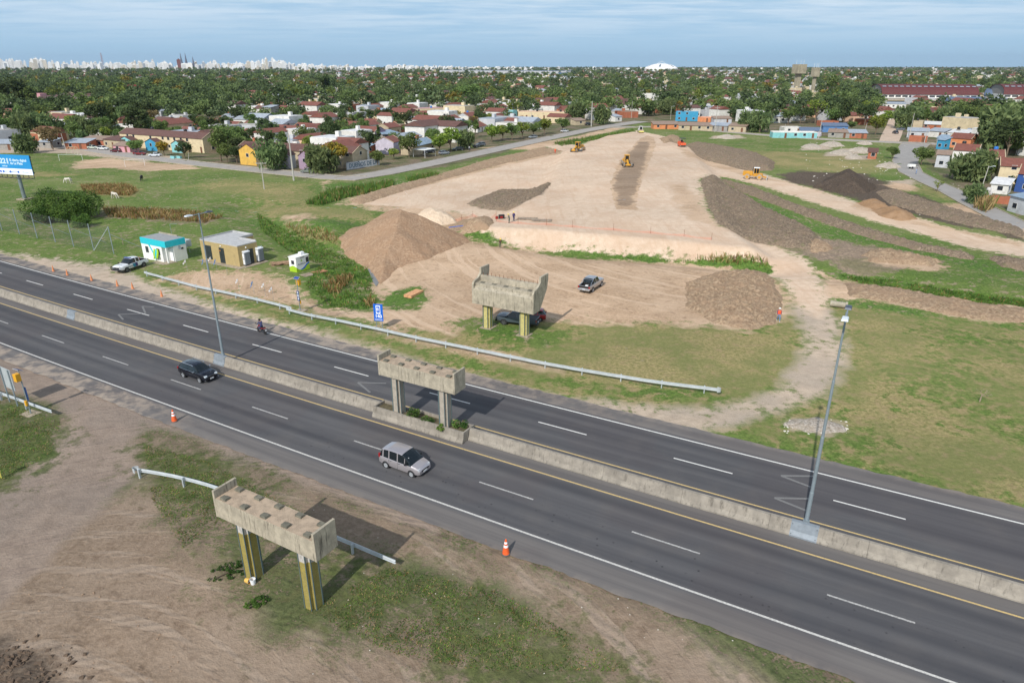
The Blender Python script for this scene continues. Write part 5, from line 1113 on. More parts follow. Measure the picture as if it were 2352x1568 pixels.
x,y=P(1471,305);z=HZ(x,y);t=thing('drum_roller','pale yellow single-drum roller at the far tip of the platform','road roller',(x,y,z),R(-88))
m_pale=simple('roller_pale_yellow',srgb(216,214,120),.5);cyl(t,'drum',1.6,0,.72,.72,2.0,m_mud,28)
for s in(1,-1):cyl(t,'wheel',-1.5,s*.85,.7,.7,.5,m_dusty,hub=m_pale)
b=MB();b.box(2.2,2.5,-1.2,1.2,.5,.9);b.box(.6,2.5,1.03,1.2,.5,.9);b.box(.6,2.5,-1.2,-1.03,.5,.9);b.build('drum_frame',m_pale,t)
b=MB();b.box(-2.6,-.4,-.75,.75,.8,1.7,top=(.15,.05));b.build('engine_hood',m_twhite,t,bevel=.06);bx(t,'cab',m_glassc,-.5,.7,-.65,.65,1.0,2.75);bx(t,'cab_roof',m_white,-.6,.85,-.75,.75,2.75,2.9,bevel=.03)
for a in(-.5,.7):
 for s in(-.65,.65):bx(t,'cab_pillar',m_wpaint,a-.06,a+.06,s-.06,s+.06,1.0,2.75)
# -- people and animals: skinned skeletons baked to one mesh
def skin_mesh(name,verts,edges,radii,mats,assign,parent,root=0,extra=None,sub=2):
 me=bpy.data.meshes.new('sk');me.from_pydata(verts,edges,[]);o=bpy.data.objects.new('sk',me);sc.collection.objects.link(o)
 s=o.modifiers.new('s','SKIN');s.use_smooth_shade=True
 for i,r_ in enumerate(radii):d=me.skin_vertices[0].data[i];d.radius=r_ if isinstance(r_,tuple)else(r_,r_);d.use_root=(i==root)
 u=o.modifiers.new('u','SUBSURF');u.levels=sub;u.render_levels=sub
 bpy.context.view_layer.update();m2=bpy.data.meshes.new_from_object(o.evaluated_get(bpy.context.evaluated_depsgraph_get()))
 bpy.data.objects.remove(o);b=MB();b.v=[tuple(v.co)for v in m2.vertices];b.f=[tuple(p.vertices)for p in m2.polygons]
 b.m=[assign(p.center)for p in m2.polygons]
 if extra:extra(b)
 bpy.data.meshes.remove(m2)
 return b.build(name,mats,parent,smooth=True)
m_skin=simple('skin',srgb(176,124,96),.6);m_hair=simple('dark_hair',srgb(36,28,24),.8)
def person(label,u,v,rz,top,trs,hat=None,vest=None,pose='stand',shoes=None,grp=None,loc=None,sc_=1.0,bend=0.0,hold=None):
 if loc is None:x,y=P(u,v);loc=(x,y,HZ(x,y))
 t=thing('person',label,'person',loc,rz,grp);t.scale=(sc_,)*3
 mt=[simple('shirt_%d'%len(M),top,.85),simple('trousers_%d'%len(M),trs,.85),m_skin,shoes or m_black]
 b_=bend
 if pose=='ride':
  J=dict(pel=(0,0,.88),wai=(.06,0,1.08),che=(.18,0,1.32),nec=(.27,0,1.48),hea=(.31,0,1.58),top=(.33,0,1.70),sl=(.2,.19,1.40),el=(.36,.27,1.16),hl=(.58,.27,1.10),sr=(.2,-.19,1.40),er=(.36,-.27,1.16),hr=(.58,-.27,1.10),pl=(.03,.10,.86),kl=(.42,.17,.78),al=(.12,.15,.42),fl=(.26,.15,.36),pr=(.03,-.10,.86),kr=(.42,-.17,.78),ar=(.12,-.15,.42),fr=(.26,-.15,.36))
 else:
  st_={'stand':(.04,-.03),'walk':(.26,-.24)}[pose];a1=.22 if pose=='walk' else .05
  J=dict(pel=(0,0,.95),wai=(.02+b_*.1,0,1.12),che=(.02+b_*.32,0,1.34-b_*.1),nec=(.02+b_*.5,0,1.49-b_*.2),hea=(.04+b_*.62,0,1.60-b_*.26),top=(.05+b_*.7,0,1.73-b_*.3),sl=(.02+b_*.38,.19,1.42-b_*.14),el=(.0+a1*-.6+b_*.4,.25,1.15-b_*.1),hl=(.06-a1*.4+b_*.55,.26,.90-b_*.1),sr=(.02+b_*.38,-.19,1.42-b_*.14),er=(.0+a1*.6+b_*.4,-.25,1.15-b_*.1),hr=(.12+a1+b_*.55,-.24,.92-b_*.1),pl=(0,.10,.92),kl=(st_[0]*.7+.05,.11,.50),al=(st_[0],.11,.09),fl=(st_[0]+.16,.12,.04),pr=(0,-.10,.92),kr=(st_[1]*.3+.06,-.11,.50),ar=(st_[1],-.11,.09+(.06 if pose=='walk' else 0)),fr=(st_[1]+.15,-.12,.04))
 K=list(J);E_=[('pel','wai'),('wai','che'),('che','nec'),('nec','hea'),('hea','top'),('che','sl'),('sl','el'),('el','hl'),('che','sr'),('sr','er'),('er','hr'),('pel','pl'),('pl','kl'),('kl','al'),('al','fl'),('pel','pr'),('pr','kr'),('kr','ar'),('ar','fr')]
 RR=dict(pel=(.15,.12),wai=(.14,.11),che=(.16,.12),nec=.06,hea=.10,top=.07,sl=.07,el=.05,hl=.036,sr=.07,er=.05,hr=.036,pl=.10,kl=.07,al=.05,fl=.04,pr=.10,kr=.07,ar=.05,fr=.04)
 def asg(c):
  k=min(K,key=lambda q:(Vector(J[q])-c).length)
  return 2 if k in('hea','top','nec')or(k in('hl','hr')and(Vector(J[k])-c).length<.07)else 3 if k in('fl','fr','al','ar')and c.z<J['al'][2]+.06 else 1 if k in('pl','kl','al','pr','kr','ar','pel')else 0
 def ext(b):
  for q,e in(('hl','el'),('hr','er')):
   d=(Vector(J[q])-Vector(J[e])).normalized();n=d.orthogonal().normalized();p=Vector(J[q])
   for i in range(5):
    a=p+d*.03+n*(i-2)*.017;ln=(.06,.085,.09,.08,.065)[i];m1=a+d*ln*.5;b.tube(tuple(a),tuple(m1),.009,.008,5,m=2);b.tube(tuple(m1),tuple(m1+d*ln*.45-Vector((0,0,.012))),.008,.006,5,m=2)
  h=Vector(J['hea']);b.tube(tuple(h+Vector((.085,0,.03))),tuple(h+Vector((.125,0,.0))),.012,.02,5,m=2)
  for s in(1,-1):b.tube(tuple(h+Vector((.085,s*.035,.045))),tuple(h+Vector((.1,s*.035,.045))),.011,n=6,m=3);b.tube(tuple(h+Vector((0,s*.09,.02))),tuple(h+Vector((-.01,s*.115,.03))),.03,.02,6,m=2)
  b.tube(tuple(h+Vector((.09,-.025,-.035))),tuple(h+Vector((.09,.025,-.035))),.006,n=5,m=3)
 skin_mesh('body',[J[k]for k in K],[(K.index(a),K.index(c))for a,c in E_],[RR[k]for k in K],mt,asg,t,0,ext)
 hc=Vector(J['hea'])+Vector((-.005,0,.055))
 b=MB();b.T=Matrix.Translation(hc)
 if hat:
  if pose=='ride':b.lathe([(.09,-.13),(.135,-.06),(.145,.02),(.12,.1),(.06,.145),(.01,.155)],n=14);b.build('helmet',hat,t,smooth='auto');b=MB();b.T=Matrix.Translation(hc);b.box(-.05,.03,-.05,.05,.14,.16);b.build('helmet_star',simple('helmet_yellow',srgb(220,210,120),.4),t)
  else:b.lathe([(.155,.02),(.125,.035),(.12,.07),(.09,.125),(.03,.15)],n=14);b.build('hard_hat',hat,t,smooth='auto')
 else:b.lathe([(.105,-.02),(.115,.04),(.09,.1),(.03,.13)],n=12);b.build('hair',m_hair,t,smooth='auto')
 if vest:
  c=Vector(J['che']);w_=Vector(J['wai']);d=(c-w_).normalized();b=MB();rr=[]
  for k,(f,rx,ry)in enumerate(((-.13,.145,.185),(.05,.15,.20),(.22,.155,.215),(.31,.12,.2))):
   p=w_+d*f;rr+=[(p.x+rx*math.cos(2*PI*i/16),p.y+ry*math.sin(2*PI*i/16),p.z)for i in range(16)]
  b.add(rr,[(j*16+i,j*16+(i+1)%16,(j+1)*16+(i+1)%16,(j+1)*16+i)for j in range(3)for i in range(16)]);b.build('safety_vest',vest,t,smooth=True)
  b=MB()
  for s in(.09,-.09):b.tube((w_.x-.155,s,w_.z-.1),(c.x-.15,s,c.z+.08),.014,n=4)
  b.build('reflective_strip',m_wpaint,t)
 return t
m_hy=simple('yellow_hard_hat',srgb(236,214,60),.4);m_hw=simple('white_hard_hat',srgb(220,224,220),.4);m_vest=simple('orange_vest',srgb(240,90,50),.7)
person('man in orange safety vest, blue jeans and hard hat walking beside the right spoil heap',1787,738,R(-100),srgb(120,60,90),srgb(104,130,164),m_hw,m_vest,'walk',simple('pale_shoes',srgb(190,184,172),.7))
person('man in dark blue overalls and yellow hard hat standing on the platform',1180,508,R(60),srgb(36,36,96),srgb(32,32,84),m_hy)
person('man in grey-green clothes and yellow hard hat beside the formwork boards',1170,512.5,R(150),srgb(104,108,98),srgb(96,100,92),m_hy,bend=.35)
person('man in camouflage top and yellow hard hat down in the ditch below the slope',1148.5,557,R(-60),srgb(96,82,64),srgb(84,88,76),m_hy,loc=(*G(1148.5,558,.3),.3-.9),bend=.2)
person('man in orange-red vest on the spoil ridge left of the grader',1275,353,R(-90),srgb(206,74,40),srgb(190,60,36),m_hy,m_vest)
person('man in white shirt walking in the street past parked cars',1078,346.5,R(30),srgb(214,218,224),srgb(70,76,90),pose='walk')
person('man in pale blue clothes standing on the paved lane beside the handcart',2104,400,R(120),srgb(150,170,196),srgb(120,140,170))
# -- motorcycle
a_,c_2=G(1073*.5742+2,771.5),G(1036*.5742,761)
ra=G(614-4,768.5);fa=G(594,761.5)
rzm=math.atan2(fa[1]-ra[1],fa[0]-ra[0]);mx,my=(ra[0]+fa[0])/2,(ra[1]+fa[1])/2
t=thing('motorcycle','red motorcycle on the far edge line of the motorway','motorcycle',(mx,my,.0),rzm)
m_mred=carpaint('motorcycle_red',150,18,30,.2,.25)
for x_ in(-.68,.68):
 b=MB();b.T=Matrix.Translation((x_,0,.31))@Matrix.Rotation(PI/2,4,'X');b.lathe([(.22,-.05),(.29,-.055),(.31,0),(.29,.055),(.22,.05)],n=20);o=b.build('wheel',m_tyre,t,smooth='auto')
 b=MB();b.T=Matrix.Translation((x_,0,.31))@Matrix.Rotation(PI/2,4,'X');[b.tube((0,0,0),(.22*math.cos(a),.22*math.sin(a),0),.012,n=4)for a in[k*PI/3 for k in range(6)]];b.build('rim',m_chrome,o)
b=MB();b.prismy([(.08,.72),(.42,.76),(.5,.92),(.34,1.0),(.1,.92)],-.13,.13);b.build('fuel_tank',m_mred,t,bevel=.04)
b=MB();b.prismy([(-.75,.84),(-.2,.74),(.1,.78),(.08,.88),(-.3,.85),(-.78,.95)],-.11,.11);b.build('seat',m_black,t,bevel=.02)
b=MB();b.prismy([(-.9,.80),(-.25,.60),(.2,.64),(.1,.74),(-.25,.73),(-.9,.88)],-.09,.09);b.box(.5,.78,-.09,.09,.6,.68);b.build('fairing',m_mred,t,bevel=.02)
b=MB();b.box(-.22,.3,-.14,.14,.25,.62);b.tube((-.3,.12,.3),(-.8,.15,.42),.045,n=8);b.build('engine',m_dark,t,bevel=.02)
b=MB();[b.tube((.68,s*.07,.31),(.48,s*.07,1.0),.022,n=6)for s in(1,-1)];b.tube((-.68,.06,.31),(-.1,.06,.4),.03,n=6);b.build('fork',m_chrome,t)
b=MB();b.path([(.40,.36,1.08),(.5,.14,1.04),(.5,-.14,1.04),(.40,-.36,1.08)],.016,6);b.build('handlebar',m_black,t);b=MB();b.box(.56,.68,-.09,.09,.86,1.06);b.build('headlight',m_head,t,bevel=.02)
for s in(1,-1):b=MB();b.tube((.46,s*.3,1.06),(.46,s*.36,1.2),.008,n=4);b.box(.44,.47,min(s*.3,s*.44),max(s*.3,s*.44),1.2,1.28);b.build('mirror',m_black,t)
b=MB();b.box(-.99,-.97,-.1,.1,.5,.65);b.build('number_plate',m_plate,t);b=MB();b.box(-.93,-.88,-.07,.07,.84,.9);b.build('tail_light',m_tail,t)
person('rider in dark helmet and blue-purple jacket on the red motorcycle',0,0,rzm,srgb(58,62,100),srgb(44,56,92),m_black,None,'ride',simple('pale_sandals',srgb(190,150,130),.7),loc=(mx-.12*math.cos(rzm),my-.12*math.sin(rzm),.0))
# -- horses
def horse(label,u,v,rz,col,graze=True):
 x,y=P(u,v);t=thing('horse',label,'horse',(x,y,HZ(x,y)),rz,'horses grazing in the green field')
 J=[(-.62,0,1.22),(-.3,0,1.18),(.1,0,1.15),(.5,0,1.22),(.72,0,1.22),(.98,0,.88),(1.14,.02,.52),(1.24,.03,.30),(1.30,.04,.12)]
 Rr=[(.24,.28),(.27,.31),(.27,.30),(.24,.28),(.17,.2),(.12,.15),(.09,.11),(.085,.10),(.055,.06)]
 E_=[(i,i+1)for i in range(8)]
 def leg(root,pts,rs):
  for p,r_ in zip(pts,rs):J.append(p);Rr.append(r_);E_.append((root if p is pts[0]else len(J)-2,len(J)-1))
 for s,o_ in((1,.08),(-1,-.1)):
  leg(0,[(-.60,s*.16,.95),(-.50+o_,s*.17,.72),(-.70+o_,s*.16,.46),(-.66+o_,s*.16,.14),(-.60+o_,s*.16,.04)],[.16,.11,.065,.045,.06])
  leg(3,[(.52,s*.15,.92),(.55-o_,s*.15,.62),(.54-o_,s*.15,.42),(.52-o_,s*.15,.12),(.57-o_,s*.15,.04)],[.12,.075,.06,.042,.06])
 J+=[(-.84,0,1.18),(-.95,0,.9),(-.93,0,.55)];Rr+=[.05,.06,.035];n=len(J);E_+=[(0,n-3),(n-3,n-2),(n-2,n-1)]
 mt=simple('horse_coat_%d'%len(M),col,.8,0,.12,2);mh=simple('hoof_%d'%len(M),[c*.35 for c in col],.8)
 def ext(b):
  for s in(1,-1):b.tube((1.1,s*.05,.62),(1.08,s*.08,.76),.035,.008,6,m=0)
 skin_mesh('body',J,E_,Rr,[mt,mh],lambda c:1 if c.z<.07 or c.x<-.86 and c.z<1.0 else 0,t,1,ext)
 b=MB();
 for i in range(9):f=i/8;p=Vector((.7,0,1.38)).lerp(Vector((1.12,0,.68)),f);b.add([(p.x,-.02,p.z),(p.x+.09,-.02,p.z-.12),(p.x+.07,.07,p.z-.2),(p.x-.03,.05,p.z-.08)],[(0,1,2,3)])
 b.build('mane',mh,t)
horse('white horse grazing behind the big bush',158,421,R(185),srgb(206,200,190));horse('white horse grazing nearest the brown reeds',264,456,R(-20),srgb(198,190,178));horse('black horse grazing farthest back in the field',326,416,R(-75),srgb(24,24,28))
# -- heaps of earth (each a solid height field over its own footprint)
def soilmat(name,c1,c2,c3,f=2.2,b_=.12,green=0):
 m,t,p=newmat(name);g=NT(t);pos=g.n('ShaderNodeNewGeometry').outputs['Position']
 a=g.noise(pos,f,6,.68);bb=g.noise(pos,.45,4,.6);c_=g.noise(pos,9,4,.7)
 c=g.mix(g.ss(a,.32,.68),c4(c1),c4(c2));c=g.mix(g.m('MULTIPLY',g.ss(bb,.42,.66),.7),c,c4(c3))
 if green:c=g.mix(g.m('MULTIPLY',g.ss(g.noise(pos,.8,5,.7),.56,.64),green),c,c4(srgb(78,98,44)))
 c=g.mix(g.m('MULTIPLY',g.ss(c_,.64,.7),.5),c,c4(srgb(206,198,186)))
 t.links.new(c,p.inputs['Base Color']);p.inputs['Roughness'].default_value=.97;p.inputs['Specular IOR Level'].default_value=.1
 t.links.new(g.bump(g.m('ADD',a,g.m('MULTIPLY',c_,.4)),b_,1.0),p.inputs['Normal']);return m
m_brown=soilmat('brown_fill',srgb(146,118,94),srgb(180,152,126),srgb(160,130,104),2.6,.16);m_greyclod=soilmat('grey_clods',srgb(100,88,76),srgb(158,140,120),srgb(134,116,98),3.2,.2,.35)
m_tanclod=soilmat('tan_clods',srgb(134,112,90),srgb(184,160,134),srgb(160,134,110),3.0,.2,.1);m_darkheap=soilmat('dark_topsoil',srgb(66,58,52),srgb(98,86,76),srgb(82,72,62),2.5,.15)
m_whiteheap=soilmat('pale_clay',srgb(206,182,156),srgb(228,208,184),srgb(214,190,164),2.5,.15);m_sand=soilmat('brown_sand',srgb(142,112,84),srgb(158,128,98),srgb(166,136,108),3,.04)
m_rubble=soilmat('white_rubble',srgb(160,146,130),srgb(214,204,192),srgb(186,172,154),4.0,.3,.3)
def heap(name,label,cat,px,mat_,hmax=9,slope=.66,lump=.1,lsc=1.4,step=.3,grp=None,rough_edge=.55,seed=3,zb=None,crest=0.0):
 poly=[P(u,v)if zb is None else G(u,v,zb)for u,v in px];a=np.array(poly);x0,y0=a.min(0)-1;x1,y1=a.max(0)+1
 xs=np.arange(x0,x1,step);ys=np.arange(y0,y1,step);X,Y=np.meshgrid(xs,ys);x=X.ravel();y=Y.ravel()
 d=sdf(poly,x,y,40);d=d+rough_edge*fbm(x,y,2.4,2,seed)*(1-sstep(.3,2.6,d))
 inside=d>-3*step;h=np.minimum(np.maximum(d,0)*slope,1e9);h=hmax*(1-np.exp(-h/hmax*1.15))if crest==0 else np.minimum(h,hmax)
 e=sstep(0,.8,d);l1=fbm(x,y,lsc,3,seed+7,.6);l2=fbm(x,y,max(lsc*.35,2.6*step),1,seed+11)
 wx=x+1.1*fbm(x,y,4.3,2,91);wy=y+1.1*fbm(x+9,y,4.3,2,92);l1=fbm(wx,wy,lsc,3,seed+7,.6)
 if crest:h=h+e*.45*fbm(wx,wy,5.5,2,seed+20)-.22*e*np.exp(-((h-h.max())/1.2)**2)
 z=h+e*(lump*2.2*np.abs(l1)+lump*.8*l2)+HT(x,y)-.05*(1-sstep(0,.3,d))-.5*sstep(0,2*step,-d)
 I=np.arange(len(x)).reshape(X.shape);f=np.stack([I[:-1,:-1],I[:-1,1:],I[1:,1:],I[1:,:-1]],-1).reshape(-1,4);f=f[inside[f].all(1)]
 us,inv=np.unique(f,return_inverse=True);f=inv.reshape(-1,4);cx_,cy_=a.mean(0);bz=HZ(cx_,cy_)
 me=bpy.data.meshes.new(name);me.from_pydata(np.stack([x[us]-cx_,y[us]-cy_,z[us]-bz],-1).tolist(),[],f.tolist());me.materials.append(mat_);me.shade_smooth()
 o=bpy.data.objects.new(name,me);sc.collection.objects.link(o);o.location=(cx_,cy_,bz);return tag(o,label,cat,grp)
heap('earth_mound','huge brown heap of fill with a sharp corner beside the creek','earth mound',[(779,548),(792,585),(836,614),(856,632),(872,655),(888,642),(918,614),(980,596),(1085,556),(1030,532),(930,514),(850,518),(800,528)],m_brown,7.5,.55,.02,2.6,.2,crest=1)
heap('spoil_heap','lumpy tan spoil heap between the yard and the haul road','spoil heap',[(1575,650),(1640,628),(1715,622),(1768,632),(1800,690),(1780,745),(1715,758),(1640,742),(1575,705)],m_tanclod,1.0,.3,.3,1.3,.25,rough_edge=.5)
heap('clay_heap','small pale clay heap behind the huge brown heap','clay heap',[(942,508),(962,492),(1010,488),(1040,500),(1052,512),(1015,518),(965,518)],m_whiteheap,2.4,.9,.12,1.2,.25)
heap('spoil_heap','low sandy bank around the trench left of the formwork boards','spoil heap',[(1020,522),(1060,506),(1110,504),(1140,512),(1120,528),(1070,535)],m_tanclod,1.0,.5,.1,1.4,.3)
heap('clod_bank','triangle of dark grey clods on the left of the platform','spoil heap',[(1072,468),(1140,440),(1268,420),(1245,445),(1195,473),(1120,482)],m_greyclod,.9,.5,.28,1.3,.35)
heap('spoil_ridge','long grey-brown spoil ridge along the left edge of the platform','spoil ridge',[(800,462),(860,440),(1000,404),(1120,368),(1250,340),(1292,348),(1150,378),(1000,418),(900,448),(830,470)],m_tanclod,.9,.4,.24,1.8,.5)
heap('spoil_heap','grassy spoil heap at the far right tip of the platform','spoil heap',[(1510,322),(1530,316),(1562,318),(1572,328),(1555,333),(1525,330)],m_tanclod,2.6,.7,.2,2,.5)
heap('spoil_ridge','long lumpy spoil ridge behind the orange roller','spoil ridge',[(1572,336),(1600,332),(1660,342),(1700,350),(1745,358),(1780,374),(1775,392),(1720,394),(1660,378),(1600,358)],m_greyclod,2.4,.6,.3,2.2,.5,seed=9)
heap('spoil_ridge','broad ridge of grey clods right of the platform','spoil ridge',[(1608,415),(1640,406),(1700,440),(1760,480),(1850,520),(1880,545),(1870,575),(1790,566),(1700,545),(1650,515),(1625,470)],m_greyclod,1.3,.45,.34,1.7,.4,seed=12)
heap('clod_windrow','long thin windrow of grey clods along the haul road','spoil ridge',[(1650,408),(1740,436),(1830,472),(1900,496),(2000,530),(2100,560),(2240,590),(2235,598),(2100,574),(1990,546),(1890,512),(1800,478),(1700,440)],m_greyclod,.9,.6,.3,1.5,.35,seed=14)
heap('clod_windrow','short windrow of dark clods at the right frame edge','spoil ridge',[(2268,594),(2310,590),(2352,600),(2450,622),(2450,642),(2352,624),(2300,612)],m_greyclod,.8,.6,.3,1.5,.35,seed=15)
heap('topsoil_mound','tall dark topsoil mound beyond the right haul road','earth mound',[(1868,430),(1895,412),(1940,404),(1985,411),(2015,432),(1990,444),(1930,444)],m_darkheap,4.2,.62,.14,1.5,.4,crest=1)
heap('topsoil_bank','low bank of dark topsoil stretching right of the tall mound','spoil ridge',[(2010,440),(2060,436),(2110,456),(2180,478),(2260,500),(2352,528),(2352,545),(2230,520),(2120,492),(2040,468)],m_greyclod,.8,.4,.26,1.6,.4,seed=19)
heap('sand_heap','smooth brown sand heap, the farther of two by the haul road','sand heap',[(1962,466),(1990,462),(2030,466),(2058,482),(2020,485),(1985,476)],m_sand,1.2,.5,.02,2,.3,crest=1,grp='brown sand heaps beside the right haul road')
heap('sand_heap','smooth brown sand heap, the nearer of two by the haul road','sand heap',[(2000,484),(2040,478),(2085,484),(2110,503),(2070,508),(2025,498)],m_sand,1.4,.5,.02,2,.3,crest=1,seed=5,grp='brown sand heaps beside the right haul road')
heap('spoil_heap','brown clod heap on the grass between haul road and ditch','spoil heap',[(1978,586),(2010,574),(2060,580),(2110,590),(2165,602),(2140,612),(2060,606),(2000,602)],m_tanclod,1.1,.5,.3,1.6,.35,seed=23)
heap('spoil_heap','small clod heap left on the green strip behind the haul bend','spoil heap',[(1838,566),(1870,550),(1905,560),(1912,574),(1870,580)],m_tanclod,.8,.5,.3,1.5,.35,seed=24)
heap('rubble_heap','scatter of broken concrete rubble beside the near right lamp shadow','rubble',[(1800,975),(1830,958),(1880,958),(1945,980),(1950,992),(1900,998),(1850,990)],m_rubble,.25,.3,.1,.9,.2,seed=31)
heap('clod_strip','long strip of tan clods running right from the concrete pipe','spoil ridge',[(1935,650),(2050,662),(2200,690),(2352,712),(2480,740),(2480,765),(2352,740),(2240,735),(2120,712),(2050,694),(1950,682)],m_tanclod,.5,.3,.2,1.4,.3,seed=51)
k=0
for u,v,lab in((1862,338,'white rubble heap farthest left on the waste ground'),(1930,352,'broad white rubble heap left of the lone shack'),(1975,346,'white rubble heap behind the broad one'),(1960,362,'small rubble heap in front of the broad one'),(2040,382,'litter-strewn rubble left of the lone young tree'),(1985,330,'rubble beside the cross street'),(1668,316,'rubble patch in the far green strip'),(1910,333,'flat rubble patch near the turquoise fence')):
 s=rnd.uniform(.7,1.2);heap('rubble_heap',lab,'rubble',[(u-26*s,v),(u-8*s,v-5*s),(u+18*s,v-3*s),(u+28*s,v+3*s),(u,v+5*s)],m_rubble,1.0,.5,.3,1.4,.5,grp='rubble heaps on the waste ground',seed=40+k);k+=1
b=MB();r_=random.Random(5)
def stone(x,y,s,m_):
 z=HZ(x,y);vs=[(x+r_.uniform(-s,s)*.5+a*s,y+r_.uniform(-s,s)*.4+c*s,z+(.0 if e<0 else s*r_.uniform(.5,1.0)))for a,c,e in((-1,-1,-1),(1,-1,-1),(1,1,-1),(-1,1,-1),(-.6,-.6,1),(.6,-.6,1),(.6,.6,1),(-.6,.6,1))]
 b.add(vs,[(0,3,2,1),(4,5,6,7),(0,1,5,4),(1,2,6,5),(2,3,7,6),(3,0,4,7)],m_)
for(u0,u1,v0,v1,n_,s0,s1,m_)in((1800,1950,962,996,60,.04,.16,0),(1850,2100,328,420,120,.1,.35,0),(780,1060,480,650,140,.05,.14,1),(250,700,615,690,70,.03,.09,0),(900,1500,560,760,120,.04,.1,1),(0,420,1300,1560,90,.03,.09,1),(700,1700,1100,1560,60,.02,.06,0),(860,960,415,460,60,.06,.16,0),(1950,2352,660,740,70,.05,.14,1),(100,700,390,500,50,.06,.14,0),(2040,2300,400,500,40,.08,.2,0),(1600,1800,620,750,60,.05,.14,1)):
 for _ in range(n_):x,y=P(r_.uniform(u0,u1),r_.uniform(v0,v1));stone(x,y,r_.uniform(s0,s1)*.6,m_)
for _ in range(260):x,y=P(r_.gauss(45,45),r_.gauss(1535,28));stone(x,y,abs(r_.gauss(.05,.04))+.02,2)
tag(b.build('scattered_stones',[simple('pale_stone',srgb(206,200,190),.9),simple('brown_stone',srgb(150,126,104),.95),simple('dark_clod',srgb(96,80,66),.95)]),'scattered stones, clods and litter lying over the ground','stones',kind='stuff')
b=MB();w_=[P3(u,v,.05)for u,v in[(842,612),(854,622),(862,634),(870,650),(864,658),(857,648),(850,630)]];b.add(w_,[tuple(range(7))])
o=tag(b.build('creek_water',simple('murky_water',srgb(122,122,122),.45)),kind='structure')
m_net=bpy.data.materials.new('orange_netting');m_net.use_nodes=True;q=m_net.node_tree.nodes['Principled BSDF'];q.inputs['Base Color'].default_value=c4(srgb(236,110,76));q.inputs['Alpha'].default_value=.22
def netting(label,pts,zb,h_):
 W_=[G(u,v,zb)for u,v in pts];t=thing('safety_netting',label,'safety netting',(*W_[0],zb),0,'orange netting on stakes')
 for i,(x,y)in enumerate(W_):
  z=HZ(x,y)-zb;b=MB();b.tube((x-W_[0][0],y-W_[0][1],z),(x-W_[0][0],y-W_[0][1],z+1.2),.025,n=5);b.build('stake',m_rust,t)
 b=MB();vs=[];nn=0
 for(ax,ay),(bx_,by)in zip(W_[:-1],W_[1:]):
  for k in range(9):
   f=k/8;x,y=ax+(bx_-ax)*f,ay+(by-ay)*f;z=HZ(x,y)-zb;sag=.25*math.sin(PI*f);vs+=[(x-W_[0][0],y-W_[0][1],z+.02),(x-W_[0][0],y-W_[0][1]+.05,z+h_-sag)]
 b.add(vs,[(2*i,2*i+2,2*i+3,2*i+1)for i in range(len(vs)//2-1)]);b.build('net',m_net,t)
netting('long low orange netting along the front edge of the clay platform',[(1140,509),(1190,514),(1255,517),(1315,522),(1409,529),(1494,536),(1571,543),(1634,551)],1.8,.42)
netting('orange netting around the trench left of the workers',[(1024,502),(1060,497),(1086,489),(1110,497),(1140,509)],.8,.7)
def P18(u,v):x,y=G(u,v,1.8);return x,y,HZ(x,y)
for u,v,lab in((1211,503,'left slatted shuttering panel lying on the platform edge'),(1244,507,'right slatted shuttering panel lying on the platform edge')):
 x,y,z=P18(u,v);t=thing('shuttering_panel',lab,'timber panel',(x,y,z+.02),R(-8),'shuttering panels on the platform')
 for k in range(9):MB().box(-1.8+k*.42,-1.8+k*.42+.36,-.9-.2*(k%2),.8+.25*((k*7)%3)/2,.06,.11).build('board',m_plank,t)
 for s in(-.6,.6):MB().box(-1.85,1.9,s-.06,s+.06,0,.059).build('batten',m_newwood,t)
x,y,z=P18(1152,502);t=thing('generator','small black and red generator beside the orange netting','generator',(x,y,z),.2)
b=MB();b.box(-.55,.55,-.35,.35,.12,.75);b.build('casing',m_black,t,bevel=.05);b=MB();b.box(-.35,.2,-.37,-.35,.2,.5);b.build('panel',m_tail,t);b=MB();[b.box(s*.5-.05,s*.5+.05,-.3,.3,0,.12)for s in(-1,1)];b.box(-.55,.55,-.4,-.36,.8,.84);b.build('skid_frame',m_dark,t)
x,y,z=P18(1141,503);t=thing('fuel_can','red fuel can standing left of the generator','fuel can',(x,y,z),.5);b=MB();b.box(-.25,.25,-.15,.15,0,.5);b.build('can',m_tail,t,bevel=.05);b=MB();b.tube((.1,0,.5),(.2,0,.62),.03,n=6);b.box(-.12,.06,-.03,.03,.5,.56);b.build('spout',m_black,t)
x,y=G(1110,519,1.0);t=thing('culvert','dark square culvert mouth open in the trench','culvert',(x,y,.7),R(40))
for a in((-.8,-.65,-.6,.9,-.5,.9),(.65,.8,-.6,.9,-.5,.9),(-.8,.8,-.6,.9,.901,1.05)):MB().box(*a).build('concrete_side',m_bars,t)
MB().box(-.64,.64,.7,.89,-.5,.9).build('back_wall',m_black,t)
x,y,z=P18(1098,518);t=thing('hose','coiled yellow hose by the trench','hose',(*G(1095,520,.9),HZ(*G(1095,520,.9))+.35),0)
b=MB();b.path([((.9-.05*i%3*.1)*math.cos(i*.5)*(1+.15*math.sin(i)),.55*math.sin(i*.5),.05+.008*i)for i in range(34)],.05,5);b.build('coil',m_hy,t)
x,y=G(1058,525,.6);t=thing('hose','flat blue hose lying over the sandy bank','hose',(x,y,HZ(x,y)+.5),0);b=MB();b.path([(-2.2,-.3,.02),(-.8,.1,.12),(.6,.25,.25),(2.4,1.2,.4)],.07,6);b.build('tube',m_blue,t)
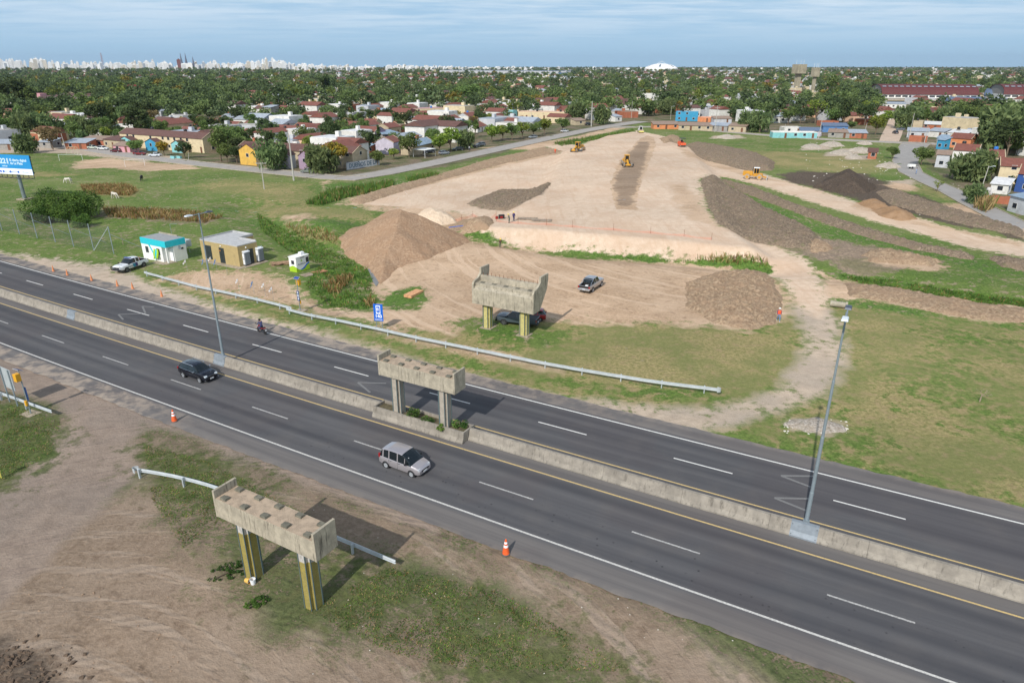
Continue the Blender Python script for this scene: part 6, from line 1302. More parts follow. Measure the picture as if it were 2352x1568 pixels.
# -- foliage
def leafmat(name,dark,light,tip=None,rv=.35,trans=.35):
 m=bpy.data.materials.new(name);m.use_nodes=True;M[name]=m;t=m.node_tree;g=NT(t);p=t.nodes['Principled BSDF'];out=t.nodes['Material Output']
 pos=g.n('ShaderNodeNewGeometry').outputs['Position'];rn_=g.n('ShaderNodeObjectInfo').outputs['Random']
 a=g.noise(pos,.55,4,.6);c=g.mix(g.ss(a,.36,.66),c4(dark),c4(light))
 if tip:c=g.mix(g.m('MULTIPLY',g.ss(g.noise(pos,.9,3,.6),.5,.66),.8),c,c4(tip))
 hs=g.n('ShaderNodeHueSaturation',{'Hue':g.m('ADD',.5-rv*.05,g.m('MULTIPLY',rn_,rv*.1)),'Saturation':1.0,'Value':g.m('ADD',1-rv*.6,g.m('MULTIPLY',rn_,rv*1.2)),'Color':c}).outputs[0]
 t.links.new(hs,p.inputs['Base Color']);p.inputs['Roughness'].default_value=.7;p.inputs['Specular IOR Level'].default_value=.2
 tr=g.n('ShaderNodeBsdfTranslucent',{'Color':hs});mx=g.n('ShaderNodeMixShader',{0:trans,1:p.outputs[0],2:tr.outputs[0]});t.links.new(mx.outputs[0],out.inputs[0]);return m
m_lf={'green':leafmat('leaf_green',srgb(84,104,56),srgb(130,148,84)),'dark':leafmat('leaf_dark',srgb(62,78,48),srgb(100,116,70),rv=.25),'willow':leafmat('leaf_willow',srgb(84,104,66),srgb(136,152,98)),'yellow':leafmat('leaf_yellow',srgb(120,118,50),srgb(176,158,66),srgb(196,152,52)),'lime':leafmat('leaf_lime',srgb(100,120,50),srgb(154,166,74)),'brown':leafmat('leaf_brown',srgb(116,104,68),srgb(150,132,92)),'bush':leafmat('leaf_bush',srgb(64,92,42),srgb(112,140,66),rv=.1)}
m_bark=simple('bark',srgb(112,98,82),.95,0,.25,3)
def cards(cen,size,rs,droop=0.0,up=0.0):
 """leaf-sized quads at the given centres (n,3) -> verts, faces"""
 n=len(cen);a=rs.normal(size=(n,3));a[:,2]-=droop*2.5;a/=np.linalg.norm(a,axis=1)[:,None];b=rs.normal(size=(n,3));b=np.cross(a,b);b/=np.linalg.norm(b,axis=1)[:,None]+1e-9
 s=size*rs.uniform(.6,1.3,(n,1));la=a*s*(1+droop*1.6);lb=b*s*.55
 V=np.stack([cen-la-lb*.4,cen+lb-la*.1,cen+la,cen-lb+la*.1],1).reshape(-1,3);return V
def crown_pts(kind,h,r,n,rs):
 """points spread through a lumpy crown volume; trunk foot at origin"""
 k={'round':15,'willow':18,'tall':14,'sparse':10,'cone':12}[kind];th=.30 if kind!='tall' else .22;cz=h*(th+1)/2;ch=h*(1-th)/2
 C=[]
 for i in range(k):
  d=rs.normal(size=3);d/=np.linalg.norm(d);q=rs.uniform(.35,.95)**.5
  c=np.array([d[0]*r*q*.72,d[1]*r*q*.72,cz+d[2]*ch*q*.72]);rr=r*rs.uniform(.26,.46)
  if kind=='cone':f=(i+.5)/k;c=np.array([d[0]*r*(1-f)*.6,d[1]*r*(1-f)*.6,h*(.2+.75*f)]);rr=r*(.55-.4*f)
  if kind=='tall':c[0]*=.8;c[1]*=.8
  C.append((c,rr))
 out=[];per=n//k
 for c,rr in C:
  d=rs.normal(size=(per,3));d/=np.linalg.norm(d,axis=1)[:,None];q=rs.uniform(.25,1.0,(per,1))**.4;p=c+d*rr*q*np.array([1,1,.8])
  if kind=='willow':p[:,2]-=np.abs(rs.normal(size=per))*rr*1.1;p[:,2]=np.maximum(p[:,2],h*.1)
  out.append(p)
 return np.concatenate(out),C
def mesh_np(name,V,F,mat_):
 me=bpy.data.meshes.new(name);me.vertices.add(len(V));me.vertices.foreach_set('co',V.astype(np.float32).ravel());me.loops.add(F.size);me.loops.foreach_set('vertex_index',F.ravel().astype(np.int32));k=F.shape[1]
 me.polygons.add(len(F));me.polygons.foreach_set('loop_start',np.arange(0,F.size,k,dtype=np.int32));me.polygons.foreach_set('loop_total',np.full(len(F),k,np.int32));me.update(calc_edges=True)
 for q in(mat_ if isinstance(mat_,list)else[mat_]):me.materials.append(q)
 return me
def quadfaces(n):return np.arange(n*4).reshape(n,4)
def tree_meshes(kind,h,r,n,size,mat_,seed,droop=0.0):
 rs=np.random.RandomState(seed);p,C=crown_pts(kind,h,r,n,rs);V=cards(p,size,rs,droop);cm=mesh_np('crown',V,quadfaces(len(p)),mat_)
 b=MB();fork=h*.28;b.tube((0,0,-.2),(.05*h*rs.uniform(-.4,.4),0,fork),.032*h*.75,.024*h*.7,7)
 for c,rr in C[:9]:m_=(c[0]*.45,c[1]*.45,fork+(c[2]-fork)*.55);b.tube((0,0,fork*.9),m_,.014*h,.009*h,5);b.tube(m_,tuple(c),.009*h,.004*h,5)
 tm=bpy.data.meshes.new('trunk');tm.from_pydata(b.v,[],b.f);tm.materials.append(m_bark);return cm,tm
TV={}
def tree_kind(key,*a,**k):TV[key]=tree_meshes(*a,**k)
for i in range(3):
 tree_kind('green%d'%i,'round',8,3.6+.3*i,1500,.34,m_lf['green'],10+i);tree_kind('dark%d'%i,'round' if i<2 else 'tall',9,3.9,1500,.34,m_lf['dark'],20+i)
for i in range(2):
 tree_kind('willow%d'%i,'willow',8,4.0,1700,.36,m_lf['willow'],30+i,droop=.7);tree_kind('yellow%d'%i,'round',7,3.2,1300,.32,m_lf['yellow'],40+i);tree_kind('lime%d'%i,'round',7,3.0,1300,.32,m_lf['lime'],50+i)
tree_kind('tall0','tall',13,3.6,1600,.4,m_lf['green'],61);tree_kind('brown0','round',7,3.2,900,.3,m_lf['brown'],62);tree_kind('sparse0','sparse',8,3.2,320,.3,m_lf['lime'],63);tree_kind('cone0','cone',9,2.4,1100,.34,m_lf['dark'],64)
WORD={'green':'round green tree','dark':'dark bushy tree','willow':'drooping willow','yellow':'yellowing autumn tree','lime':'light yellow-green tree','tall':'tall loose-crowned tree','brown':'brownish thinning tree','sparse':'pale almost leafless tree','cone':'dark conifer'}
NTREE=0
def tree(key,x,y,h,w_=None,label=None,grp=None,z=None):
 global NTREE;NTREE+=1
 cm,tm=TV[key];base={'green':8,'dark':9,'willow':8,'yellow':7,'lime':7,'tall':13,'brown':7,'sparse':8,'cone':9}[key.rstrip('0123456789')]
 t=thing('tree',label,'tree',(x,y,(HZ(x,y)if z is None else z)-.05),rnd.uniform(0,6.28),grp);s=h/base;w_=w_ or s*rnd.uniform(.92,1.12);t.scale=(w_,w_*rnd.uniform(.93,1.07),s)
 for nm,me in(('crown',cm),('trunk',tm)):o=bpy.data.objects.new(nm,me);sc.collection.objects.link(o);o.parent=t
 return t
TL=[('willow1',627,390,316,'big wind-blown willow in front of the street corner'),('willow0',738,397,322,'large willow, green left half, by the old parked saloon'),('yellow0',768,392,322,'golden yellow tree right of the large willow'),('tall0',508,371,287,'tall green street tree left of the yellow gable'),('dark0',545,375,330,'round dark tree beside the yellow gable'),('green1',523,374,328,'dark green street tree under the tall one'),('green2',315,352,316,'dense round tree in front of the turquoise gable'),('dark1',425,364,322,'dense round tree by the turquoise planters'),('yellow1',378,358,322,'yellow-flowering tree behind the round trees'),('green0',868,380,342,'small maple standing in front of the painted wall'),('green1',940,362,304,'full round maple left of the carport'),('lime0',905,366,338,'thin orange-green young tree between two maples'),('lime1',1010,351,306,'yellow-green maple right of the carport'),('lime0',1035,348,290,'taller bright green maple beside it'),('willow1',1068,341,294,'hanging willow on the upper street'),('lime1',1130,326,284,'first yellow-green maple of the upper street row'),('lime0',1155,322,284,'second maple of the upper street row'),('green2',1225,314,275,'dark maple near the top of the street row'),('lime1',1250,309,270,'yellow-green maple before the cream wall'),('green0',1292,303,268,'last maple of the street row by the pole'),('lime0',1200,318,278,'maple between parked silver cars'),('green1',1176,322,282,'green maple among the upper row'),('brown0',122,344,285,'brown thinning tree behind the playground'),('willow0',62,352,300,'dark willow above the billboard'),('dark2',40,262,172,'huge dark tree at the left edge beside the pink wall'),('tall0',75,262,190,'broad olive tree left of the pink wall'),('yellow0',28,307,282,'small yellow tree at the far left'),('yellow1',110,272,244,'orange-tinged tree behind the small white house'),('yellow0',320,280,245,'yellow tree clump behind the brick shacks'),('willow1',185,318,262,'bright green weeping tree behind shacks'),('lime0',172,305,262,'fresh green tree left of the weeping one'),('green2',240,302,262,'green tree beside the tall white pole'),('dark0',150,268,210,'big dark tree before the long shed'),('green1',205,275,212,'dense green tree behind the long shed'),('willow0',760,320,276,'broad silver-green willow behind the front houses'),('willow1',790,322,280,'silver-green willow joined to its twin'),('lime1',668,290,265,'bright green bush tree between two red roofs'),('dark2',745,218,168,'very tall dark tree standing above the town centre left'),('cone0',640,266,225,'dark conifer left of the town centre'),('green0',890,330,318,'small shrub tree below the mauve house'),('willow0',975,300,264,'weeping willow beside the grey roofed house'),('willow1',1000,302,266,'second weeping willow joined to it'),('yellow0',1090,291,266,'olive tree between the white houses'),('dark1',985,250,204,'dark tree behind the long pastel wall'),('green2',1080,240,186,'big tree right of the pastel wall'),('tall0',1045,248,196,'dense tall tree in the town centre'),('dark0',1360,270,214,'dark leafy tree behind the cream building'),('willow0',1320,278,228,'big willow at the top of the street'),('willow1',1385,286,236,'willow left of the steel lattice'),('green1',1290,258,226,'pale tree behind the cream wall'),('brown0',1230,250,228,'brown tree beside the palm'),('willow1',1490,266,228,'green willow right of the white building'),('willow0',1530,264,222,'willow behind the turquoise wall'),('brown0',1576,252,224,'rust-brown tree behind the turquoise wall'),('dark0',1600,258,225,'dark tree beside the rust-brown one'),('willow0',1720,302,246,'big willow right of the shacks'),('willow1',1745,305,252,'big willow before the white wall'),('willow0',1690,270,235,'willow behind the grey shack'),('green1',1810,285,245,'round tree behind the white wall'),('sparse0',1872,285,222,'white-stemmed almost bare poplar'),('tall0',1908,224,165,'massive tall tree right of the water towers'),('sparse0',1990,275,225,'pale bare-branched tree by the dirt lane'),('lime1',2010,310,262,'yellow-green tree left of the dirt lane'),('lime0',2035,290,252,'yellow-green tree beyond it by the lane'),('willow0',1940,265,225,'green willow behind the brick shed'),('green0',1955,300,276,'small round tree by the shack fence'),('willow1',2075,296,240,'dense willow right of the dirt lane'),('willow0',2100,285,238,'willow behind the beige tall house'),('willow1',2155,292,240,'willow behind the metal roofed shacks'),('green2',2200,290,232,'green tree mass right of the shacks'),('tall0',2230,285,225,'tall tree before the blue-grey hall'),('willow0',2290,345,232,'huge tree crown at the right, nearer lobe'),('willow1',2335,340,236,'huge tree crown at the right edge'),('green1',2270,320,240,'dark lobe of the huge right tree'),('dark1',2310,362,270,'dark lower part of the huge right tree'),('green0',2048,365,334,'lone small tree on the waste ground'),('green2',2115,379,332,'round dark tree beside the paved lane'),('willow0',2230,416,332,'large blue-green willow in front of the red roofs'),('willow1',2205,412,350,'shadowed willow left part by the lane'),('green0',2275,412,362,'dark bush beside the large willow'),('willow1',2240,468,418,'feathery pale willow near the white sacks'),('willow0',2225,450,420,'feathery willow at the lane edge'),('dark0',2330,428,400,'dark shrub before the blue gable'),('sparse0',2152,440,412,'thin leaning sapling on the lane verge')]
for k_,u,v,tv,lab in TL:
 x,y=G(u,v);hh_=max(2.0,HGT((x,y),tv));tree(k_,x,y,hh_,1.18*hh_/{'green':8,'dark':9,'willow':8,'yellow':7,'lime':7,'tall':13,'brown':7,'sparse':8,'cone':9}[k_[:-1]],lab)
m_blade=[leafmat('reed_green',srgb(68,98,44),srgb(112,142,68),rv=0),leafmat('weed_bright',srgb(74,110,36),srgb(122,152,62),rv=0),leafmat('straw',srgb(140,116,76),srgb(190,166,118),rv=0),leafmat('rust_weed',srgb(110,84,48),srgb(150,116,70),rv=0)]
rs=np.random.RandomState(77)
def bush(u,v,L,W_,h,n,size,label,mat_,rz=0,lobes=26):
 x,y=P(u,v);t=thing('bush',label,'bush',(x,y,HZ(x,y)),rz);pts=[]
 for i in range(lobes):
  a=rs.uniform(0,2*PI);q=rs.uniform(0,1)**.5;cx_,cy_=math.cos(a)*q*L*.78,math.sin(a)*q*W_*.78;hz=h*(1-.55*q*q)*rs.uniform(.45,.82);rr=h*rs.uniform(.24,.42)
  d=rs.normal(size=(n//lobes,3));d/=np.linalg.norm(d,axis=1)[:,None];p=np.array([cx_,cy_,hz])+d*rr*(rs.uniform(.3,1,(len(d),1))**.4);p=p[p[:,2]>.05];pts.append(p)
 p=np.concatenate(pts);V=cards(p,size,rs);o=bpy.data.objects.new('crown',mesh_np('crown',V,quadfaces(len(p)),mat_));sc.collection.objects.link(o);o.parent=t
 b=MB();[b.tube((rs.uniform(-.3,.3)*L*.3,rs.uniform(-.3,.3)*W_*.3,0),(rs.uniform(-.6,.6)*L,rs.uniform(-.6,.6)*W_,h*.6),.07,.03,5)for _ in range(9)];b.build('stems',m_bark,t);return t
bush(150,502,8.5,6.0,6.2,15000,.17,'big spreading green bush behind the mesh fence',m_lf['bush'],.1,34);bush(192,520,2.8,2.0,2.4,3500,.14,'small bush in front of the big spreading one',m_lf['bush'],0,12);bush(100,512,4.2,3.0,3.4,6000,.16,'left lobe bush leaning out of the big one',m_lf['bush'],0,16)
for u,v,s,lab in((952,958,.9,'leafy weed clump between the pillars in the planter'),(918,940,.55,'weed at the foot of the left grey pillar'),(982,968,.6,'low weed left of the right grey pillar'),(1058,979,.85,'leafy weed at the right end of the planter'),(1014,985,.45,'small weed at the foot of the right grey pillar')):
 x,y=G(u,v,.75);t=bush(u,v,s*.8,s*.5,s*1.1,420,.09,lab,m_lf['bush'],0,6);t.location=(x,y,.68)
for u,v,s in((1229,1045,.4),(1496,1127,.5),(1312,1072,.3),(1765,1207,.35),(1806,1216,.3),(1105,1015,.5),(1135,1022,.45),(1130,1110,.01)):
 if s>.1:x,y=G(u,v);t=bush(u,v,s,s*.5,s*.6,160,.07,'green weed growing at the foot of the median barrier',m_lf['bush'],RA,4);t.location=(x,y,0);t['group']='weeds along the barrier foot'
for u,v,s,lab in((530,1312,1.7,'low weed patch left of the near pier foot'),(590,1385,.9,'thin weeds below the near pier, in the bare patch')):
 bush(u,v,s,s*.6,.28,1500,.06,lab,m_lf['bush'],.5,40)
def blades(name,label,polys,n,h0,h1,w_,mats,wts,seed,lean=.35,cat='grass',dens=None):
 r_=random.Random(seed);V=[];mi=[];tot=[]
 areas=[abs(sum(a[0]*b_[1]-b_[0]*a[1]for a,b_ in zip(q,q[1:]+q[:1])))for q in[[P(u,v)for u,v in p]for p in polys]]
 for p,ar in zip([[P(u,v)for u,v in p]for p in polys],areas):
  a=np.array(p);x0,y0=a.min(0);x1,y1=a.max(0);k=int(n*ar/sum(areas));xs=np.array([r_.uniform(x0,x1)for _ in range(k*3)]);ys=np.array([r_.uniform(y0,y1)for _ in range(k*3)]);d=sdf(p,xs,ys,20);ok=d>0
  cl=fbm(xs,ys,2.5,3,seed)>-.25;ok&=cl;xs,ys=xs[ok][:k],ys[ok][:k];zs=HT(xs,ys)
  for x,y,z in zip(xs,ys,zs):
   h=r_.uniform(h0,h1);a_=r_.uniform(0,PI);dx,dy=math.cos(a_)*w_,math.sin(a_)*w_;lx,ly=r_.gauss(0,lean)*h,r_.gauss(0,lean)*h
   V+=[(x-dx,y-dy,z-.05),(x+dx,y+dy,z-.05),(x+dx*.5+lx*.5,y+dy*.5+ly*.5,z+h*.7),(x+lx,y+ly,z+h)];mi.append(r_.choices(range(len(mats)),wts)[0])
 me=mesh_np(name,np.array(V),quadfaces(len(V)//4),mats);me.polygons.foreach_set('material_index',mi);o=bpy.data.objects.new(name,me);sc.collection.objects.link(o);tag(o,label,cat,kind='stuff');return o
blades('ditch_weeds','low green weeds filling the creek and the ditches',[[(590,490),(650,525),(720,550),(790,590),(838,612),(856,640),(850,660),(868,690),(845,708),(760,706),(700,660),(735,610),(660,575),(600,530)],[(1290,577),(1400,588),(1500,594),(1600,596),(1700,592),(1775,612),(1770,626),(1700,618),(1560,604),(1400,592)],[(1930,632),(2060,645),(2200,670),(2352,690),(2352,705),(2150,682),(2000,655)],[(1075,533),(1130,545),(1170,556),(1130,556)]],26000,.12,.45,.05,m_blade,(5,3,.3,.5),3,.5)
blades('reeds','tall dark reed clumps along the left drain and ditch edge',[[(700,470),(760,440),(860,425),(905,418),(905,432),(800,455),(740,472)],[(930,412),(1000,400),(1015,408),(950,422)],[(1270,330),(1350,318),(1455,300),(1460,306),(1370,322),(1290,336)],[(1600,596),(1700,592),(1770,610),(1760,618),(1680,608),(1600,602)]],9000,.6,1.5,.09,m_blade,(6,2,.6,.5),5,.18)
blades('dry_reeds','brown and straw-coloured dry reeds',[[(185,428),(285,425),(320,438),(300,450),(195,446)],[(235,478),(420,486),(515,500),(470,512),(250,500)],[(1590,596),(1700,590),(1768,604),(1765,612),(1700,604),(1600,602)],[(740,660),(800,632),(812,640),(770,690)],[(655,520),(780,545),(770,562),(690,545)],[(838,700),(850,682),(862,690),(855,710)]],9000,.4,1.1,.045,m_blade,(.6,.4,4,3),6,.3)
blades('tussocks','short grass tussocks on the near verge',[[(330,1020),(480,1060),(700,1180),(500,1200),(420,1260),(350,1150)],[(700,1400),(900,1300),(1150,1360),(1450,1540),(1100,1540),(900,1500)],[(0,920),(60,940),(140,970),(120,1040),(0,1110)]],26000,.03,.11,.02,m_blade,(5,2.5,2,.5),7,.9)
def bare(u,v,tv,label):
 x,y=P(u,v);h=HGT((x,y),tv);t=thing('bare_tree',label,'tree',(x,y,HZ(x,y)));b=MB();r_=random.Random(u)
 def br(p,d,L,r,dep):
  q=p+d*L;b.tube(tuple(p),tuple(q),r,r*.6,5)
  if dep:
   for _ in range(3 if dep>1 else 2):n=(d+Vector((r_.gauss(0,.6),r_.gauss(0,.6),r_.gauss(.1,.35)))).normalized();br(q,n,L*r_.uniform(.55,.8),r*.55,dep-1)
 br(Vector((0,0,0)),Vector((.05,0,1)),h*.32,.07,4);b.build('branches',simple('grey_twigs',srgb(150,136,116),.9),t)
bare(2250,922,878,'leafless small tree alone on the right-hand grass');bare(483,488+14,470,'leafless shrub on the slope behind the tan building');bare(283,562,530,'leafless bent tree behind the mesh fence end')
# -- the town
WC={'cream':srgb(222,204,168),'white':srgb(228,226,220),'pink':srgb(216,160,168),'mauve':srgb(168,146,168),'turq':srgb(138,200,204),'blue':srgb(90,130,180),'brick':srgb(176,108,80),'grey':srgb(160,156,150),'beige':srgb(192,176,148),'orange':srgb(220,142,96),'yellow':srgb(222,178,84),'lgrey':srgb(196,198,202),'aqua':srgb(64,156,196),'lilac':srgb(204,196,210),'sal':srgb(228,190,160),'dred':srgb(126,46,48),'royal':srgb(52,86,150)}
RC_={'red':srgb(126,78,66),'zinc':srgb(160,168,178),'rust':srgb(150,128,112),'dark':srgb(104,74,66),'slab':srgb(176,172,166),'bluez':srgb(140,160,178),'dred':srgb(96,48,48),'blueg':srgb(100,116,140),'wht':srgb(214,214,214)}
for k_,c in WC.items():simple('wall_'+k_,[q*.88 for q in c],.9,0,.1,.8,dirt=.32)
def roofmat(name,c,rib):
 m,t,p=newmat(name);g=NT(t);co=g.n('ShaderNodeTexCoord').outputs['Object'];a=g.noise(co,1.2,5,.65);col=g.mix(g.ss(a,.3,.7),c4([x*.8 for x in c]),c4([min(1,x*1.15)for x in c]))
 w_=g.n('ShaderNodeTexWave',{'Vector':co,'Scale':rib,'Distortion':0.0}).outputs[1];col=g.mix(g.m('MULTIPLY',w_,.25),col,c4([x*.6 for x in c]));t.links.new(col,p.inputs['Base Color']);p.inputs['Roughness'].default_value=.7;return m
for k_,c in RC_.items():roofmat('roof_'+k_,c,1.5)
m_tank=simple('tank_black',srgb(34,36,38),.5);m_tankb=simple('tank_blue',srgb(30,110,190),.5);m_wframe=simple('window_trim',srgb(206,204,198),.7);m_shade=simple('dark_pane',srgb(40,46,54),.15);m_wdoor=simple('wood_door',srgb(110,72,50),.7)
a1=G(330,372);a2=G(800,415);TH1=math.atan2(a2[1]-a1[1],a2[0]-a1[0]);a1=G(900,400);a2=G(1300,318);TH2=math.atan2(a2[1]-a1[1],a2[0]-a1[0])
def win(t,x,y,z,w_,h_,ax):
 """window in wall; ax 0: faces -y at y ; ax 1: faces +x at x"""
 b=MB()
 if ax==0:b.box(x-w_/2-.08,x+w_/2+.08,y-.04,y,z-.08,z+h_+.08);o=b.build('window',m_wframe,t);b=MB();b.box(x-w_/2,x+w_/2,y-.06,y-.041,z,z+h_);b.build('pane',m_shade,o)
 else:b.box(x,x+.04,y-w_/2-.08,y+w_/2+.08,z-.08,z+h_+.08);o=b.build('window',m_wframe,t);b=MB();b.box(x+.041,x+.06,y-w_/2,y+w_/2,z,z+h_);b.build('pane',m_shade,o)
def house(u0,v0,u1,v1,D_,H_,wall,roof,kind,label,tank=0,wall2=None,cat='house',name='house',rh=1.6,nowin=False):
 """front foot line from pixel (u0,v0) to (u1,v1); D_ deep; H_ eaves (row of the eaves if >20 -> taken from the photo)"""
 A_,B_=G(u0,v0),G(u1,v1);(ox,oy),rz_,L_=frame(A_,B_)
 if H_>20:H_=HGT(((A_[0]+B_[0])/2,(A_[1]+B_[1])/2),H_)
 H_=max(2.2,H_);t=thing(name,label,cat,(ox,oy,0),rz_);w_=M['wall_'+wall];w2=M['wall_'+(wall2 or wall)];r_=M['roof_'+roof];sd_=int(u0*3+v0)
 rr=random.Random(sd_)
 if kind=='g':
  b=MB();b.prismy([(0,-.1),(0,H_),(L_,H_),(L_,-.1)],0,.001);b=MB();b.box(0,L_,0,D_,-.1,H_)
  b.add([(0,0,H_),(0,D_,H_),(0,D_/2,H_+rh),(L_,0,H_),(L_,D_,H_),(L_,D_/2,H_+rh)],[(1,0,2),(3,4,5)],1);b.m[3]=1;b.build('wall',[w_,w2],t)
  b=MB();e=.3;th=.12
  for s in(0,1):
   ya,yb=(-e,D_/2)if s==0 else(D_+e,D_/2);za=H_-e*rh/(D_/2);q=[(-.15,ya,za+.01),(L_+.15,ya,za+.01),(L_+.15,yb,H_+rh+.01),(-.15,yb,H_+rh+.01)];b.add(q+[(a,c,d+th)for a,c,d in q],[(0,1,2,3),(7,6,5,4),(0,4,5,1),(1,5,6,2),(3,7,4,0)]if s==0 else[(3,2,1,0),(4,5,6,7),(1,5,4,0),(2,6,5,1),(0,4,7,3)])
  rf=b.build('roof',r_,t);b=MB()
  for xx in(-.16,L_-.02):b.add([(xx,-e,H_-.2),(xx,D_/2,H_+rh+.16),(xx,D_+e,H_-.2),(xx+.18,-e,H_-.2),(xx+.18,D_/2,H_+rh+.16),(xx+.18,D_+e,H_-.2),(xx,-e,H_+.0),(xx,D_/2,H_+rh+.3),(xx,D_+e,H_+.0),(xx+.18,-e,H_+.0),(xx+.18,D_/2,H_+rh+.3),(xx+.18,D_+e,H_+.0)],[(6,9,10,7),(7,10,11,8),(3,4,10,9),(4,5,11,10),(0,6,7,1),(1,7,8,2)])
  b.build('verge',M['wall_beige'],rf);top=H_+rh
 elif kind=='s':
  dz=rh*.6;b=MB();b.T=Matrix.Identity(4);b.add([(0,0,-.1),(L_,0,-.1),(L_,D_,-.1),(0,D_,-.1),(0,0,H_),(L_,0,H_),(L_,D_,H_+dz),(0,D_,H_+dz)],[(0,3,2,1),(4,5,6,7),(0,1,5,4),(1,2,6,5),(2,3,7,6),(3,0,4,7)]);b.T=None;b.build('wall',w_,t)
  b=MB();e=.35;q=[(-e,-e,H_+.02),(L_+e,-e,H_+.02),(L_+e,D_+e,H_+dz+.08),(-e,D_+e,H_+dz+.08)];b.add(q+[(a,c,d+.08)for a,c,d in q],[(0,1,2,3),(7,6,5,4),(0,4,5,1),(1,5,6,2),(2,6,7,3),(3,7,4,0)]);b.build('roof',r_,t);top=H_+dz
 elif kind=='a':
  b=MB();b.box(0,L_,0,D_,-.1,H_);n=12;pr=[(D_/2-D_/2*math.cos(PI*i/n),H_+rh*math.sin(PI*i/n))for i in range(n+1)]
  for xx in(0,L_):b.add([(xx,a,c)for a,c in pr],[tuple(range(n+1))],0)
  b.build('wall',w_,t);b=MB();b.add([(xx,(a-D_/2)*1.02+D_/2,c+.1)for xx in(-.3,L_+.3)for a,c in pr],[(i,n+1+i,n+2+i,i+1)for i in range(n)]);o=b.build('roof',r_,t,smooth=True);o.modifiers.new('t','SOLIDIFY').thickness=.15;top=H_+rh
 else:
  b=MB();b.box(0,L_,0,D_,-.1,H_);b.build('wall',w_,t);b=MB();b.box(.15,L_-.15,.15,D_-.15,H_,H_+.05);b.build('roof',r_,t)
  for q in((0,L_,0,.14),(0,L_,D_-.14,D_),(0,.14,.14,D_-.14),(L_-.14,L_,.14,D_-.14)):MB().box(*q,H_+.001,H_+.3).build('parapet',w2,t)
  top=H_
 if not nowin:
  nfl=2 if H_>4.4 else 1;k=max(1,int(L_/3.2))
  for f in range(nfl):
   for i in range(k):
    x=(i+.5)*L_/k+rr.uniform(-.3,.3);z=.95+f*2.7
    if f==0 and i%3==1:MB().box(x-.45,x+.45,-.05,-.002,0,2.05).build('door',m_wdoor,t)
    elif rr.random()<.8:win(t,x,-.001,z,1.1,1.0,0)
   win(t,L_+.001,D_*.5+rr.uniform(-1,1),1.0+f*2.7,1.0,.95,1)
 for i in range(abs(tank)):
  x=L_*(.3+.4*i)if tank>0 else L_*.5;y=D_*.62;zz=top-(.3 if kind=='g' else-.1)
  b=MB();b.T=Matrix.Translation((x,y,zz));b.lathe([(.55,0),(.6,.1),(.6,.9),(.5,1.1),(.15,1.2)],n=12);b.build('water_tank',m_tankb if tank<0 else m_tank,t,smooth='auto');MB().box(x-.7,x+.7,y-.7,y+.7,zz-.8,zz).build('tank_stand',M['wall_grey'],t)
 return t
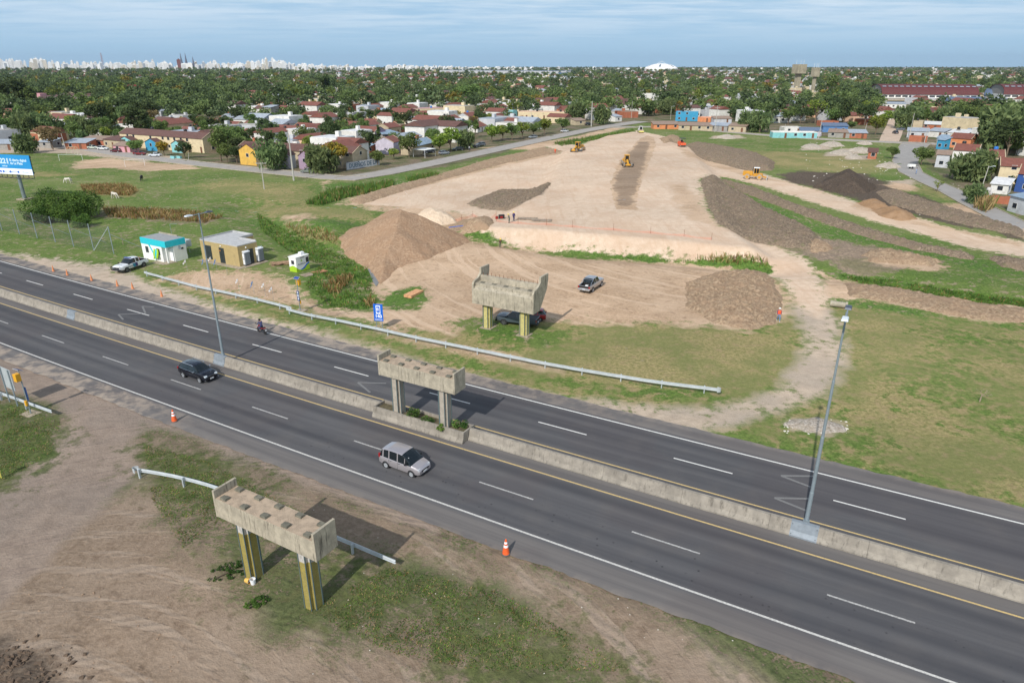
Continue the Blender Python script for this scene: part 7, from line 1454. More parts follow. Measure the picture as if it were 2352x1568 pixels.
HL=[(280,336,470,352,7,312,'cream','dark','g','long low terrace with brown roof and turquoise painted gables',3),(548,372,812,388,8,346,'beige','dark','g','long corner terrace with red-brown roof and yellow gable front',1,'beige'),(847,352,900,349,6,336,'orange','red','g','corner house half bare brick, half white, with red roof',0,'lilac'),(905,355,925,350,7,325,'lilac','red','g','pale lilac annex of the brick corner house',1),(956,357,998,347,6,331,'beige','bluez','g','house with pale blue metal roof above a carport',1),(612,318,652,323,6,304,'grey','red','g','grey gabled house with red roof behind the front terrace',2,'grey'),(630,308,684,313,7,300,'cream','red','g','cream house with red roof and brown brick gable',2,'brick'),(555,322,596,326,6,308,'white','red','g','white house with red roof left in the second row',2,'grey'),(558,301,588,304,6,288,'white','red','g','white gabled house with black tanks, third row left',2,'beige'),(622,292,654,294,6,280,'turq','red','g','pale blue house with red roof in the third row',0,'lgrey'),(682,288,716,290,6,276,'beige','red','g','beige house with red roof and twin windows in its gable',1,'beige'),(674,304,762,311,7,294,'orange','red','g','long terrace with orange end wall and red roof',1,'beige'),(762,300,830,304,7,288,'cream','red','g','long red-roofed terrace continuing behind the willows',1,'blue'),(832,294,862,295,7,282,'cream','red','g','cream end house of the middle terrace',1,'cream'),(814,319,862,322,7,301,'white','red','g','white and mauve house with red roof behind the brick corner',0,'mauve'),(864,318,892,315,7,300,'mauve','slab','f','mauve box-shaped house wall with small windows',1,'mauve'),(893,312,922,308,7,292,'beige','red','g','beige narrow house right of the mauve wall',0),(880,322,918,318,6,310,'grey','bluez','s','low house with ribbed pale blue sheet roof',0),(820,340,842,342,4,332,'brick','rust','s','brick lean-to with rusty sheet roof behind the painted wall',0),(824,352,846,354,3.5,345,'brick','bluez','s','small timber shed with pale blue sheet roof',0),(412,315,452,318,6,302,'cream','red','g','cream house with red roof behind the long low terrace',2,'blue'),(460,290,526,292,7,276,'brick','slab','f','unfinished brick building with flat roof',0),(505,300,545,302,6,288,'beige','red','g','beige gabled house behind the tall street tree',1,'beige'),(207,318,236,320,5,303,'white','slab','f','small white flat-roofed house among the shacks',0),(262,302,290,303,5,296,'white','zinc','s','white shed with zinc roof behind the shacks',0),(150,343,200,343,7,329,'brick','zinc','s','brick shack with silver sheet roof near the playground',0),(186,336,240,338,6,322,'brick','rust','s','brick shack with rusty roof sheets',0),(240,338,280,342,6,322,'beige','dark','s','low old house with arched doorways',0),(262,349,300,351,4,340,'pink','rust','s','pinkish house with rusty porch roof',0),(-20,345,36,345,6,334,'grey','zinc','s','shack with white sheet roof at the left edge',0),(90,340,118,341,5,332,'grey','zinc','s','little grey shack with pale roof by the brown tree',0),(40,290,66,291,5,284,'lgrey','zinc','s','pale shed left of the small house with tank',0),(86,282,136,283,7,273,'brick','slab','f','brick and white house with a water tank on top',-1),(70,243,98,243,8,216,'pink','slab','f','big windowless pink wall building',0),(98,236,232,238,25,222,'grey','dark','s','long dark industrial shed behind the pink wall',0),(286,214,325,214,10,196,'dred','slab','f','dark red building among the dark trees',0),(136,210,200,210,10,198,'white','slab','f','white flat building with roof tanks among dark trees',3),(215,206,280,207,10,197,'cream','rust','s','row of old tin-roofed sheds left of the red building',0),(440,256,480,256,16,248,'white','zinc','a','arched zinc shed left of the blossoming tree',0),(480,258,526,258,18,248,'lgrey','blueg','a','arched grey shed right of the first',0),(536,252,556,252,10,247,'white','wht','a','small white domed shed',0),(548,226,585,227,9,212,'sal','red','g','tall house with double hipped red roofs',0,'sal'),(606,276,625,277,6,247,'grey','zinc','s','grey two-storey shell with sheet roof by the conifer',0),(616,236,650,236,8,220,'white','zinc','g','white gabled house with round tank, left centre',0),(867,265,900,266,7,256,'brick','bluez','g','brown brick house with pale blue roof',0,'brick'),(842,278,868,279,5,268,'cream','slab','f','cream low house beside the brick one',1),(870,276,890,276,5,268,'grey','zinc','s','grey zinc roofed shed below the brick house',0),(902,272,930,272,6,262,'lgrey','zinc','s','sheds with grey roofs right of the brick house',0),(895,244,930,243,9,227,'grey','dark','a','dark open arched garage in the town centre',0),(950,266,1045,262,7,249,'cream','slab','f','long pastel wall building, yellow and pink, centre',-1,'pink'),(956,272,1000,270,6,263,'white','red','g','white house with red roof in front of the pastel wall',1),(1029,288,1058,284,7,273,'white','red','g','white house with red roof, centre right',1,'white'),(1076,282,1104,278,7,266,'white','red','g','pale house with blue tank and red roof',-1,'lgrey'),(1097,305,1118,300,7,290,'white','red','g','white house with red roof on the upper street',1,'lgrey'),(1130,288,1165,280,7,270,'cream','red','g','cream house with red roof below the aqua wall',1),(1131,270,1180,268,8,255,'cream','slab','f','cream end of the long pale block',0),(1178,271,1188,270,8,255,'turq','slab','f','pale aqua end of the long pale block',0),(1190,273,1326,275,8,258,'cream','slab','f','long cream block with salmon end facing the street top',2,'sal'),(1190,288,1212,284,6,277,'white','red','g','small red-roofed house before the cream block',0),(1322,288,1345,287,5,279,'beige','rust','s','little wooden shack by the steel pole',0),(1413,280,1428,279,5,268,'white','zinc','s','small white shack with tin roof by the street top',0),(1501,297,1560,297,7,287,'orange','rust','s','orange brick shack row with rusty roof, left half',0),(1558,299,1636,301,7,289,'beige','rust','s','board-fronted shack with patchwork tin roof, right half',0),(1551,278,1602,279,6,258,'aqua','slab','f','bright turquoise two-storey building above the shacks',1),(1602,280,1632,281,6,273,'orange','wht','f','low brick annex right of the turquoise building',0),(1626,300,1670,302,6,289,'grey','zinc','s','grey tin shack in the gap right of the brick row',0),(1672,303,1712,305,6,290,'beige','rust','s','shack with rust-striped roof beside the willow',0),(1640,283,1680,283,6,276,'lgrey','rust','s','tin shack behind the rust-striped one',0),(1436,240,1478,239,9,226,'cream','slab','f','cream low building beside the white block',0),(1472,236,1503,236,8,216,'white','slab','f','white block with one square window',0),(1566,235,1612,236,9,222,'white','slab','f','white wide low block right of the power poles',0),(1292,216,1310,216,8,209,'yellow','zinc','g','yellow house with grey roof near the palm',0),(1232,216,1252,217,8,208,'white','zinc','g','white house left of the palm',0),(1774,317,1876,318,5,305,'turq','wht','f','pale turquoise-white wall house on the cross street',0,'white'),(1800,306,1842,306,6,294,'white','slab','f','white house behind the turquoise-white wall',0),(1838,313,1886,314,6,301,'lilac','blueg','s','house with blue-grey roof and white gable front',0),(1889,304,1946,305,6,290,'blue','blueg','s','pale blue house with long grey roof',0),(1884,290,1925,290,5,284,'brick','red','f','brick wall building behind the blue house',0),(1901,316,1950,318,6,305,'grey','rust','s','cluttered shack with patched roof',0),(1950,318,1990,319,6,306,'brick','zinc','s','brick and tin shack beside the yellow-green tree',0),(1888,272,1918,272,8,260,'orange','red','f','orange brick shed among the willows',0),(2094,299,2116,300,6,279,'beige','slab','f','tall beige house with one framed window',1),(2114,296,2160,298,7,290,'brick','wht','s','brick house with white painted roof edge',0),(2082,316,2130,318,6,302,'lgrey','zinc','s','shack with rusty and silver roof right of the lane',0),(2128,314,2166,317,6,302,'white','zinc','s','white walled shack with zinc roof',0),(2086,326,2128,328,2,319,'brick','slab','f','low brick garden wall building by the lane mouth',0),(2174,320,2218,323,8,306,'white','wht','s','white roofed house with black tank',1),(2214,316,2250,318,7,304,'beige','zinc','s','house with zinc sheets right of the white roof',0),(2176,338,2226,342,7,318,'orange','red','g','orange brick house above the big red roof',0),(2149,342,2166,344,3,322,'aqua','bluez','s','bright blue tarpaulin-walled shack',0),(2150,330,2176,332,4,322,'grey','bluez','s','shack roof sheets beside the blue shack',0),(2183,374,2240,378,8,346,'white','red','g','two-storey house with big red roof behind the willow',1),(2146,384,2176,386,4,356,'lgrey','rust','s','narrow pale house with rusty lean-to roof',0),(2262,392,2300,394,7,360,'beige','red','g','red-roofed house with blue tank behind the willow',-1),(2288,420,2352,424,7,382,'cream','red','g','cream house with long red roof at the right edge',0,'grey'),(2328,440,2372,444,7,400,'royal','red','g','deep blue gabled house at the right edge',0,'lgrey'),(2272,444,2312,448,5,424,'white','wht','s','white-roofed lean-to beside the white sacks',0),(2312,484,2372,500,6,456,'lgrey','bluez','s','grey block shed with pale blue roof, lower right edge',0,'grey')]
for q in HL:house(*q)
def gable(u0,v0,u1,v1,tv,ca,cb,label):
 A_,B_=G(u0,v0),G(u1,v1);(ox,oy),rz_,L_=frame(A_,B_);H_=HGT(A_,tv);t=thing('gabled_porch',label,'house',(ox,oy,0),rz_)
 h2=H_*.72;b=MB();b.prismy([(0,-.1),(0,h2),(L_/2,H_),(L_,h2),(L_,-.1)],0,2.6,0);b.m[0]=1;b.build('wall',[M['wall_'+ca],M['wall_'+cb]],t)
 b=MB();[b.add([(xa_,-.2,za_),(L_/2,-.2,H_+.04),(L_/2,2.9,H_+.04),(xa_,2.9,za_)],[(0,1,2,3)])for xa_,za_ in((-.2,h2-.05),(L_+.2,h2-.05))];o=b.build('roof',M['roof_dark'],t);o.modifiers.new('t','SOLIDIFY').thickness=.08;win(t,L_/2,-.001,h2*.55,1.0,1.0,0)
gable(277,340,304,342,313,'cream','turq','turquoise gable front at the left end of the long low terrace');gable(336,346,362,348,318,'cream','aqua','cream and bright blue gable front of the low terrace');gable(396,350,420,352,322,'cream','turq','pale turquoise gable front behind the round trees')
gable(553,378,590,381,330,'cream','yellow','tall yellow gable front at the left of the corner terrace');gable(640,386,668,388,343,'lgrey','lilac','greyish gable front behind the big willow');gable(688,388,714,390,346,'mauve','mauve','mauve gable front behind the lamp pole')
A_,B_=G(797,391),G(872,379);(ox,oy),rz_,L_=frame(A_,B_);t=thing('painted_wall','low grey wall with big painted block letters by the street corner','wall',(ox,oy,0),rz_);MB().box(0,L_,0,.2,0,2.1).build('wall',M['wall_lgrey'],t)
text_mesh('lettering','DUEÑOS DE LA',1.75,simple('letter_blue_grey',srgb(78,104,120),.8),t,(L_*.5,-.01,1.05),(PI/2,0,0),.03,sx=.98)
A_=G(945,247);t=thing('lettered_wall','white wall with dark blue lettering in the town centre','wall',(A_[0],A_[1],0),0);hh_=HGT(A_,234);MB().box(0,18,0,.3,0,hh_).build('wall',M['wall_white'],t);text_mesh('lettering','DE PINT',3.2,m_navy,t,(8,-.01,hh_-2),(PI/2,0,0),.06)
x,y=G(975,360);t=thing('carport','white sheet carport on steel posts over a dark car','carport',(x,y,0),TH2);MB().box(-3.2,3.2,-2.6,2.6,2.5,2.6).build('roof',m_white,t)
for a in(-3,3):
 for c in(-2.4,2.4):MB().tube((a,c,0),(a,c,2.5),.06,n=6).build('post',m_wpaint,t)
# ---- streets
def street(name,px,w_,mat_,z=.05,kerb=True):
 c=[Vector((*G(u,v),0))for u,v in px];v=[];n=len(c);L=[]
 for i in range(n):
  d=(c[min(n-1,i+1)]-c[max(0,i-1)]).normalized();nn=Vector((-d.y,d.x,0));L.append((c[i]-nn*w_[i]/2,c[i]+nn*w_[i]/2,nn))
 zz_=lambda p:max(HZ(p.x,p.y),0)+z
 for a,b_,nn in L:v+=[(a.x,a.y,z),(b_.x,b_.y,z)]
 b=MB();b.add(v,[(2*i,2*i+2,2*i+3,2*i+1)for i in range(n-1)]);tag(b.build(name,mat_),kind='structure')
 if kerb:
  b=MB()
  for k in(0,1):
   s=-1 if k==0 else 1
   for i in range(n-1):
    p,q=L[i][k],L[i+1][k];a,e=p+L[i][2]*s*.22,q+L[i+1][2]*s*.22;b.add([(p.x,p.y,z-.04),(q.x,q.y,z-.04),(q.x,q.y,z+.12),(p.x,p.y,z+.12),(a.x,a.y,z-.04),(e.x,e.y,z-.04),(e.x,e.y,z+.12),(a.x,a.y,z+.12)],[(0,1,2,3),(3,2,6,7),(7,6,5,4)])
  tag(b.build(name+'_kerb',m_conc),kind='structure')
m_st=simple('street_concrete',srgb(158,152,146),.9,0,.1,.4);m_lane=simple('lane_concrete',srgb(150,146,142),.9,0,.08,.3);m_dirt=simple('dirt_lane',srgb(190,168,148),.95,0,.1,.3)
street('left_street',[(-200,330),(60,333),(200,341),(300,358),(450,376),(620,394),(760,408),(830,410)],[10,9,9,7.5,7,7,7,8],m_st)
street('upper_street',[(790,412),(880,398),(1000,374),(1120,348),(1240,322),(1340,301),(1420,287),(1475,279)],[8,8,8,8,8,8,9,9],m_st,.058)
street('cross_street',[(1400,293),(1500,292),(1640,301),(1760,311),(1900,321),(2060,328),(2130,330),(2200,334)],[7,6,6,6,6,7,8,8],m_st,.052)
street('paved_lane',[(2105,328),(2088,348),(2078,372),(2092,396),(2135,418),(2185,440),(2240,470),(2300,500),(2360,530)],[10,8,7,6,5.5,5.5,5.5,5.5,5.5],m_lane,.06)
street('dirt_lane',[(2040,329),(2048,310),(2056,290),(2060,275),(2064,262)],[7,8,8,8,8],m_dirt,.045,False)
# ---- utility poles
def upole(u,v,tv,label,arms=(),lamp_=False,r=.16,lean=0):
 x,y=G(u,v);h=HGT((x,y),tv);t=thing('utility_pole',label,'utility pole',(x,y,HZ(x,y)),rnd.uniform(-.3,.3));t.rotation_euler.y=lean
 MB().tube((0,0,-.3),(0,0,h),r,r*.6,8).build('pole',m_upole,t)
 for a in arms:b=MB();b.box(-1.3,1.3,-.06,.06,h*a-.06,h*a+.06);[b.lathe([(.06,0),(.07,.2)],(q,0,h*a+.06),6)for q in(-1.1,-.4,.4,1.1)];b.build('crossarm',m_upole,t)
 if lamp_:b=MB();b.tube((0,0,h-.4),(1.1,0,h),.04,n=5);b.box(1.0,1.6,-.15,.15,h-.05,h+.08);b.build('lamp_head',m_lum,t)
m_upole=simple('pole_concrete',srgb(176,172,164),.9,0,.1,1)
for q in((675,415,308,'tall concrete pole standing at the grass edge by the street corner',(),False,.24,0),(607,434,373,'short pole carrying a small transformer platform in the grass',(.97,),False,.15,0),(1358,291,233,'big white pole with two crossarms at the street top',(.75,.62),False,.3,0),(367,292,257,'tall white pole behind the long low terrace',(.6,),False,.2,-.06),(152,346,306,'leaning pole by the playground',(),False,.13,-.08),(1880,319,252,'timber pole in front of the cluttered shack',(),False,.15,.03),(1642,304,243,'white pole beside the shacks',(.92,),False,.16,0),(1820,207+20,174+20,'pole left of the water towers',(),False,.2,0),(2252,440,381,'grey street light pole by the white sacks',(),True,.12,.08),(2087,320,260,'leaning pole beside the dirt lane',(),False,.15,.02),(1450,272,232,'thin pole at the street top',(),False,.12,0),(1524,250,214,'white power pole left of the billboard frame',(),False,.2,0),(1562,232,212,'short white power pole',(),False,.2,0),(1012,310,276,'street light pole among the maples',(),True,.12,0),(1220,276,250,'street light before the cream block',(),True,.12,0),(595,262,240,'pole left in the town',(),False,.15,0),(668,265,238,'slim pole beside the conifer',(),True,.14,0),(892,245,220,'pole in the town centre',(),True,.16,0),(678,180,157,'tall mast rising above the trees left of centre',(),False,.5,0),(1540,275,244,'lamp post by the turquoise building',(),True,.12,0),(1986,306,282,'slanting pole at the yellow-green tree',(),False,.14,.05),(433,367,350,'leaning stick post by the turquoise planters',(),False,.1,.2),(1800,313,285,'slim pole before the turquoise-white wall',(),False,.1,0),(2122,330,290,'double timber pole at the lane mouth',(),False,.15,.04)):upole(*q)
def tubes(name,label,cat,u,v,lst,mat_,rz=0,grp=None,part='frame'):
 x,y=P(u,v);t=thing(name,label,cat,(x,y,HZ(x,y)),rz,grp)
 for pts in lst:MB().path(pts,.035,6).build(part,mat_,t)
tubes('swing_set','pale blue and yellow swing frame on the playground','swing set',168,354,[[(-1.8,-.9,0),(-1.6,0,2.4),(-1.8,.9,0)],[(-1.6,0,2.4),(1.9,0,2.4)],[(2.1,-.9,0),(1.9,0,2.4),(2.1,.9,0)],[(-.7,0,2.4),(-.7,0,.5),(-.3,0,.5),(-.3,0,2.4)],[(.6,0,2.4),(.6,0,.5),(1,0,.5),(1,0,2.4)]],simple('swing_paint',srgb(190,196,160),.6))
tubes('goal_post','white goal frame on the bare patch left','goal',137,370,[[(0,0,0),(0,0,2),(7,1.5,2),(7,1.5,0)]],m_wpaint,-.1,'football goals on the bare pitch');tubes('goal_post','white goal frame at the right end of the bare pitch','goal',288,384,[[(0,0,0),(0,0,2.1),(4.5,3,2.1),(4.5,3,0)]],m_wpaint,0,'football goals on the bare pitch')
for u,lab in((398,'turquoise masonry planter, left of two by the street'),(412,'turquoise masonry planter, right of two by the street')):
 x,y=G(u,364.5);t=thing('planter',lab,'planter',(x,y,0),TH1,'turquoise planters');MB().box(-.95,.95,-.4,.4,0,.9,top=(.05,.05)).build('trough',M['wall_turq'],t);MB().box(-.85,.85,-.3,.3,.9,.93).build('soil',m_soilb,t)
x,y=G(2264,452);t=thing('bulk_sack','big white rubble sacks heaped beside the grey street light','sack',(x,y,0));
for i,(a,c,s)in enumerate(((0,0,1),(.9,.3,.95),(.4,.1,.8))):b=MB();z0=0 if i<2 else 1.0;b.lathe([(.45*s,z0),(.6*s,z0+.2),(.62*s,z0+.8),(.5*s,z0+1.1),(.25*s,z0+1.2)],(a,c,0),10);b.build('sack',m_flagw,t,smooth='auto')
x,y=G(2093,388);t=thing('handcart','white handcart loaded on the paved lane','handcart',(x,y,.06),.1);MB().box(-1.1,.9,-.5,.5,.6,1.3).build('box',m_white,t)
for s in(1,-1):cyl(t,'wheel',-.1,s*.6,.35,.35,.08,m_tyre,14)
b=MB();b.path([(.9,.4,.8),(2.0,.4,.9),(2.0,-.4,.9),(.9,-.4,.8)],.03,5);b.build('handle',m_dark,t)
house(1977+15,365,2012,366,3,357,'brick','dark','s','tiny makeshift hut alone on the waste ground',0)
x,y=G(2288,468);t=thing('board_fence','rusty red sheet fence by the right-hand lane','fence',(x,y,0),R(-22))
for k in range(12):MB().box(-5+k*.9,-5+k*.9+.88,0,.05,0,1.7+.1*(k%3)).build('panel',M['wall_brick'],t)
blades('pampas_grass','pale plumed pampas grass by the right-hand lane',[[(2235,478),(2262,470),(2285,478),(2262,490)]],260,1.5,3.2,.06,m_blade,(.6,.3,5,.3),12,.2)
x,y=G(1222,232);t=thing('palm_tree','palm with golden lower fronds standing above the trees','palm tree',(x,y,0));h=HGT((x,y),212);MB().tube((0,0,0),(0,0,h),.5,.35,8).build('trunk',m_bark,t)
b=MB()
for i in range(46):
 a=i*2.4;e=1.2-i*.045;p=Vector((0,0,h));d=Vector((math.cos(a)*math.cos(e),math.sin(a)*math.cos(e),math.sin(e)));n=Vector((-math.sin(a),math.cos(a),0))*.28
 for k in range(5):q=p+d*.95;b.add([tuple(p-n),tuple(q-n*.8),tuple(q+n*.8),tuple(p+n)],[(0,1,2,3)],0 if i<28 else 1);p=q;d=(d+Vector((0,0,-.26))).normalized()
b.build('crown',[m_lf['willow'],m_lf['yellow']],t)
def hall(u0,v0,u1,v1,tv,label,nb):
 A_,B_=G(u0,v0),G(u1,v1);(ox,oy),rz_,L_=frame(A_,B_);t=thing('market_hall',label,'hall',(ox,oy,0),rz_,'dark-roofed market halls');H_=HGT(A_,tv);W_=34;s=H_
 rt=HGT((A_[0],A_[1]+W_/2),193);b=MB();b.box(0,L_,0,W_,0,s-2.6);b.build('wall',M['wall_grey'],t);b=MB();b.box(0,L_,-.3,W_,s-2.6,s);b.build('upper_band',m_white,t)
 for i in range(nb):q=(i+.1)*L_/nb;MB().box(q,q+L_/nb*.8,-.38,-.3,s-1.9,s-.7).build('window',m_shade,t)
 MB().box(-1,L_+1,-5,0,s-4.6,s-4.2).build('canopy',M['wall_beige'],t)
 n=10;pr=[(W_/2-(W_/2+1)*math.cos(PI*i/n),s+max(3,rt-s)*math.sin(PI*i/n)**.8)for i in range(n+1)]
 b=MB();b.add([(xx,a,c)for xx in(-.5,L_+.5)for a,c in pr],[(i,n+1+i,n+2+i,i+1)for i in range(n)]);rf=b.build('roof',M['roof_dred'],t);rf.modifiers.new('t','SOLIDIFY').thickness=.4
 b=MB();[b.add([(xx,a,c-.3)for a,c in pr],[tuple(range(n+1))])for xx in(.1,)];[b.add([(xx,a,c-.3)for a,c in pr],[tuple(range(n+1))[::-1]])for xx in(L_-.1,)];b.build('end_wall',M['wall_grey'],t)
 i=2;(ya,za),(yb,zb_)=pr[i],pr[i+1]
 for k in range(nb+2):q=(k+.5)*L_/(nb+2);b=MB();b.add([(q-1.4,ya+(yb-ya)*.3,za+(zb_-za)*.3+.5),(q+1.4,ya+(yb-ya)*.3,za+(zb_-za)*.3+.5),(q+1.4,ya+(yb-ya)*.65,za+(zb_-za)*.65+.5),(q-1.4,ya+(yb-ya)*.65,za+(zb_-za)*.65+.5)],[(0,1,2,3)]);b.build('skylight',M['roof_zinc'],rf)
hall(2021,238,2240,240,217,'long market hall with dark red curved roof and ribbon windows',14);hall(2300,240,2460,242,217,'second dark red curved hall cut by the right frame edge',9)
house(2164,252,2262,254,22,240,'lgrey','blueg','a','blue-grey arched warehouse in front of the market hall',0,rh=4.5);house(2010,248,2080,249,10,239,'white','zinc','s','low white stalls before the market hall',0);house(2256,236,2290,237,20,222,'grey','blueg','a','grey shell-ended hall between the two market halls',0,rh=6)
house(1592+60,168,2400*0+1700,168,30,162,'lgrey','zinc','s','pale far warehouse right of centre',0,nowin=True);house(1284,170+6,1300+20,176,30,168,'blue','blueg','s','far blue-grey depot left of centre',0,nowin=True);house(1010,170,1300,174,40,162.5,'lgrey','blueg','s','very long low grey-blue warehouse in the middle distance',0,nowin=True);house(1265,186,1330,186,20,177,'white','zinc','s','white factory shed in the middle distance',0,nowin=True)
def wtower(u,v,tv,wpx,label):
 x,y=G(u,v);h=HGT((x,y),tv);k=y/1568*1.05;t=thing('water_tower',label,'water tower',(x,y,0),.25,'concrete water towers');W_=wpx*k;m_=m_wt;hb=(h*.42)
 MB().box(-W_*.22,W_*.22,-W_*.22,W_*.22,0,h-hb*.75,top=(-.0,0)).build('shaft',m_,t);MB().box(-W_/2,W_/2,-W_/2,W_/2,h-hb*.75,h).build('tank',m_,t)
 b=MB();b.box(-W_*.53,W_*.53,-W_*.53,W_*.53,h-hb*.78,h-hb*.751);b.build('ledge',m_,t)
 for q in(-.4,.1,.45):MB().tube((W_*q,0,h),(W_*q,0,h+4.5),.12,n=5).build('antenna',m_wpaint,t)
m_wt=concrete('tower_concrete',srgb(150,142,122),srgb(176,166,144),.5,.2)
wtower(1828,212,148,20,'larger concrete water tower with antennas, left of the pair');wtower(1865,218,156,12,'slimmer grey water tower, right of the pair')
# ---- filling: streets of small houses and trees, then the far town
def lowhouse(seed):
 r_=random.Random(seed);b=MB();L_,D_,H_=9,8,3.2+(seed%3)*1.1;b.box(-L_/2,L_/2,-D_/2,D_/2,-.1,H_)
 if seed%2:b.add([(-L_/2-.3,-D_/2-.3,H_+.02),(L_/2+.3,-D_/2-.3,H_+.02),(L_/2+.3,0,H_+1.7),(-L_/2-.3,0,H_+1.7),(-L_/2-.3,D_/2+.3,H_+.02),(L_/2+.3,D_/2+.3,H_+.02)],[(0,1,2,3),(3,2,5,4),(0,3,4),(1,5,2)],1)
 else:b.box(-L_/2+.2,L_/2-.2,-D_/2+.2,D_/2-.2,H_-.1,H_+.15,1);b.box(1,2.2,0,1.2,H_,H_+1.5,0)
 for x in(-3,0,3):b.box(x-.5,x+.5,-D_/2-.05,-D_/2-.001,1,2.1,2)
 b.box(L_/2+.001,L_/2+.05,-.6,.6,1,2,2);return b
LHm=[]
combos=[('white','slab'),('white','red'),('cream','slab'),('white','zinc'),('lgrey','zinc'),('white','red'),('brick','rust'),('sal','red'),('white','wht'),('cream','red'),('lgrey','slab'),('white','dark')]
LHW={'white':'white','cream':'cream','lgrey':'pale grey','brick':'brick','sal':'salmon'};LHR={'slab':'flat roof','red':'red roof','zinc':'metal roof','rust':'rusty roof','wht':'white roof','dark':'dark roof'}
for i,(a,c)in enumerate(combos):b=lowhouse(i);me=bpy.data.meshes.new('house');me.from_pydata(b.v,[],b.f);[me.materials.append(q)for q in(M['wall_'+a],M['roof_'+c],m_shade)];me.polygons.foreach_set('material_index',b.m);LHm.append(me)
occ=[(G((q[0]+q[2])/2,(q[1]+q[3])/2),9)for q in HL]+[(G(q[1],q[2]),5)for q in TL]
occ_a=np.array([(a[0],a[1],r_)for a,r_ in occ])
def free(x,y,m_):return not np.any((occ_a[:,0]-x)**2+(occ_a[:,1]-y)**2<(occ_a[:,2]+m_)**2)
LIM=[(-400,328),(150,326),(300,336),(470,335),(560,368),(800,378),(950,340),(1250,290),(1400,270),(1500,268),(1650,275),(1780,286),(2000,290),(2160,290),(2250,330),(2400,380),(2800,420)]
def vlim(u):return float(np.interp(u,[a for a,_ in LIM],[b_ for _,b_ in LIM]))
ROADS=[[G(*q)for q in((2040,329),(2064,262),(2070,240))],[G(*q)for q in((1400,293),(1480,279),(1640,250),(1760,236),(2000,222))]]
def inroad(x,y):return any(pdist(p,np.array([x]),np.array([y]))[0]<9 for p in ROADS)
CLEAR=[(540,262,1135,400),(1135,276,1330,400),(1490,282,1720,330),(1765,292,1995,330),(2090,296,2300,440),(400,284,560,330),(130,300,300,345),(1812,200,1842,262),(1854,208,1876,262),(2015,236,2352,268),(70,232,235,262),(280,210,340,226),(1180,272,1326,300),(950,262,1050,282),(1436,236,1505,252),(432,254,560,270)]
rq=random.Random(21);nh=0;far_h=[];allh=[]
def zone_word(u,v):
 a='left' if u<500 else 'centre-left' if u<1000 else 'centre' if u<1400 else 'centre-right' if u<1800 else 'right';return a
for _ in range(9000):
 u=rq.uniform(-60,2420);v=154+(vlim(u)-154)*rq.random()**1.25
 x,y=G(u,v)
 if y>4200:continue
 if not free(x,y,4)or inroad(x,y):continue
 if rq.random()>(.12 if u<560 and v>200 else .30 if 560<u<1130 and v>262 else .25 if u>1180 and v>225 else .8 if v<215 else .5):continue
 if y<900:
  if len(allh)and min((x-a)**2+(y-b_)**2 for a,b_,*_ in allh[-900:])<(330 if 560<u<1130 and v>250 else 170):continue
 allh.append((x,y,u,v))
allh.sort(key=lambda q:q[1]);
for i,(x,y,u,v)in enumerate(allh):
 k=rq.randrange(12);s=rq.uniform(.85,1.25)*(1.25 if y>1200 else 1);rz_=(TH1 if u<1300 else .35)+rq.choice((0,PI/2))+rq.uniform(-.1,.1)
 if i<185:
  o=bpy.data.objects.new('house',LHm[k]);sc.collection.objects.link(o);o.location=(x,y,0);o.rotation_euler=(0,0,rz_);o.scale=(s*rq.uniform(.9,1.5),s,s)
  tag(o,'small %s house with %s between garden trees, %s of view'%(LHW[combos[k][0]],LHR[combos[k][1]],zone_word(u,v)),'house','small houses scattered through the town')
 else:far_h.append((x,y,s,rz_,k))
def merge(name,items,meshes,label,cat):
 """many far copies as one mesh; items (x, y, sx, sz, rz, k)"""
 V=[];LV=[];LT=[];MI=[];off=0;mats=[];cache=[]
 for me in meshes:
  co=np.zeros(len(me.vertices)*3,np.float32);me.vertices.foreach_get('co',co);lv=np.zeros(len(me.loops),np.int32);me.loops.foreach_get('vertex_index',lv);lt=np.zeros(len(me.polygons),np.int32);me.polygons.foreach_get('loop_total',lt);mi=np.zeros(len(me.polygons),np.int32);me.polygons.foreach_get('material_index',mi)
  cache.append((co.reshape(-1,3),lv,lt,mi+len(mats)));mats+=list(me.materials)
 for x,y,sx,sz,rz_,k in items:
  co,lv,lt,mi=cache[k];c,s=math.cos(rz_),math.sin(rz_);V.append(np.stack([(co[:,0]*c-co[:,1]*s)*sx+x,(co[:,0]*s+co[:,1]*c)*sx+y,co[:,2]*sz],-1));LV.append(lv+off);LT.append(lt);MI.append(mi);off+=len(co)
 V=np.concatenate(V);LV=np.concatenate(LV);LT=np.concatenate(LT);me=bpy.data.meshes.new(name);me.vertices.add(len(V));me.vertices.foreach_set('co',V.astype(np.float32).ravel());me.loops.add(len(LV));me.loops.foreach_set('vertex_index',LV.astype(np.int32));me.polygons.add(len(LT));me.polygons.foreach_set('loop_start',(np.cumsum(LT)-LT).astype(np.int32));me.polygons.foreach_set('loop_total',LT);[me.materials.append(q)for q in mats];me.polygons.foreach_set('material_index',np.concatenate(MI).astype(np.int32));me.update(calc_edges=True);me.shade_flat()
 o=bpy.data.objects.new(name,me);sc.collection.objects.link(o);return tag(o,label,cat,kind='stuff')
merge('far_houses',[(x,y,s,s,rz_,k)for x,y,s,rz_,k in far_h],LHm,'countless small far houses of the town','houses')
HP=np.array([(q[0],q[1])for q in allh])if allh else np.zeros((1,2));nt_=0;far_t=[];cand=[]
KN=['green0','green1','green2','dark0','dark1','dark2','willow0','willow1','yellow0','yellow1','lime0','lime1','tall0','brown0','cone0'];KW=[6,6,6,7,7,4,5,5,1,1,2,2,4,1.5,2]
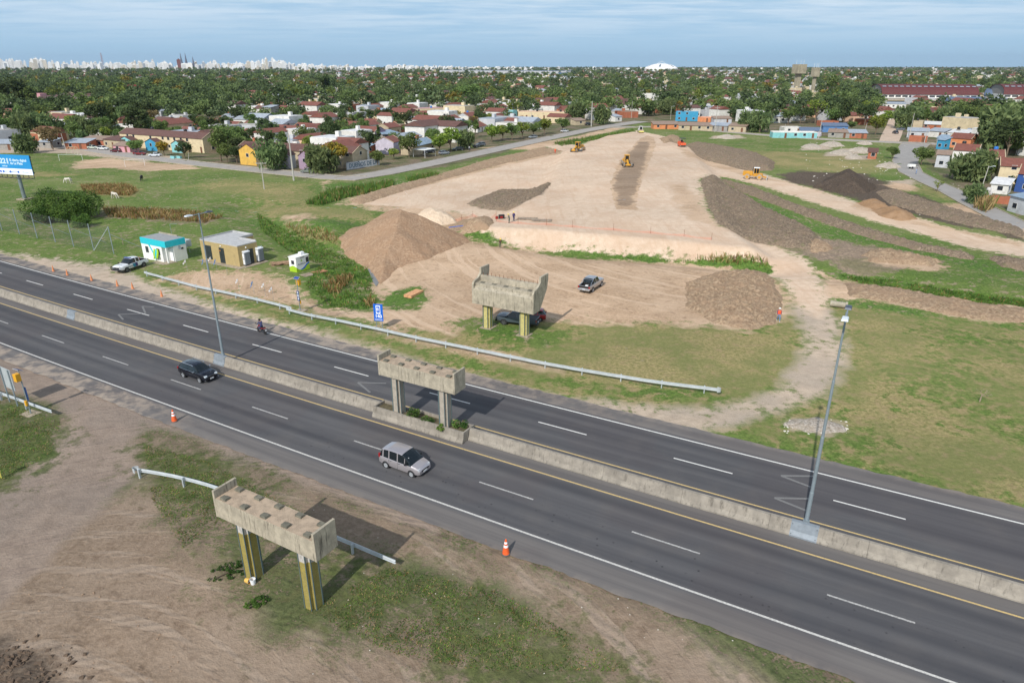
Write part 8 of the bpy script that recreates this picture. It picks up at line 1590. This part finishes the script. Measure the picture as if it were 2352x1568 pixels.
for _ in range(17000):
 u=rq.uniform(-80,2440);v=152.6+(vlim(u)-152.6)*rq.random()**2.1;x,y=G(u,v)
 if y>9000 or any(a<u<c and b_<v<d for a,b_,c,d in CLEAR[7:])or(any(a<u<c and b_<v<d for a,b_,c,d in CLEAR[:7])and rq.random()<.2)or inroad(x,y)or not free(x,y,1.5):continue
 if y<2500 and np.min((HP[:,0]-x)**2+(HP[:,1]-y-2)**2)<62:continue
 if y<1200 and np.min(np.abs(HP[:,0]-x)*1.4+np.abs(HP[:,1]-y-9))<9 and rq.random()<.7:continue
 cand.append((x,y,u,v))
cand.sort(key=lambda q:q[1]);pl=[]
for x,y,u,v in cand:
 if y<700 and pl:
  a=np.array(pl[-260:]);
  if np.min((a[:,0]-x)**2+(a[:,1]-y)**2)<26:continue
 if y<700:pl.append((x,y))
 k=rq.choices(KN,KW)[0];h=(rq.uniform(7,12)if not any(a<u<c and b_<v<d for a,b_,c,d in CLEAR[:7])else rq.uniform(5,8))*(1.25 if k[:4]in('tall','dark')else 1)
 if u<700 and v<260:k=rq.choice(('dark0','dark1','green0',k));h*=1.15
 if NTREE<298:tree(k,x,y,h,None,'%s filling the town gardens, %s of view'%(WORD[k.rstrip('0123456789')],zone_word(u,v)),'garden trees of the town',0)
 else:far_t.append((x,y,h,k))
LC=[]
for i,(mk,hh_)in enumerate((('green',1),('dark',1),('willow',1),('yellow',1),('lime',1),('dark',1.25),('green',.9))):
 for dens,sz in((260,.065),(120,.10)):
  rs=np.random.RandomState(90+i);p,C=crown_pts('round' if i<5 else 'tall',1.0,.46,dens,rs);LC.append(mesh_np('farcrown',cards(p,sz,rs),quadfaces(len(p)),leafmat('far_leaf_'+mk,*{'green':(srgb(84,104,58),srgb(126,142,86)),'dark':(srgb(62,78,50),srgb(98,114,72)),'willow':(srgb(82,100,68),srgb(124,138,92)),'yellow':(srgb(110,104,48),srgb(150,132,60)),'lime':(srgb(86,104,46),srgb(132,140,66))}[mk],rv=0,trans=.2)if 'far_leaf_'+mk not in M else M['far_leaf_'+mk]))
wts=[5,7,3,.7,1.5,4,4];it=[]
for x,y,h,k in far_t:
 q=rq.choices(range(7),wts)[0];s=1+.35*min(1,max(0,(y-1500)/2500));it.append((x,y,h*s*rq.uniform(.9,1.3),h*s*(1 if y<2500 else .95),rq.uniform(0,6),2*q+(0 if y<1100 else 1)))
merge('far_woodland',it,LC,'mass of far garden trees reaching to the horizon','trees')
print('houses',len(allh),'trees',NTREE,'far',len(far_t))
# -- the city on the skyline
def tower_mat(name,col,win_):
 m,t,p=newmat(name);g=NT(t);co=g.n('ShaderNodeTexCoord').outputs['Object'];br=g.n('ShaderNodeTexBrick',{'Vector':g.n('ShaderNodeMapping',{'Vector':co,'Rotation':(PI/2,0,0)}).outputs[0],'Scale':1.0,'Brick Width':5.0,'Row Height':3.4,'Mortar Size':.9,'Color1':c4(win_),'Color2':c4([x*1.2 for x in win_]),'Mortar':c4(col)},offset=0.0).outputs[0]
 t.links.new(br,p.inputs['Base Color']);p.inputs['Roughness'].default_value=.7;return m
TM=[tower_mat('tower_white',srgb(236,234,230),srgb(176,180,186)),tower_mat('tower_cream',srgb(222,212,194),srgb(150,150,148)),tower_mat('tower_grey',srgb(176,182,190),srgb(110,122,136)),tower_mat('tower_bright',srgb(242,242,240),srgb(214,216,220))]
m_plainw=simple('party_wall_white',srgb(238,236,232),.8)
TMe=[]
for i in range(8):
 b=MB();w_=(16,22,14,28,18,12,24,20)[i];d_=18;b.box(-w_/2,w_/2,-d_/2,d_/2,0,40,0);b.m[-3]=1;b.m[-1]=1;b.box(-w_/5,w_/4,-d_/4,d_/4,40,44,1)
 if i%2:b.box(-w_/2-6,-w_/2-.1,-d_/2+1,d_/2,0,27,0)
 if i%3==0:b.tube((0,0,44),(0,0,52),.5,.2,4,m=1)
 me=bpy.data.meshes.new('tower_block');me.from_pydata(b.v,[],b.f);me.materials.append(TM[(0,3,1,0,2,3,0,1)[i]]);me.materials.append(m_plainw);me.polygons.foreach_set('material_index',b.m);TMe.append(me)
TW={0:'white',1:'bright white',2:'cream',3:'wide white',4:'grey',5:'slim bright white',6:'broad white',7:'cream-coloured'}
prof=[(-40,138),(0,134),(60,131),(95,131),(130,138),(190,140),(230,139),(260,142),(320,139),(350,136),(400,143),(430,140),(480,138),(520,142),(575,140),(600,138),(618,131),(640,136),(690,145),(760,147),(860,149),(940,147),(1000,148),(1080,150),(1200,151),(1350,153),(1500,155),(2352,158)]
nt2=0;stuff_t=[]
for i in range(680):
 q=rq.random();u=rq.uniform(-30,660)if q<.55 else rq.uniform(640,1180)if q<.9 else rq.uniform(1150,1560)if q<.965 else rq.uniform(1560,2400)
 d=rq.uniform(3600,5600);top=float(np.interp(u,[a for a,_ in prof],[b_ for _,b_ in prof]));tv=top+abs(rq.gauss(0,3.6))+(0 if rq.random()<.35 else 2.5);vb=150+29*1568/d;tv=min(tv,vb-3.5)
 x,y=G(u,vb);h=HGT((x,y),tv);k=rq.randrange(8)
 if nt2<250:
  o=bpy.data.objects.new('tower_block',TMe[k]);sc.collection.objects.link(o);o.location=(x,y,0);o.scale=(rq.uniform(.7,1.2),1,h/42);o.rotation_euler=(0,0,.5+rq.uniform(-.25,.25));nt2+=1
  tag(o,'%s apartment tower in the distant city skyline, %s of the view'%(TW[k],zone_word(u,0)),'tower block','towers of the distant city')
 else:stuff_t.append((x,y,rq.uniform(.6,1.0),h*.75/42,.5,k))
merge('far_city_blocks',stuff_t,TMe,'lower blocks of the distant city between the towers','city blocks')
m_spire=simple('spire_slate',srgb(98,104,120),.8);m_brown=simple('brown_tower',srgb(122,72,62),.8)
x,y=G(427,161);t=thing('cathedral','cathedral with two tall dark spires and a smaller one on the skyline','cathedral',(x,y,0),.3);k=y/1568
b=MB();b.box(-20,45,-14,14,0,40);b.build('nave',M['party_wall_white'],t)
for dx,tv in((-6,121.5),(3.2,121.5),(17,130)):
 h=HGT((x,y),tv);b=MB();b.tube((dx*k,0,0),(dx*k,0,h*.5),8,7,8);b.tube((dx*k,0,h*.5),(dx*k,0,h),6.5,.6,8);b.build('spire',m_spire,t)
x,y=G(414,160);t=thing('tower_block','brown brick tower left of the cathedral spires','tower block',(x,y,0),.4);h=HGT((x,y),137);b=MB();b.box(-14,14,-10,10,0,h);b.build('wall',m_brown,t);b=MB();b.box(-5,5,-4,4,h,h+5);b.build('lift_house',m_brown,t)
x,y=G(239,160);t=thing('lattice_mast','red and white lattice radio mast on the skyline','radio mast',(x,y,0));h=HGT((x,y),122)
b=MB();[b.tube((a*9,c*9,0),(a*1.5,c*1.5,h),.9,.5,4)for a in(-1,1)for c in(-1,1)]
for i in range(12):
 f=i/12;g_=1-f*.83;f2=(i+1)/12;g2=1-f2*.83;b.tube((-9*g_,-9*g_,h*f),(9*g2,-9*g2,h*f2),.5,n=4);b.tube((9*g_,-9*g_,h*f),(-9*g2,-9*g2,h*f2),.5,n=4)
b.build('lattice',simple('mast_red',srgb(150,110,110),.8),t)
x,y=G(1518,163.5);t=thing('stadium','white tent-roofed stadium on the horizon','stadium',(x,y,0));k=y/1568;W_=35*k;h=HGT((x,y),146.5)
b=MB();n=36
for ring_,(rr,z)in enumerate(((1,h*.35),(.92,h*.55),(.7,h*.78),(.45,h*.93),(.2,h),(.0,h*1.02))):
 b.v+=[(W_*rr*math.cos(2*PI*i/n),W_*.8*rr*math.sin(2*PI*i/n),z)for i in range(n)]
b.f=[(r_*n+i,r_*n+(i+1)%n,(r_+1)*n+(i+1)%n,(r_+1)*n+i)for r_ in range(5)for i in range(n)];b.m=[1 if(r_ in(1,2)and i%6==1)else 0 for r_ in range(5)for i in range(n)]
b.build('roof',[m_plainw,simple('stadium_panel_grey',srgb(120,130,140),.6)],t);b=MB();b.lathe([(W_*.98,0),(W_*1.0,h*.36)],n=36);b.build('stand',m_plainw,t)
b=MB();[b.tube((W_*.25*a,0,h),(0,0,h*1.35),1,.5,4)for a in(-1,1)];b.tube((0,W_*.25,h),(0,0,h*1.35),1,.5,4);b.build('ring_mast',m_plainw,t)
# -- haze
b=MB();b.box(-12600,12600,-2300,12600,-3,175);hz=b.build('haze',[],None);m=bpy.data.materials.new('haze');m.use_nodes=True;t=m.node_tree;t.nodes.remove(t.nodes['Principled BSDF']);v=t.nodes.new('ShaderNodeVolumePrincipled');v.inputs['Color'].default_value=(.62,.76,.95,1);v.inputs['Density'].default_value=HAZE;v.inputs['Anisotropy'].default_value=.3
t.links.new(v.outputs[0],t.nodes['Material Output'].inputs['Volume']);hz.data.materials.append(m);hz['kind']='stuff';hz['label']='thin blue haze over the far town';hz['category']='haze'
